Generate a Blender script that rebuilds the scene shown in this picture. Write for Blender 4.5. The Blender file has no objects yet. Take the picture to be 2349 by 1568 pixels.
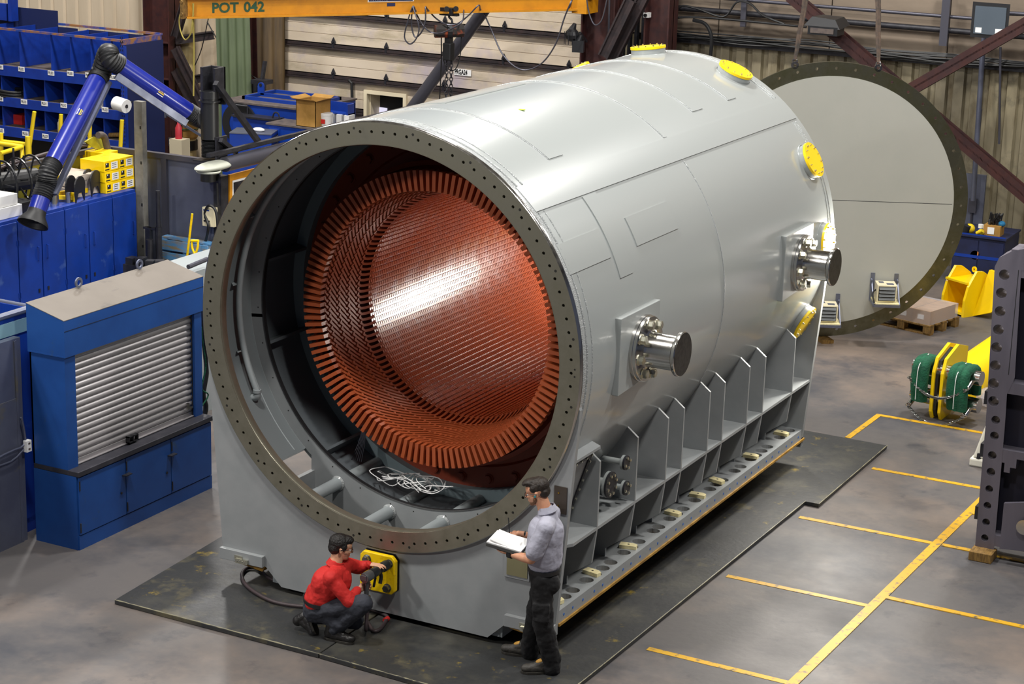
import bpy, bmesh, math, random
from mathutils import Vector as V, Matrix, Quaternion
PI = math.pi
random.seed(7)
S = bpy.context.scene
COL = S.collection

# ------------------------------------------------------------------ camera, world, lights, exposure
cam_d = bpy.data.cameras.new('camera'); cam = bpy.data.objects.new('camera', cam_d); COL.objects.link(cam)
cam_d.sensor_width = 36; cam_d.lens = 70.4870
cam_d.clip_end = 200
cam.matrix_world = Matrix(((0.882500, -0.148049, 0.446402, 9.166534), (0.469492, 0.221282, -0.854758, -15.005334), (0.027765, 0.963906, 0.264790, 7.602938), (0.000000, 0.000000, 0.000000, 1.000000)))
S.camera = cam
S.view_settings.view_transform = 'Standard'; S.view_settings.look = 'None'
S.view_settings.exposure = -0.75; S.view_settings.gamma = 1.0; S.view_settings.use_curve_mapping = False
w = bpy.data.worlds.new('hall_air'); S.world = w; w.use_nodes = True
w.node_tree.nodes['Background'].inputs[0].default_value = (.62, .70, 1.0, 1)
w.node_tree.nodes['Background'].inputs[1].default_value = 0.20
def area(name, loc, target, size, power, color=(1, .97, .93), size_y=None):
    d = bpy.data.lights.new(name, 'AREA'); d.energy = power; d.color = color; d.size = size
    if size_y: d.shape = 'RECTANGLE'; d.size_y = size_y
    o = bpy.data.objects.new(name, d); COL.objects.link(o); o.location = loc
    o.rotation_euler = (V(target) - V(loc)).to_track_quat('-Z', 'Y').to_euler()
    return o
# high bay lamps in rows under the roof, out of frame
for i, (x, y, p) in enumerate([(-9, -4, 1500), (-1, -3.5, 1150), (6, -3, 1300), (-9, 4, 900), (-1, 3.5, 1300), (7.5, 4, 1200),
                               (-11, 11.5, 2000), (-18, 11, 1200), (-3, 12, 1000), (4, 11.5, 1300), (9, 14, 700)]):
    area('high_bay_lamp', (x, y, 11.5), (x, y, 0), .9, p)
area('high_bay_lamp', (-6.5, -12, 9.0), (.5, 2.5, 2.5), .8, 1150)
area('added_bore_light', (2.1, 7.3, 2.45), (-1.0, 3.9, 2.6), .8, 420, (1, .95, .86))  # added light, unseen behind the machine, makes the bore highlight

# ------------------------------------------------------------------ materials
def lin(h):
    h = h.lstrip('#'); c = [int(h[i:i+2], 16) / 255 for i in (0, 2, 4)]
    return tuple(x / 12.92 if x <= .04045 else ((x + .055) / 1.055) ** 2.4 for x in c) + (1,)
def mat(name, col, rough=.5, metal=0.0, col2=None, scale=3.0, amt=(.4, .65), bump=0.0, bscale=40.0, coat=0.0, stretch=None, spec=None, rvar=0.0, emit=None):
    m = bpy.data.materials.new(name); m.use_nodes = True; nt = m.node_tree; N = nt.nodes; L = nt.links
    b = N['Principled BSDF']; b.inputs['Base Color'].default_value = lin(col)
    b.inputs['Roughness'].default_value = rough; b.inputs['Metallic'].default_value = metal
    if coat: b.inputs['Coat Weight'].default_value = coat; b.inputs['Coat Roughness'].default_value = .12
    if spec is not None: b.inputs['Specular IOR Level'].default_value = spec
    if emit: b.inputs['Emission Color'].default_value = lin(col); b.inputs['Emission Strength'].default_value = emit
    tc = N.new('ShaderNodeTexCoord'); mp = N.new('ShaderNodeMapping'); L.new(tc.outputs['Object'], mp.inputs['Vector'])
    if stretch: mp.inputs['Scale'].default_value = stretch
    if col2 or rvar:
        n = N.new('ShaderNodeTexNoise'); n.inputs['Scale'].default_value = scale; n.inputs['Detail'].default_value = 8; n.inputs['Roughness'].default_value = .62
        L.new(mp.outputs[0], n.inputs['Vector'])
        r = N.new('ShaderNodeMapRange'); r.inputs[1].default_value = amt[0]; r.inputs[2].default_value = amt[1]; r.clamp = True
        L.new(n.outputs['Fac'], r.inputs[0])
        if col2:
            mx = N.new('ShaderNodeMix'); mx.data_type = 'RGBA'
            mx.inputs[6].default_value = lin(col); mx.inputs[7].default_value = lin(col2)
            L.new(r.outputs[0], mx.inputs[0]); L.new(mx.outputs[2], b.inputs['Base Color'])
        if rvar:
            q = N.new('ShaderNodeMapRange'); q.inputs[3].default_value = rough - rvar; q.inputs[4].default_value = rough + rvar
            L.new(n.outputs['Fac'], q.inputs[0]); q.inputs[1].default_value = .3; q.inputs[2].default_value = .7
            L.new(q.outputs[0], b.inputs['Roughness'])
    if bump:
        n2 = N.new('ShaderNodeTexNoise'); n2.inputs['Scale'].default_value = bscale; n2.inputs['Detail'].default_value = 4
        L.new(mp.outputs[0], n2.inputs['Vector'])
        bp = N.new('ShaderNodeBump'); bp.inputs['Strength'].default_value = bump; bp.inputs['Distance'].default_value = .02
        L.new(n2.outputs['Fac'], bp.inputs['Height']); L.new(bp.outputs[0], b.inputs['Normal'])
    return m
def layer(m, col, scale, lo, hi, stretch=None, detail=6):
    """add one more patch colour (stain, scuff, dust) over a material's base colour"""
    nt = m.node_tree; N = nt.nodes; L = nt.links; b = N['Principled BSDF']; inp = b.inputs['Base Color']
    n = N.new('ShaderNodeTexNoise'); n.inputs['Scale'].default_value = scale; n.inputs['Detail'].default_value = detail; n.inputs['Roughness'].default_value = .68
    tc = N.new('ShaderNodeTexCoord'); mp = N.new('ShaderNodeMapping'); L.new(tc.outputs['Object'], mp.inputs[0]); L.new(mp.outputs[0], n.inputs['Vector'])
    mp.inputs['Location'].default_value = (scale, 3.1 * scale, 7)
    if stretch: mp.inputs['Scale'].default_value = stretch
    r = N.new('ShaderNodeMapRange'); r.inputs[1].default_value = lo; r.inputs[2].default_value = hi; L.new(n.outputs['Fac'], r.inputs[0])
    mx = N.new('ShaderNodeMix'); mx.data_type = 'RGBA'
    if inp.links: L.new(inp.links[0].from_socket, mx.inputs[6])
    else: mx.inputs[6].default_value = inp.default_value
    mx.inputs[7].default_value = lin(col); L.new(r.outputs[0], mx.inputs[0]); L.new(mx.outputs[2], inp)
    return m
M = {}
M['shell'] = mat('pale_grey_gloss_paint', '#979c9b', .30, coat=.6)
M['frame'] = mat('grey_frame_paint', '#8f9293', .42, col2='#888c8d', scale=4, coat=.15)
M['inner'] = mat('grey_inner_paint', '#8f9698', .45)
M['weld'] = mat('painted_weld_bead', '#a4a8a8', .22, bump=.8, bscale=90, coat=.5)
M['machined'] = mat('machined_steel_face', '#8c897a', .33, .7, col2='#807d6d', scale=6, rvar=.06)
M['bore'] = mat('red_orange_varnish', '#b4522a', .26, coat=.12, col2='#a84a24', scale=6, rvar=.05, spec=.6)
M['coil'] = mat('red_orange_coil_varnish', '#a44f2b', .32, coat=.2, spec=.45)
M['coilring'] = mat('dull_red_ring_paint', '#8a3418', .42)
M['steel'] = mat('polished_steel', '#c9c7c2', .17, 1.0, rvar=.05, scale=14, stretch=(1, 1, 1))
M['steelend'] = mat('dark_oiled_steel', '#5e5d5a', .35, .9, col2='#474643', scale=20)
M['bolt'] = mat('zinc_bolt', '#cfcdbd', .25, .95)
M['darkbolt'] = mat('grey_steel_bolt', '#8a8c8a', .3, .9)
M['yellow'] = mat('bright_yellow_paint', '#f7cf00', .35, coat=.2)
M['yellow2'] = mat('worn_yellow_paint', '#f2cb00', .4, col2='#c79a10', scale=14, amt=(.55, .75), coat=.2)
M['hole'] = mat('dark_hole', '#15140f', .8)
M['brass'] = mat('brass', '#b8923a', .3, 1)
M['gold'] = mat('brown_masking_paper', '#a87f2c', .45, col2='#7c5a18', scale=8)
M['wood'] = mat('pale_raw_wood', '#e6dcae', .7, col2='#d8cb96', scale=9, stretch=(1, 8, 1))
M['woodold'] = mat('old_brown_wood', '#8a6a34', .8, col2='#5f4722', scale=10, stretch=(6, 1, 1))
M['bluewood'] = mat('blue_stained_wood', '#4f86b4', .75, col2='#8a7a58', scale=4, amt=(.45, .62), stretch=(1, 1, 5))
M['plug'] = mat('blue_plug', '#1c5fb4', .3)
M['black'] = mat('black_rubber', '#17181a', .5)
M['blackp'] = mat('black_plastic', '#1c1d20', .38)
M['blackm'] = mat('blackened_steel', '#26262b', .45, .3, col2='#34343a', scale=9)
M['blue'] = mat('royal_blue_enamel', '#0a3590', .42, col2='#093083', scale=3, rvar=.06)
layer(M['blue'], '#5b78a8', 1.6, .62, .85)
M['bluek'] = mat('kiosk_blue_enamel', '#17478c', .45, col2='#133f80', scale=2.2)
layer(M['bluek'], '#33485f', 5, .63, .78)
M['bluearm'] = mat('gloss_blue_tube', '#142488', .3, coat=.3)
M['blueshelf'] = mat('blue_shelf_paint', '#0b3290', .5, col2='#0a2b80', scale=5)
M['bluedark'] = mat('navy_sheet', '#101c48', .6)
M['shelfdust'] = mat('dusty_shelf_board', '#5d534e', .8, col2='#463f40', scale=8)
M['rusty'] = mat('rusty_edge', '#8a5f34', .7, col2='#1c3a86', scale=4, amt=(.45, .6))
M['kiosktop'] = mat('dusty_cream_top', '#6a635b', .7, col2='#645d55', scale=2)
layer(M['kiosktop'], '#4f4b47', 3.4, .60, .70, stretch=(1, .35, 1))
M['slat'] = mat('galvanised_slat', '#a6a2a4', .38, .55, rvar=.06)
M['worktop'] = mat('dark_worktop', '#2b2b33', .5, col2='#45434a', scale=7, amt=(.5, .8))
M['galv'] = mat('galvanised_sheet', '#767b8c', .42, .65, col2='#666b80', scale=1.6, rvar=.1)
M['galvd'] = mat('dull_sheet', '#6a6f80', .5, .5, col2='#5b5f72', scale=1.2)
layer(M['galvd'], '#8a7c28', .9, .55, .75)
M['pipe'] = mat('grey_steel_pipe', '#565660', .4, .6)
M['red_iron'] = mat('red_oxide_steel', '#3c1a16', .6, col2='#2a1114', scale=5)
M['dark_iron'] = mat('dark_steel_brace', '#2b2629', .55, .2, col2='#3c3030', scale=6)
M['cream'] = mat('cream_paint', '#d8ccaf', .5)
M['creampipe'] = mat('aged_cream_column', '#cdbb8c', .55, col2='#b59c62', scale=4, stretch=(1, 1, .3))
layer(M['creampipe'], '#3c352a', 9, .68, .76)
M['crane'] = mat('amber_crane_paint', '#c9870e', .45, col2='#b87a10', scale=4)
M['green_text'] = mat('stencil_green', '#1e4a32', .6)
M['paper'] = mat('white_paper', '#e8e8e6', .7)
M['ink'] = mat('black_ink', '#111214', .6)
M['cardboard'] = mat('cardboard', '#a67c3c', .75, col2='#96702f', scale=6)
M['white'] = mat('white_plastic', '#dcdcda', .45)
M['whitep'] = mat('white_painted_metal', '#d2cfc2', .45)
M['disc'] = mat('warm_grey_disc_paint', '#a3a39b', .55, col2='#9fa098', scale=1.2)
M['discring'] = mat('bare_steel_ring', '#6d6c5c', .34, .85, col2='#55543f', scale=3.5, rvar=.1)
M['beige'] = mat('beige_heater_enamel', '#ded5b4', .4)
M['louver'] = mat('grey_louver', '#55595a', .45)
M['navy'] = mat('navy_cabinet', '#1a2348', .5, col2='#141a38', scale=3)
M['green'] = mat('green_sling_cloth', '#0d5a3c', .85, col2='#0a4530', scale=9, bump=.6, bscale=45)
M['greygear'] = mat('dark_machined_frame', '#6a6772', .42, .5, col2='#74707b', scale=4, rvar=.08, stretch=(1, 1, .2))
M['film'] = mat('stretch_film', '#9a9099', .25, coat=.6, bump=.7, bscale=25)
M['skin'] = mat('skin', '#d39c7c', .5, col2='#c88c6c', scale=9)
M['skin2'] = mat('skin_fair', '#dba888', .5, col2='#d09876', scale=9)
M['hair'] = mat('dark_brown_hair', '#1f1812', .6, bump=.3, bscale=70, col2='#2b2118', scale=30)
M['hair2'] = mat('black_hair', '#14100d', .55, bump=.5, bscale=90)
M['beard'] = mat('brown_beard', '#94694c', .8, bump=1, bscale=160)
M['shirt_red'] = mat('red_cotton', '#c4221d', .75, bump=.5, bscale=13)
M['shirt_grey'] = mat('light_grey_cotton', '#a4a4b2', .8, bump=.5, bscale=13)
M['trouser_grey'] = mat('charcoal_trousers', '#2f323b', .85, bump=.3, bscale=22)
M['trouser_black'] = mat('black_work_trousers', '#101012', .85, bump=.3, bscale=22)
M['boot'] = mat('black_leather', '#1d1b1a', .42, bump=.3, bscale=30)
M['bootgrey'] = mat('grey_leather_boot', '#37342f', .6, bump=.3, bscale=30)
M['sole'] = mat('boot_sole', '#2b2822', .8)
M['tan'] = mat('tan_leather', '#b98a35', .6)
M['hose'] = mat('brown_rubber_hose', '#3b3032', .55)
M['glass'] = mat('dark_lens', '#0d0f12', .1)
M['lampglass'] = mat('floodlight_glass', '#56606a', .12, coat=.5)
M['toolgrey'] = mat('cast_tool_grey', '#6a6c6e', .35, .6)
M['toolblack'] = mat('black_tool_body', '#202224', .35)
M['purple'] = mat('red_painted_recess', '#5c2620', .6)
M['curtain'] = mat('yellow_green_curtain', '#a8a01c', .6, col2='#8c861c', scale=5)
M['greensheet'] = mat('green_corrugated_sheet', '#59654a', .55, col2='#48543c', scale=2, stretch=(3, 3, .3))
M['bronzesheet'] = mat('brown_corrugated_sheet', '#5c4a30', .6, col2='#3d3226', scale=2, stretch=(3, 3, .3))
# floor: cool grey concrete with warm worn patches
M['floor'] = mat('worn_concrete_floor', '#5a5654', .55, col2='#4c4a4b', scale=.6, amt=(.35, .7), bump=.08, bscale=14, rvar=.1)
layer(M['floor'], '#776a60', .35, .46, .68)
layer(M['floor'], '#3a3b41', .42, .50, .66)
layer(M['floor'], '#34343a', 1.7, .58, .76)
layer(M['floor'], '#7a7470', 18, .70, .80)
M['mat_steel'] = mat('oily_black_floor_plate', '#2f3031', .5, col2='#262727', scale=1.5, bump=.12, bscale=20, rvar=.12)
layer(M['mat_steel'], '#4a483f', 1.1, .5, .75)
layer(M['mat_steel'], '#857226', 4.5, .63, .74)
layer(M['mat_steel'], '#5c5640', 2.2, .56, .72)
layer(M['mat_steel'], '#8e8c80', 22, .74, .82)
M['line'] = mat('yellow_floor_paint', '#c99a14', .5, col2='#655c48', scale=11, amt=(.54, .66))
M['corr'] = mat('pale_corrugated_wall', '#d0c0a8', .6, col2='#c0b098', scale=1.5, stretch=(1, 1, .2))
layer(M['corr'], '#6b5a42', 14, .70, .78)
M['corrd'] = mat('grimy_corrugated_wall', '#8a8168', .6, col2='#6d6654', scale=1.3, stretch=(1, 1, .25))
layer(M['corrd'], '#57492f', 2.4, .52, .72, stretch=(1, 1, .3))
layer(M['corrd'], '#3b3833', 1.0, .52, .70)
M['plaster'] = mat('grimy_concrete_panel', '#8a7c6c', .75, col2='#6d6154', scale=.9, stretch=(.4, 1, 1))
layer(M['plaster'], '#4a443f', 1.4, .55, .75, stretch=(.3, 1, 1.4))
M['doorpanel'] = mat('soiled_white_door_panel', '#cdbfab', .55, col2='#bfb09a', scale=1.5, stretch=(.3, 1, 1))
layer(M['doorpanel'], '#8f8468', 1.6, .52, .75, stretch=(.35, 1, 1.3))
layer(M['doorpanel'], '#a99ea8', .8, .5, .7)

# ------------------------------------------------------------------ mesh building
class MB:
    def __init__(s): s.v = []; s.f = []; s.mi = []; s.cur = 0
    def add(s, vs, fs):
        k = len(s.v); s.v += [tuple(p) for p in vs]
        for f in fs: s.f.append(tuple(k + i for i in f)); s.mi.append(s.cur)
        return s
    def slot(s, i): s.cur = i; return s
    def box(s, c, d, rz=0.0, M3=None):
        x, y, z = d[0] / 2, d[1] / 2, d[2] / 2
        R = M3 if M3 is not None else Matrix.Rotation(rz, 3, 'Z')
        vs = [V(c) + R @ V(q) for q in ((-x, -y, -z), (x, -y, -z), (x, y, -z), (-x, y, -z), (-x, -y, z), (x, -y, z), (x, y, z), (-x, y, z))]
        return s.add(vs, [(0, 3, 2, 1), (4, 5, 6, 7), (0, 1, 5, 4), (1, 2, 6, 5), (2, 3, 7, 6), (3, 0, 4, 7)])
    def b2(s, a, b):
        """box from corner a to corner b"""
        return s.box([(a[i] + b[i]) / 2 for i in range(3)], [abs(b[i] - a[i]) for i in range(3)])
    def cyl(s, p0, p1, r0, r1=None, n=16, cap=True, ph=0.0):
        r1 = r0 if r1 is None else r1; p0 = V(p0); p1 = V(p1); a = (p1 - p0).normalized()
        u = a.orthogonal().normalized() if abs(a.z) > .99 else V((0, 0, 1)).cross(a).normalized(); w_ = a.cross(u)
        vs = []
        for p, r in ((p0, r0), (p1, r1)):
            for i in range(n): t = ph + 2 * PI * i / n; vs.append(p + r * (math.cos(t) * u + math.sin(t) * w_))
        fs = [(i, (i + 1) % n, n + (i + 1) % n, n + i) for i in range(n)]
        if cap: fs += [tuple(range(n - 1, -1, -1)), tuple(range(n, 2 * n))]
        return s.add(vs, fs)
    def hexb(s, p0, axis, r, h, wash=0):
        a = V(axis).normalized(); p0 = V(p0)
        if wash: s.cyl(p0, p0 + a * h * .18, r * 1.25, n=14)
        s.cyl(p0, p0 + a * h, r, n=6); s.cyl(p0 + a * h, p0 + a * h * 1.12, r * .8, n=6)
        return s
    def lathe(s, prof, o, axis, n=48, a0=0.0, a1=2 * PI, ref=None):
        """prof: list of (r, h) along axis from o"""
        o = V(o); a = V(axis).normalized(); u = V(ref).normalized() if ref else a.orthogonal().normalized(); w_ = a.cross(u)
        full = abs(a1 - a0 - 2 * PI) < 1e-6; m = n if full else n + 1; vs = []
        for i in range(m):
            t = a0 + (a1 - a0) * i / n
            for r, h in prof: vs.append(o + a * h + r * (math.cos(t) * u + math.sin(t) * w_))
        k = len(prof); fs = []
        for i in range(n):
            j = (i + 1) % m
            for q in range(k - 1): fs.append((i * k + q, j * k + q, j * k + q + 1, i * k + q + 1))
        if not full: fs += [tuple(range(k)), tuple(n * k + q for q in range(k - 1, -1, -1))] if prof[0] == prof[-1] else []
        return s.add(vs, fs)
    def tube(s, pts, r, n=8, cap=True, smooth=0):
        P = [V(p) for p in pts]
        if smooth: P = spline(P, smooth)
        rs = r if isinstance(r, (list, tuple)) else [r] * len(P)
        if len(rs) != len(P): rs = [rs[min(len(rs) - 1, int(i * len(rs) / len(P)))] for i in range(len(P))]
        vs = []; u = None
        for i, p in enumerate(P):
            t = (P[min(i + 1, len(P) - 1)] - P[max(i - 1, 0)]).normalized()
            if u is None: u = t.orthogonal().normalized()
            u = (u - t * u.dot(t)).normalized(); w_ = t.cross(u)
            for k in range(n): a = 2 * PI * k / n; vs.append(p + rs[i] * (math.cos(a) * u + math.sin(a) * w_))
        fs = []
        for i in range(len(P) - 1):
            for k in range(n): fs.append((i * n + k, i * n + (k + 1) % n, (i + 1) * n + (k + 1) % n, (i + 1) * n + k))
        if cap: fs += [tuple(range(n - 1, -1, -1)), tuple((len(P) - 1) * n + k for k in range(n))]
        return s.add(vs, fs)
    def sweep(s, pts, w_, h, upv):
        """rectangular bar along a polyline; upv(i) gives the height direction"""
        P = [V(p) for p in pts]; vs = []
        for i, p in enumerate(P):
            t = (P[min(i + 1, len(P) - 1)] - P[max(i - 1, 0)]).normalized(); u = V(upv(i)); u = (u - t * u.dot(t)).normalized(); l = t.cross(u)
            for a, b in ((-1, -1), (1, -1), (1, 1), (-1, 1)): vs.append(p + l * a * w_ / 2 + u * b * h / 2)
        fs = [(3, 2, 1, 0), tuple((len(P) - 1) * 4 + k for k in range(4))]
        for i in range(len(P) - 1):
            for k in range(4): fs.append((i * 4 + k, i * 4 + (k + 1) % 4, (i + 1) * 4 + (k + 1) % 4, (i + 1) * 4 + k))
        return s.add(vs, fs)
    def bar(s, p0, p1, w_, h, up=(0, 0, 1)):
        u = V(up); t = (V(p1) - V(p0)).normalized()
        if abs(u.dot(t)) > .98: u = V((0, 1, 0))
        return s.sweep([p0, p1], w_, h, lambda i: u)
    def hbeam(s, p0, p1, w_, h, t=.02, up=(0, 0, 1)):
        P0 = V(p0); P1 = V(p1); a = (P1 - P0).normalized(); u = V(up); u = (u - a * a.dot(u)).normalized()
        s.bar(P0, P1, t, h, u)
        for q in (-1, 1): s.bar(P0 + u * q * (h / 2 - t / 2), P1 + u * q * (h / 2 - t / 2), w_, t, u)
        return s
    def prism(s, poly, o, u, v, t):
        """2-D polygon in the u,v plane at o, thickness t along u x v"""
        o = V(o); u = V(u); v = V(v); n = u.cross(v).normalized(); k = len(poly)
        a = [o + u * p[0] + v * p[1] for p in poly]; vs = a + [p + n * t for p in a]
        fs = [tuple(range(k - 1, -1, -1)), tuple(range(k, 2 * k))] + [(i, (i + 1) % k, k + (i + 1) % k, k + i) for i in range(k)]
        return s.add(vs, fs)
    def ball(s, c, r, n=14, M3=None):
        r = r if isinstance(r, (list, tuple)) else (r, r, r); R = M3 if M3 is not None else Matrix.Identity(3); c = V(c); vs = []; m = n // 2 + 1
        vs.append(c + R @ V((0, 0, -r[2])))
        for j in range(1, m):
            a = -PI / 2 + PI * j / m
            for i in range(n): b = 2 * PI * i / n; vs.append(c + R @ V((r[0] * math.cos(a) * math.cos(b), r[1] * math.cos(a) * math.sin(b), r[2] * math.sin(a))))
        vs.append(c + R @ V((0, 0, r[2]))); T = len(vs) - 1; fs = []
        for i in range(n): fs.append((0, 1 + (i + 1) % n, 1 + i)); fs.append((T, T - n + i, T - n + (i + 1) % n))
        for j in range(m - 2):
            for i in range(n): q = 1 + j * n; fs.append((q + i, q + (i + 1) % n, q + n + (i + 1) % n, q + n + i))
        return s.add(vs, fs)
    def capsule(s, p0, p1, r0, r1, flat=1.0, side=None, n=14):
        """tapered capsule; `flat` scales the cross-section across `side`"""
        p0 = V(p0); p1 = V(p1); a = p1 - p0; L = a.length; a = a.normalized() if L > 1e-6 else V((0, 0, 1))
        u = V(side) if side is not None else a.orthogonal(); u = (u - a * a.dot(u)).normalized(); w_ = a.cross(u); rows = []
        for j in range(1, 5): t = -PI / 2 + PI / 2 * j / 4; rows.append((r0 * math.sin(t), r0 * math.cos(t)))
        for j in range(1, 5): rows.append((L * j / 5, r0 + (r1 - r0) * j / 5))
        for j in range(0, 4): t = PI / 2 * j / 4; rows.append((L + r1 * math.sin(t), r1 * math.cos(t)))
        vs = [p0 - a * r0]
        for h, r in rows:
            for i in range(n): b = 2 * PI * i / n; vs.append(p0 + a * h + u * r * flat * math.cos(b) + w_ * r * math.sin(b))
        vs.append(p0 + a * (L + r1)); T = len(vs) - 1; fs = []
        for i in range(n): fs.append((0, 1 + (i + 1) % n, 1 + i)); fs.append((T, T - n + i, T - n + (i + 1) % n))
        for j in range(len(rows) - 1):
            for i in range(n): q = 1 + j * n; fs.append((q + i, q + (i + 1) % n, q + n + (i + 1) % n, q + n + i))
        return s.add(vs, fs)
def spline(P, k):
    P = [V(p) for p in P]; out = []
    for i in range(len(P) - 1):
        a = P[max(i - 1, 0)]; b = P[i]; c = P[i + 1]; d = P[min(i + 2, len(P) - 1)]
        for j in range(k):
            t = j / k; out.append(.5 * ((2 * b) + (c - a) * t + (2 * a - 5 * b + 4 * c - d) * t * t + (3 * b - a - 3 * c + d) * t ** 3))
    out.append(P[-1]); return out
def wpos(o):
    p = V((0, 0, 0))
    while o: p += V(o.location); o = o.parent
    return p
def obj(name, mb, m, parent=None, label=None, smooth=None, kind=None, cat=None, group=None, loc=None, bevel=0):
    """link one mesh object; coordinates are world ones, kept relative to the parent (or to loc)"""
    me = bpy.data.meshes.new(name); base = wpos(parent) if parent else V(loc or (0, 0, 0))
    if not parent and loc is None and kind != 'structure' and mb.v:
        xs = [v[0] for v in mb.v]; ys = [v[1] for v in mb.v]; zs = [v[2] for v in mb.v]
        base = V(((min(xs) + max(xs)) / 2, (min(ys) + max(ys)) / 2, min(zs)))
    me.from_pydata([tuple(V(v) - base) for v in mb.v], [], mb.f)
    ms = m if isinstance(m, (list, tuple)) else [m]
    for q in ms: me.materials.append(M[q] if isinstance(q, str) else q)
    if len(ms) > 1: me.polygons.foreach_set('material_index', mb.mi)
    o = bpy.data.objects.new(name, me); COL.objects.link(o)
    if parent: o.parent = parent
    else: o.location = base
    if smooth is not None:
        me.polygons.foreach_set('use_smooth', [True] * len(me.polygons)); me.set_sharp_from_angle(angle=math.radians(smooth))
    me.update()
    if bevel: b = o.modifiers.new('edge', 'BEVEL'); b.width = bevel; b.segments = 2; b.limit_method = 'ANGLE'
    if label: o['label'] = label
    if kind: o['kind'] = kind
    if cat: o['category'] = cat
    if group: o['group'] = group
    return o
def thing(name, label, cat, loc=(0, 0, 0), group=None):
    o = bpy.data.objects.new(name, None); COL.objects.link(o); o.location = loc; o.empty_display_size = .1
    o['label'] = label; o['category'] = cat
    if group: o['group'] = group
    return o
def one(name, mb, m, label, cat, group=None, smooth=None, bevel=0): return obj(name, mb, m, label=label, cat=cat, group=group, smooth=smooth, bevel=bevel)
def struct(name, mb, m, smooth=None): return obj(name, mb, m, kind='structure', smooth=smooth)
def dup(root, loc=None, rz=None, label=None, group=None):
    r = root.copy(); COL.objects.link(r)
    if loc is not None: r.location = loc
    if rz is not None: r.rotation_euler = (0, 0, rz)
    if label: r['label'] = label
    if group: r['group'] = group
    for ch in list(root.children):
        c = ch.copy(); COL.objects.link(c); c.parent = r
        for g_ in ch.children: d = g_.copy(); COL.objects.link(d); d.parent = c
    return r
def textmesh(mb, s, o, right, up, h, squeeze=1.0, ext=.002, slot=0, bold=0.0, align='LEFT'):
    """append solid lettering: origin o, reading direction right, letter height h"""
    c = bpy.data.curves.new('lettering', 'FONT'); c.body = s; c.size = 1.0; c.extrude = .01; c.offset = bold; c.align_x = align; c.resolution_u = 3
    t = bpy.data.objects.new('lettering', c); COL.objects.link(t)
    dg = bpy.context.evaluated_depsgraph_get(); me = t.evaluated_get(dg).to_mesh()
    R = V(right).normalized(); U = V(up).normalized(); Nn = R.cross(U); k = h / .72
    vs = [V(o) + R * v.co.x * k * squeeze + U * v.co.y * k + Nn * (ext if v.co.z > 0 else 0) for v in me.vertices]
    old = mb.cur; mb.slot(slot); mb.add(vs, [tuple(p.vertices) for p in me.polygons]); mb.slot(old)
    t.evaluated_get(dg).to_mesh_clear(); bpy.data.objects.remove(t); bpy.data.curves.remove(c)
    return mb

# ------------------------------------------------------------------ the hall
m = MB(); m.b2((-32, -24, -.3), (28, 18.6, 0)); struct('floor', m, 'floor')
def corrugated(x0, x1, y, z0, z1, pitch, depth, flat=.62, thick=.06):
    mb = MB(); xs = []; x = x0
    while x < x1 - 1e-6:
        for f, d in ((0, 0), (flat, 0), (flat + .1, depth), (.9, depth)): xs.append((min(x + f * pitch, x1), d))
        x += pitch
    xs.append((x1, 0)); n = len(xs)
    vs = [(a, y + d, z0) for a, d in xs] + [(a, y + d, z1) for a, d in xs] + [(x1, y + thick + depth, z0), (x0, y + thick + depth, z0), (x1, y + thick + depth, z1), (x0, y + thick + depth, z1)]
    fs = [(i, i + 1, n + i + 1, n + i) for i in range(n - 1)] + [(2 * n, 2 * n + 1, 2 * n + 3, 2 * n + 2)]
    return mb.add(vs, fs)
struct('wall_back', corrugated(-32, -15.6, 18, 0, 13, .33, .05, .70), 'corr')
struct('wall_back_centre', corrugated(-15.6, -13.3, 18, 0, 13, .30, .05), 'corr')
struct('wall_back_right', corrugated(-6.2, 12, 18, 0, 3.48, .30, .07, .55), 'corrd')
m = MB()
for i in range(9): m.b2((-6.2 + i * 2.05 + .01, 17.97, 3.50), (-6.2 + (i + 1) * 2.05 - .01, 18.1, 13))
struct('wall_back_upper', m, 'plaster')
m = MB(); m.b2((-32.3, -24, 0), (-32, 18.2, 13)); struct('wall_left', m, 'corr')
m = MB(); m.b2((12, 17, 0), (12.2, 18.2, 13)); struct('wall_right', m, 'plaster')
m = MB(); m.b2((-32, -24, 13), (28, 18.6, 13.2)); struct('ceiling', m, mat('plain_roof_lining', '#8b8983', .8))

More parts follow.
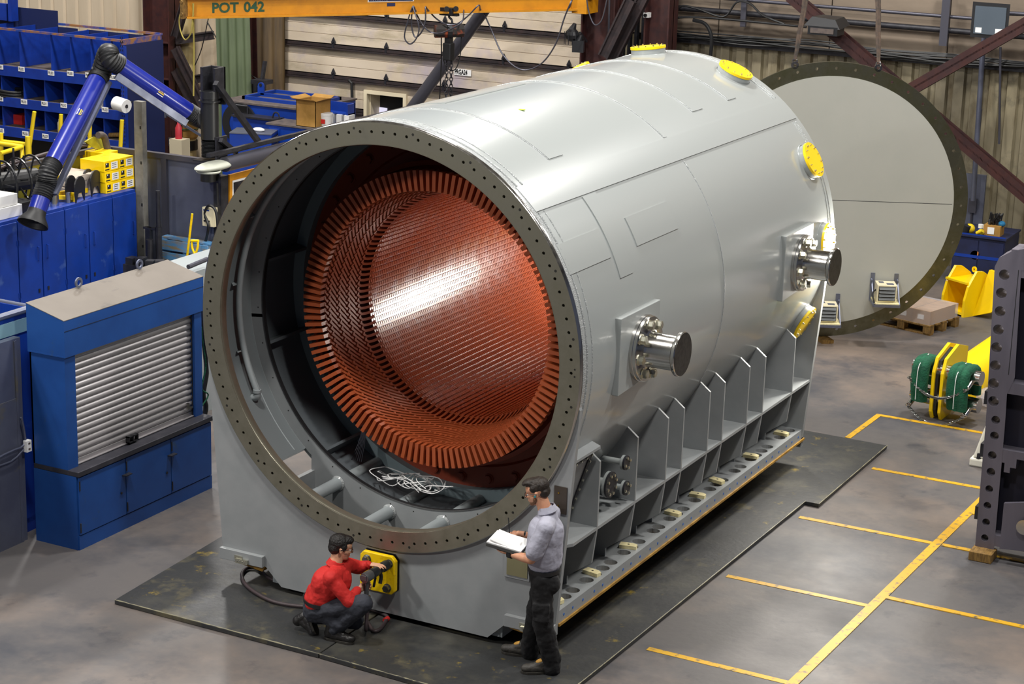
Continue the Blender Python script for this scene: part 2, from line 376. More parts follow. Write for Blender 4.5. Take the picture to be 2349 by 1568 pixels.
# overhead door in six sections with a man door cut in it
DX0, DX1 = -13.35, -6.25; seams = [(-13.279, 17.900, 3.959)[2], (-13.280, 17.900, 3.351)[2], (-13.282, 17.900, 2.747)[2], (-13.284, 17.900, 2.147)[2], (-13.286, 17.900, 1.541)[2]]
door = thing('door_1', '', ''); del door['label'], door['category']; door['kind'] = 'structure'; door.location = (DX0, 17.9, 0)
zs = [0, .85] + sorted(seams)
zs = [0, .72] + sorted(seams) + [4.9, 5.6]
for i in range(len(zs) - 1):
    a, b = zs[i] + .035, zs[i + 1] - .035; mb = MB()
    cut = ((-11.307, 17.900, 1.890), (-10.494, 17.900, 1.966)); cx0 = cut[0][0]; cx1 = cut[1][0]; cz = cut[0][2]
    def slab(x0, x1, z0, z1):
        # panel face with shallow pressed grooves
        n = max(1, round((z1 - z0) / .155)); hh = (z1 - z0) / n; pr = []
        for k in range(n): pr += [(17.9, z0 + k * hh), (17.9, z0 + (k + 1) * hh - .014), (17.912, z0 + (k + 1) * hh - .010), (17.912, z0 + (k + 1) * hh - .002)]
        pr.append((17.9, z1)); q = len(pr)
        vs = [(x0, y, z) for y, z in pr] + [(x1, y, z) for y, z in pr] + [(x0, 17.98, z0), (x1, 17.98, z0), (x0, 17.98, z1), (x1, 17.98, z1)]
        mb.add(vs, [(j, q + j, q + j + 1, j + 1) for j in range(q - 1)] + [(2 * q, 2 * q + 2, 2 * q + 3, 2 * q + 1)])
    if a > cz: slab(DX0, DX1, a, b)
    else:
        slab(DX0, cx0, a, b); slab(cx1, DX1, a, b)
        if b > cz: slab(cx0, cx1, cz, b)
    obj('door_section', mb, 'doorpanel', door)
mb = MB()
for z in zs[1:-1]:
    for q0, q1 in (((DX0 - .1, DX1 + .05),) if z > cz else ((DX0 - .1, cx0 - .08), (cx1 + .08, DX1 + .05))): mb.b2((q0, 17.86, z - .035), (q1, 17.97, z + .012)); mb.b2((q0, 17.80, z - .065), (q1, 17.9, z - .045))
mb.b2((DX0 - .1, 17.95, 0), (DX0, 18.05, 5.6)); mb.b2((DX1, 17.95, 0), (DX1 + .08, 18.05, 5.6)); mb.b2((DX0, 17.985, 0), (cx0 - .02, 18.03, 5.6)); mb.b2((cx1 + .02, 17.985, 0), (DX1, 18.03, 5.6)); mb.b2((cx0 - .02, 17.985, cz + .02), (cx1 + .02, 18.03, 5.6))
obj('section_rail', mb, 'dark_iron', door)
for x in (-12.1, -10.9, -9.62, -8.35, -7.0):
    for z in zs[2:-1]:
        if cx0 - .1 < x < cx1 + .1 and z < cz + .1: continue
        h = MB(); h.prism([(-.035, 0), (.035, 0), (.045, .05), (.02, .10), (0, .14), (-.02, .10), (-.045, .05)], (x, 17.895, z + .02), (1, 0, 0), (0, 0, 1), .03); h.cyl((x, 17.86, z + .07), (x, 17.83, z + .07), .018, n=8)
        h.b2((x - .02, 17.85, z - .07), (x + .02, 17.88, z + .05))
        obj('hinge', h, 'blackm', door)
h = MB()
for x0, x1, z0, z1 in ((cx0 - .07, cx0, 0, cz), (cx1, cx1 + .07, 0, cz), (cx0 - .07, cx1 + .07, cz, cz + .07)): h.b2((x0, 17.84, z0), (x1, 17.95, z1))
h.b2((cx0, 17.955, 0), (cx0 + .02, 18.3, cz)); h.b2((cx1 - .02, 17.955, 0), (cx1, 18.3, cz)); h.b2((cx0, 17.955, cz - .02), (cx1, 18.3, cz)); obj('man_door_frame', h, 'cream', door)
h = MB(); h.b2((cx0, 18.3, 0), (cx1, 18.34, cz)); obj('man_door_leaf', h, 'black', door)
h = MB(); h.b2((-11.285, 18.270, 1.576), ((-11.116, 18.270, 1.592)[0], 18.295, (-11.283, 18.270, 1.388)[2])); obj('man_door_pane', h, mat('daylit_pane', '#e8e6ff', .3, emit=1.2), door)
h = MB(); P = (-9.514, 17.880, 2.537); Q = (-9.069, 17.880, 2.421)
h.b2((P[0] - .42, 17.885, Q[2] - .04), (Q[0] - .40, 17.895, P[2] + .01)) if False else h.b2((P[0] + .11, 17.88, Q[2]), (Q[0] + .03, 17.896, P[2]))
textmesh(h, 'PRGA24', (P[0] + .125, 17.878, Q[2] + .02), (1, 0, 0), (0, 0, 1), (P[2] - Q[2]) * .80, squeeze=.60, slot=1, bold=.03)
one('door_sign', h, ['paper', 'ink'], 'white sign with black letters PRGA24 stuck on the big sectional door', 'sign')
h = MB(); h.tube([(-11.694, 17.800, 2.128), (-11.624, 17.800, 2.075), (-11.610, 17.800, 1.653), (-11.606, 17.800, 1.142)], .03, 8); one('door_conduit', h, 'black', 'thin black pipe running down the sectional door left of the man door', 'pipe')

# loose sheeting and steelwork between the left column and the big door
def tilted_sheet(name, x0, x1, y0, y1, z0, z1, pitch, depth, m_, label, lean=0.0):
    mb = MB(); n = int((x1 - x0) / pitch * 6); vs = []
    for r in range(2):
        z = (z0, z1)[r]
        for k in range(n + 1):
            t = k / n; vs.append((x0 + (x1 - x0) * t - lean * (1 - r), y0 + (y1 - y0) * t + depth * math.sin(2 * PI * t * (x1 - x0) / pitch), z))
    back = [(x, y + .02, z) for x, y, z in vs]; q = len(vs)
    fs = [(k, k + 1, n + 2 + k, n + 1 + k) for k in range(n)] + [(q + k + 1, q + k, q + n + 1 + k, q + n + 2 + k) for k in range(n)]
    mb.add(vs + back, fs); return one(name, mb, m_, label, 'metal sheet', smooth=60)
tilted_sheet('corrugated_sheet', (-14.004, 16.600, 1.908)[0], (-13.305, 16.600, 1.972)[0], 16.6, 16.7, 0, 5.2, .17, .03, 'greensheet', 'pale green corrugated sheet standing upright left of the big door', -.12)
tilted_sheet('corrugated_sheet', (-13.631, 17.500, 1.841)[0], (-13.104, 17.500, 1.889)[0], 17.5, 17.7, 0, 5.2, .2, .03, 'bronzesheet', 'brown rusty corrugated sheet at the left edge of the big door')
h = MB(); h.hbeam((-13.750, 17.400, 4.044), (-13.695, 17.400, 0.721), .2, .2, .02, (0, 1, 0)); one('steel_column', h, 'red_iron', 'slim dark red steel column between the green and the brown corrugated sheets', 'column')
def hcol(x0, x1, y, label, z1=12.5):
    c = thing('steel_column', label, 'column', ((x0 + x1) / 2, y, 0)); h = MB(); cx = (x0 + x1) / 2; w_ = x1 - x0
    h.b2((x0, y - .19, 0), (x0 + .03, y + .19, z1)); h.b2((x1 - .03, y - .19, 0), (x1, y + .19, z1)); h.b2((x0, y - .012, 0), (x1, y + .012, z1))
    obj('beam', h, 'red_iron', c); h = MB()
    for z in (1.9, 2.35 if w_ < .6 else 2.62): h.b2((x0 + .03, y - .18, z), (x1 - .03, y, z + .015))
    obj('stiffener', h, 'red_iron', c); return c
XL0, XL1 = (-15.869, 17.000, 2.561)[0], (-15.235, 17.000, 2.613)[0]
cL = hcol(XL0, XL1, 17, 'red oxide steel column between the blue pigeonhole rack and the cream pipe')
h = MB(); textmesh(h, 'CAUTION', (XL1 - .30, 16.97, 2.22), (0, 0, 1), (-1, 0, 0), .05, ext=.002); obj('decal', h, 'yellow', cL)
h = MB(); P = (-15.170, 16.750, 0.699); h.box(P, (.13, .06, .16)); h.slot(1)
for dx in (-.025, .025):
    for dz in (-.03, .03): h.box((P[0] + dx, P[1] - .032, P[2] + dz), (.02, .01, .03))
obj('socket_box', h, ['pipe', 'paper'], cL)
cR = hcol((-6.271, 17.000, 3.649)[0], (-5.621, 17.000, 3.699)[0], 17, 'red oxide steel column that carries the amber jib crane')
hcol((-5.153, 17.200, 3.869)[0], (-4.684, 17.200, 3.904)[0], 17.2, 'dark red steel column at the left edge of the grimy corrugated wall')
h = MB(); h.tube([(-5.722, 16.750, 4.461), (-5.687, 16.750, 3.300)], .02, 6); one('conduit', h, 'pipe', 'thin grey conduit running down the jib crane column', 'conduit')
h = MB(); h.b2((-5.167, 17.000, 3.967), ((-5.072, 17.000, 3.884)[0], 17.12, (-5.072, 17.000, 3.884)[2])); h.slot(1); P = (-5.119, 16.990, 3.926); h.cyl(P, (P[0], P[1] - .03, P[2]), .03, n=10)
one('socket_box', h, ['paper', 'ink'], 'small white box with a black dial on the side of the dark red column', 'box')
# braces around the left column
for a, b, lab in (((-14.769, 16.800, 3.598), (-15.080, 16.800, 2.772), 'short dark brace rising right from the left column at the top of the view'),
                  ((-15.157, 16.900, 2.697), (-14.670, 17.500, 2.784), 'level dark red strut running right from the left column'),
                  ((-15.084, 16.800, 2.559), (-14.408, 16.800, 1.463), 'dark red diagonal brace crossing in front of the cream pipe'),
                  ((-15.169, 16.900, 2.113), (-14.673, 16.900, 1.382), 'lower dark diagonal brace behind the blue extraction arm'),
                  ((-15.144, 17.400, 1.862), (-14.648, 17.600, 1.980), 'short dark strut right of the cream pipe, left of the green sheet')):
    h = MB(); h.hbeam(a, b, .12, .16, .02); one('steel_brace', h, 'dark_iron', lab, 'brace')
for a, b, lab in (((-5.235, 16.600, 4.209), (-5.703, 16.600, 3.200), 'dark diagonal brace just right of the jib crane column'), ((-5.075, 16.800, 4.279), (-5.628, 16.800, 3.148), 'second dark diagonal brace, between the two right columns')):
    h = MB(); h.hbeam(a, b, .12, .2, .03, (1, 0, 0)); one('steel_brace', h, 'dark_iron', lab, 'brace')
h = MB(); h.hbeam((-7.660, 15.800, 3.946), (-9.036, 15.800, 2.141), .05, .05, .01); h.cyl((-7.643, 15.800, 3.947), (-9.214, 15.800, 1.888), .11, n=16); one('brace_pipe', h, 'pipe', 'thick grey tube leaning across the big door behind the hoist', 'pipe', smooth=40)
h = MB()
for k in range(8): h.b2((-6.05 + .0 + k * .13, 17.75, 0), (-6.0 + k * .13, 17.85, 4.6))
one('wall_batten_row', h, 'blackm', 'row of dark upright battens on the wall between the two right columns', 'battens')
# big diagonal roof braces on the right
for a, b, w_, lab in (((-2.564, 17.200, 4.427), (1.862, 17.200, 1.385), .2, 'long dark red diagonal brace sloping down right behind the big round cover'),
                      ((-0.204, 16.600, 3.137), (1.649, 16.600, 4.397), .2, 'dark diagonal brace rising to the right edge under the floodlight')):
    h = MB(); h.hbeam(a, b, w_, w_, .03, (0, 1, 0)); one('steel_brace', h, 'red_iron', lab, 'brace')
# pipes and cables along the right wall
def wpipe(pts, r, lab, y=17.8, cat='pipe', m_='pipe'):
    h = MB(); h.tube(pts, r, 8); one('wall_pipe', h, m_, lab, cat, smooth=50)
wpipe([(-4.950, 17.700, 4.018), (-2.057, 17.700, 4.009), (1.266, 17.700, 4.003), (1.625, 17.700, 4.003)], .05, 'thick dark pipe running level along the top of the corrugated wall', m_='blackm')
wpipe([(-4.796, 17.700, 4.248), (-2.074, 17.700, 4.235), (0.538, 17.700, 4.228)], .03, 'upper thin grey pipe running level above the thick dark pipe')
wpipe([(0.919, 17.400, 4.379), (1.658, 17.400, 4.407)], .035, 'short grey pipe running from the floodlight to the right edge')
h = MB(); rr = random.Random(3)
for k in range(9):
    z = 3.50 + rr.uniform(-.03, .11); y = 17.85 - rr.uniform(0, .1); pts = [(-4.9 + i * 1.25, y, z + rr.uniform(-.05, .05) - .0 * i) for i in range(7)]; h.tube(pts, .014, 5, smooth=4)
one('cable_bundle', h, 'black', 'untidy bundle of black cables running along the foot of the concrete panels', 'cables')
h = MB(); h.b2((-5.0, 17.9, 3.40), (12, 17.99, 3.50)); struct('trim_1', h, 'blackm')
for px, lab in ((1705, 'grey hanging strut on the right wall above the yellow top covers'), (2170, 'grey hanging strut on the right wall above the round cover')):
    a = W3(px) if False else None
h = MB(); h.b2((-3.607, 17.600, 4.546), ((-3.512, 17.600, 3.795)[0], 17.66, (-3.512, 17.600, 3.795)[2])); one('hanging_strut', h, 'pipe', 'grey strut hanging from above over the yellow top covers', 'strut')
h = MB(); h.b2((-0.098, 17.600, 4.782), ((0.035, 17.600, 3.757)[0], 17.66, (0.035, 17.600, 3.757)[2])); one('hanging_strut', h, 'pipe', 'grey strut hanging from above, left of the floodlight', 'strut')
wpipe([(0.638, 17.600, 4.061), (0.642, 17.600, 3.707), (0.704, 17.600, 1.254)], .045, 'tall blue-grey vertical pipe on the corrugated wall right of the round cover', m_='galv')
wpipe([(0.901, 17.700, 3.804), (1.026, 17.700, 2.225)], .02, 'thin vertical pipe right of the tall blue-grey pipe')
h = MB(); h.tube([(-4.893, 17.500, 3.026), (-4.971, 17.500, 3.554), (-4.892, 17.500, 3.803), (-4.689, 17.500, 3.879), (-4.036, 17.500, 3.913), (-2.365, 17.500, 3.893)], .02, 6, smooth=5)
h.tube([(-4.078, 17.500, 3.248), (-4.082, 17.500, 3.587), (-4.209, 17.500, 3.802), (-4.441, 17.500, 3.852)], .035, 6, smooth=5); h.tube([(-4.792, 17.500, 3.947), (-4.659, 17.500, 4.077), (-4.370, 17.500, 4.053), (-3.876, 17.500, 3.955), (-3.651, 17.500, 4.217), (-3.410, 17.500, 4.212), (-3.160, 17.500, 4.031), (-2.758, 17.500, 3.914)], .018, 6, smooth=5)
one('wall_cable', h, 'black', 'loose black cables looping beside the dark red column on the right wall', 'cable', smooth=60)
# floodlights
def flood(c, lab, lens='lampglass', tilt=0.0):
    t = thing('floodlight', lab, 'lamp', c); h = MB(); x, y, z = c
    h.add([(x - .30, y - .1, z - .28), (x + .30, y - .1, z - .28), (x + .30, y - .1, z + .28), (x - .30, y - .1, z + .28), (x - .2, y + .14, z - .2), (x + .2, y + .14, z - .2), (x + .2, y + .14, z + .2), (x - .2, y + .14, z + .2)],
          [(0, 3, 7, 4), (1, 5, 6, 2), (3, 2, 6, 7), (0, 4, 5, 1), (4, 7, 6, 5), (0, 1, 2, 3)]); obj('housing', h, 'blackp', t)
    h = MB(); h.b2((x - .25, y - .115, z - .22), (x + .25, y - .10, z + .22)); obj('lens', h, lens, t)
    h = MB(); h.b2((x - .22, y - .12, z - .20), (x - .12, y - .116, z - .12)); h.b2((x + .1, y - .12, z - .20), (x + .22, y - .116, z - .12)); obj('warning_label', h, 'paper', t)
    h = MB(); h.cyl((x, y, z - .28), (x, y, z - .42), .04, n=8); h.b2((x - .1, y - .04, z - .44), (x + .1, y + .1, z - .40)); obj('bracket', h, 'blackp', t)
flood((0.873, 17.100, 4.289), 'black rectangular floodlight with clear glass at the upper right')
t = thing('floodlight', 'black box floodlight pointing down where the long diagonal brace meets the pipes', 'lamp', (-1.808, 16.900, 4.031)); P = V((-1.808, 16.900, 4.031)); h = MB()
h.add([P + V(q) for q in ((-.32, -.2, -.02), (.3, -.2, -.05), (.34, .2, 0), (-.2, .2, 0), (-.2, -.16, .13), (.2, -.16, .1), (.24, .16, .13), (-.12, .16, .14))] , [(0, 3, 2, 1), (4, 5, 6, 7), (0, 1, 5, 4), (1, 2, 6, 5), (2, 3, 7, 6), (3, 0, 4, 7)])
h.b2(P + V((-.25, -.2, -.16)), P + V((.26, .15, -.02))); obj('housing', h, 'blackp', t); h = MB(); h.b2(P + V((-.2, -.215, -.13)), P + V((.2, -.2, -.05))); obj('lens', h, 'shelfdust', t)
t = thing('site_lamp', 'pair of black caged work lamps clamped to the jib crane column', 'lamp', (-6.150, 16.400, 3.522))
for (u, lab) in (((-6.235, 16.400, 3.553), 0), ((-6.101, 16.400, 3.367), 1)):
    P = V(u); h = MB(); h.ball(P, (.13, .12, .12), 10) if not lab else h.box(P, (.2, .16, .2), rz=.3); h.cyl(P + V((0, 0, .08)), P + V((.05, 0, .2)), .07, .03, n=10); obj('lamp_head', h, 'blackp', t)
h = MB()
for k in range(5): a = k * .5 - 1; h.tube([V((-6.235, 16.400, 3.553)) + V((.13 * math.sin(a), -.13 * math.cos(a), z)) for z in (-.16, -.05, .06)], .006, 4)
h.bar((-6.134, 16.500, 3.589), (-6.146, 16.800, 3.410), .04, .04); obj('cage', h, 'blackm', t)

# cream standpipe wrapped in brown paper
t = thing('wrapped_standpipe', 'thick cream pipe with brown paper wrapped round its foot, right of the left column', 'pipe', (-15.303, 17.450, 0.545)); P = V((-15.303, 17.450, 0.545)); x, y = P.x, P.y
h = MB(); h.cyl((x, y, 0), (x, y, 7), .17, n=24); obj('pipe', h, 'creampipe', t, smooth=40)
zt = (-15.143, 17.250, 1.048)[2]; zb = (-15.150, 17.250, 0.659)[2]; h = MB(); h.lathe([(.18, zb), (.21, zb + .05), (.2, (zt + zb) / 2 - .03), (.22, (zt + zb) / 2), (.2, zt - .05), (.18, zt)], (x, y, 0), (0, 0, 1), 16); obj('paper_wrap', h, 'cardboard', t, smooth=30)
h = MB(); h.lathe([(.215, 0), (.225, .012), (.215, .024)], (x, y, (zt + zb) / 2), (0, 0, 1), 20); obj('strap', h, 'green', t)
h = MB(); h.cyl((x, y, zb - .22), (x, y, zb - .03), .2, n=20); obj('collar', h, 'black', t)
t = thing('fire_extinguisher', 'small red and pink spray bottle standing on a cream box by the left column', 'bottle', (-14.959, 16.700, 0.789)); P = V((-14.959, 16.700, 0.789)); h = MB(); h.lathe([(0, 0), (.07, 0), (.07, .22), (.03, .3), (.03, .36), (0, .36)], P, (0, 0, 1), 14); obj('body', h, mat('pink_red_plastic', '#c03a44', .4), t, smooth=40)
t.name = 'spray_bottle'
h = MB(); h.b2((P.x - .14, P.y - .12, 0), (P.x + .16, P.y + .15, P.z)); one('cream_box', h, 'cream', 'cream box on the floor at the foot of the left column', 'box')
# floor lines (paint flush with the floor)
def fline(name, a, b, w_=.075, zt=.003):
    A = V((a[0], a[1], .0)); B = V((b[0], b[1], .0)); d = (B - A).normalized(); n = V((-d.y, d.x, 0)) * w_ / 2; h = MB()
    h.add([A - n, B - n, B + n, A + n, A - n + V((0, 0, zt)), B - n + V((0, 0, zt)), B + n + V((0, 0, zt)), A + n + V((0, 0, zt))], [(3, 2, 1, 0), (4, 5, 6, 7), (0, 1, 5, 4), (1, 2, 6, 5), (2, 3, 7, 6), (3, 0, 4, 7)])
    return h
lines = [((2.42, .80), (3.86, .78)), ((2.37, 2.86), (3.87, 2.87)), ((2.40, 4.89), (3.9, 4.9)), ((2.56, 6.94), (5.6, 6.95)), ((1.93, 9.04), (6.0, 9.03)), ((1.93, 7.9), (1.96, 9.07)), ((3.83, .3), (3.99, 6.95)), ((3.92, 3.17), (7.5, 3.14)), ((4.0, 4.9), (7.5, 4.9)), ((3.97, 6.05), (7.5, 6.05))]
for i, (a, b) in enumerate(lines):
    o = obj('trim_%d' % (i + 2), fline('', a, b, .10 if i == 6 else .075, .003 + .0007 * i), 'line'); o['kind'] = 'structure'
h = MB(); rr = random.Random(5)
# steel floor plates under the machine
def plate(name, poly, lab, z=.045):
    h = MB(); h.prism(poly, (0, 0, .002), (1, 0, 0), (0, 1, 0), z); o = one(name, h, 'mat_steel', lab, 'floor plate', bevel=.006); h = MB()
    for i in range(len(poly)):
        a, b = V((*poly[i], z + .0005)), V((*poly[(i + 1) % len(poly)], z + .0005))
        if (a.y < 0 and b.y < 0) or (a.x > 2 and b.x > 2): h.tube([a.lerp(b, k / 40) + V((0, .004 + random.uniform(0, .006), 0)) for k in range(41)], [.006 * random.uniform(.3, 1.2) for _ in range(41)], 5)
    if h.v: obj('worn_edge', h, mat('bare_worn_edge', '#8f8a70', .5), o)
    return o
plate('floor_plate', [(-2.38, -.95), (-.045, -.97), (-.13, 3.0), (-2.66, 3.0)], 'dark oily steel floor plate under the crouching man and the left front of the machine')
plate('floor_plate', [(-.035, -.97), (1.2, -1.02), (2.24, -1.04), (2.26, .2), (2.32, 5.30), (-.12, 5.3)], 'dark steel floor plate under the standing man and the front right of the machine')
plate('floor_plate', [(-2.66, 3.01), (-.13, 3.01), (-.13, 7.8), (-2.66, 7.8)], 'dark steel floor plate under the left rear of the machine')
plate('floor_plate', [(-.12, 5.31), (2.48, 5.29), (2.48, 7.75), (-.12, 7.8)], 'dark steel floor plate showing behind the right rear of the machine')

# ------------------------------------------------------------------ the stator housing
ZC = 2.75; C0 = V((0, 0, ZC)); YA = (0, 1, 0); UP = (0, 0, 1)
def pt(th, y, r=2.0): a = math.radians(th); return V((r * math.sin(a), y, ZC + r * math.cos(a)))
mach = thing('stator_housing', 'huge light grey cylindrical generator stator housing with red-orange windings, lying on the steel floor plates', 'generator housing', (0, 0, .047))
def mp(name, mb, m_, smooth=None, label=None, parent=None, kind=None, bevel=0): return obj(name, mb, m_, parent or mach, label=label, smooth=smooth, kind=kind, bevel=bevel)
# shell: closed barrel from the second frame plate back, open below in the front chamber
def arcwall(mb, r0, r1, y0, y1, a0, a1, n):
    pr = [(r0, y0), (r1, y0), (r1, y1), (r0, y1), (r0, y0)]
    return mb.lathe(pr, C0, YA, n, math.radians(a0), math.radians(a1), ref=UP) if abs(a1 - a0) < 359 else mb.lathe(pr, C0, YA, n, ref=UP)
# lathe about +y with ref up turns towards +x or -x; use symmetric ranges
h = MB(); arcwall(h, 1.955, 2.0, .74, 6.60, 0, 360, 160); arcwall(h, 1.955, 2.0, .09, .74, -138, 138, 140); mp('shell', h, 'shell', 35)
h = MB(); h.lathe([(1.953, .78), (1.953, 5.6)], C0, YA, 120, ref=UP); h2 = MB(); h2.lathe([(1.953, .105), (1.953, .715)], C0, YA, 120, math.radians(-138), math.radians(138), ref=UP); mp('front_shade_skin', h2, mat('mid_grey_painted_shade', '#6e7476', .45), 60); mp('chamber_shade_skin', h, mat('dark_grey_painted_shade', '#585e62', .5), 60)  # thin skins inside the shell, their darker greys painting in the chamber shade
# machined front flange with 100 bolt holes
def ringholes(y0, y1, r0, r1, n, hr, rh, ph, depth):
    h = MB(); st = 2 * PI / n; K = 16
    for k in range(n):
        c = ph + k * st; bd = []
        for j in range(K):
            t = 2 * PI * (j + .5) / K; ca, sa = math.cos(t), math.sin(t); q = 1 / max(abs(ca), abs(sa)); bd.append((c + ca * q * st / 2, (r0 + r1) / 2 + sa * q * (r1 - r0) / 2, c + hr * ca / rh, rh + hr * sa))
        def P(th, r, y): return (r * math.sin(th), y, ZC + r * math.cos(th))
        vs = [P(b[0], b[1], y0) for b in bd] + [P(b[2], b[3], y0) for b in bd] + [P(b[2], b[3], y0 + depth) for b in bd]
        fs = [(j, (j + 1) % K, K + (j + 1) % K, K + j) for j in range(K)] + [(K + j, K + (j + 1) % K, 2 * K + (j + 1) % K, 2 * K + j) for j in range(K)]
        # pad the square's corners
        cs = [P(c + sx * st / 2, (r1 if sy > 0 else r0), y0) for sx, sy in ((1, 1), (-1, 1), (-1, -1), (1, -1))]; b0 = len(vs); vs += cs; q4 = K // 4
        for i, f in enumerate((1, 5, 9, 13)):
            j = K // 8 - 1 + i * q4; fs.append((j, b0 + i, (j + 1) % K))
        fs.append(tuple(2 * K + j for j in range(K))); h.add(vs, fs)
    h.lathe([(r1, y0), (r1, y1)], C0, YA, 200, ref=UP); h.lathe([(r0, y1), (r0, y0)], C0, YA, 200, ref=UP); h.lathe([(r1, y1), (r0, y1)], C0, YA, 200, ref=UP)
    return h
fl = mp('front_flange', ringholes(0, .10, 1.80, 2.0, 100, .0145, 1.915, math.radians(-.4), .05), 'machined')
for a, r in [(8.6 + 18 * k, .0125) for k in range(20)] + [(q, .009) for q in (88.5, 90.4, -89.2, -91.2)]: h = MB(); h.cyl(pt(a, .004, 1.95), pt(a, -.0008, 1.95), r, n=12); mp('dowel_hole', h, 'hole', parent=fl)
h = MB(); h.lathe([(1.999, -.0006), (2.012, .012), (2.012, .04)], C0, YA, 160, ref=UP); mp('rim_chamfer', h, 'steel', 60, parent=fl)
h = MB(); h.lathe([(1.802, .10), (1.794, .012), (1.806, -.0006)], C0, YA, 160, ref=UP); mp('bore_lip', h, 'machined', 60, parent=fl)
# front and rear foot plates
out = [(1.992, 2.42), (1.965, 2.05), (1.83, .385), (1.83, .27), (1.32, .27), (1.14, .10), (-1.14, .10), (-1.32, .27), (-1.83, .27), (-1.83, .385), (-1.965, 2.05), (-1.992, 2.42)]
def footplate(y0, y1, ri, poly, a0=98, a1=262, closed=False):
    angs = [a0 + (a1 - a0) * i / 110 for i in range(111)]
    angs += [math.degrees(math.atan2(x, z - ZC)) % 360 for x, z in poly]; angs = sorted(a for a in angs if a0 - .01 <= a <= a1 + .01); h = MB()
    def hit(a):
        d = (math.sin(math.radians(a)), math.cos(math.radians(a))); best = 0
        for i in range(len(poly)):
            (x0, z0), (x1, z1) = poly[i], poly[(i + 1) % len(poly)]; z0 -= ZC; z1 -= ZC; ex, ez = x1 - x0, z1 - z0; D = d[0] * -ez + d[1] * ex
            if abs(D) < 1e-9: continue
            t = (x0 * -ez + z0 * ex) / D; s_ = (d[0] * z0 - d[1] * x0) / D * -1
            s_ = ((t * d[0] - x0) * ex + (t * d[1] - z0) * ez) / (ex * ex + ez * ez)
            if t > 0 and -1e-6 <= s_ <= 1 + 1e-6: best = max(best, t)
        return best
    vs = []
    for a in angs:
        R = max(hit(a), ri + .002); vs += [pt(a, y0, ri), pt(a, y0, R), pt(a, y1, ri), pt(a, y1, R)]
    fs = []
    for i in range(len(angs) - 1):
        q = 4 * i; fs += [(q, q + 4, q + 5, q + 1), (q + 2, q + 3, q + 7, q + 6), (q + 1, q + 5, q + 7, q + 3), (q, q + 2, q + 6, q + 4)]
    fs += [(0, 1, 3, 2), (4 * len(angs) - 4, 4 * len(angs) - 2, 4 * len(angs) - 1, 4 * len(angs) - 3)]
    return h.add(vs, fs)
mp('front_plate', footplate(.045, .095, 1.99, out), 'frame')
mp('rear_plate', footplate(6.44, 6.50, 1.99, out, 92, 268), 'frame')
h = MB(); h.lathe([(2.003, .05), (2.008, .10), (2.004, .12), (2.0, .13)], C0, YA, 160, 0, 2 * PI, ref=UP)
mp('rim_weld', h, 'weld', 60)
# second frame plate inside the front chamber
box2 = [(1.957 * math.sin(math.radians(a)), ZC + 1.957 * math.cos(math.radians(a))) for a in range(90, 141, 5)]; box2 = box2 + [(1.24, 1.24), (1.24, .12), (-1.24, .12), (-1.24, 1.24)] + [(-x, z) for x, z in reversed(box2)]
h = footplate(.72, .76, 1.82, box2, 95, 265); arcwall(h, 1.82, 1.96, .72, .76, -96, 96, 90); bk = mp('bulkhead', h, 'frame')
for a in range(-170, 190, 11): h = MB(); h.cyl(pt(a, .722, 1.87), pt(a, .7185, 1.87), .007, n=6); mp('screw_hole', h, 'hole', parent=bk)
h = MB(); h.lathe([(1.821, .715), (1.812, .72), (1.812, .765), (1.821, .77)], C0, YA, 140, ref=UP); mp('seal_edge', h, 'black', parent=bk)
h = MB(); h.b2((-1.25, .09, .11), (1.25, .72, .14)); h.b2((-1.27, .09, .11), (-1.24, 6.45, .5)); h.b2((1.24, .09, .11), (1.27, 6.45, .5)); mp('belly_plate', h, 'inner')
h = MB()
for x0, x1 in ((-.72, -.2), (.0, .5)): h.b2((x0, .25, .141), (x1, .6, .145))
mp('drain_opening', h, 'hole')
h = MB(); h.b2((1.2, .09, .5), (1.25, 6.45, 1.09)); h.b2((-1.25, .09, .5), (-1.2, 6.45, 1.09)); mp('side_wall', h, 'frame')
for px, py in ((775, 1103), (893, 1168), (1015, 1193)):
    pass
for P in ((-0.930, 0.720, 1.003), (-0.337, 0.720, 0.824), (0.259, 0.720, 0.831)):
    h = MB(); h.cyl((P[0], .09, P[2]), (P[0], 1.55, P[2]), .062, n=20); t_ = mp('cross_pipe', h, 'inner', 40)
    h = MB(); h.lathe([(.062, -.022), (.078, -.004), (.074, 0), (.062, .0)], (P[0], .72, P[2]), YA, 22); mp('weld_ring', h, 'weld', 50, parent=t_)
# curved gas pipe with elbow and stay brackets on the left inside wall
h = MB(); pp = [pt(a, .40 + .02 * math.sin(i), 1.88) for i, a in enumerate(range(-30, -111, -8))]; pp = [pt(a, .42, 1.88) for a in range(-25, -118, -4)]
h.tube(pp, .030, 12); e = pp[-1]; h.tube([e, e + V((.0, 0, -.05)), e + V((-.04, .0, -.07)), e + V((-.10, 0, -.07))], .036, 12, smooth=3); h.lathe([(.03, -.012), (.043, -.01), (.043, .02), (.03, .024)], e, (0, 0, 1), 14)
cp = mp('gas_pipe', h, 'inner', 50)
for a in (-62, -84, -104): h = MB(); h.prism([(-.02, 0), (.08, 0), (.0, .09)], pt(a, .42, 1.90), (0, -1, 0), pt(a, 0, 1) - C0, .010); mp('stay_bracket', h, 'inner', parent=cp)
h = MB()
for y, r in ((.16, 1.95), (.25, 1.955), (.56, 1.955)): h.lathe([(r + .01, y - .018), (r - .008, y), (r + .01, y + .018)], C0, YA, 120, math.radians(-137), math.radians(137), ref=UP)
mp('inner_weld', h, 'inner', 60)
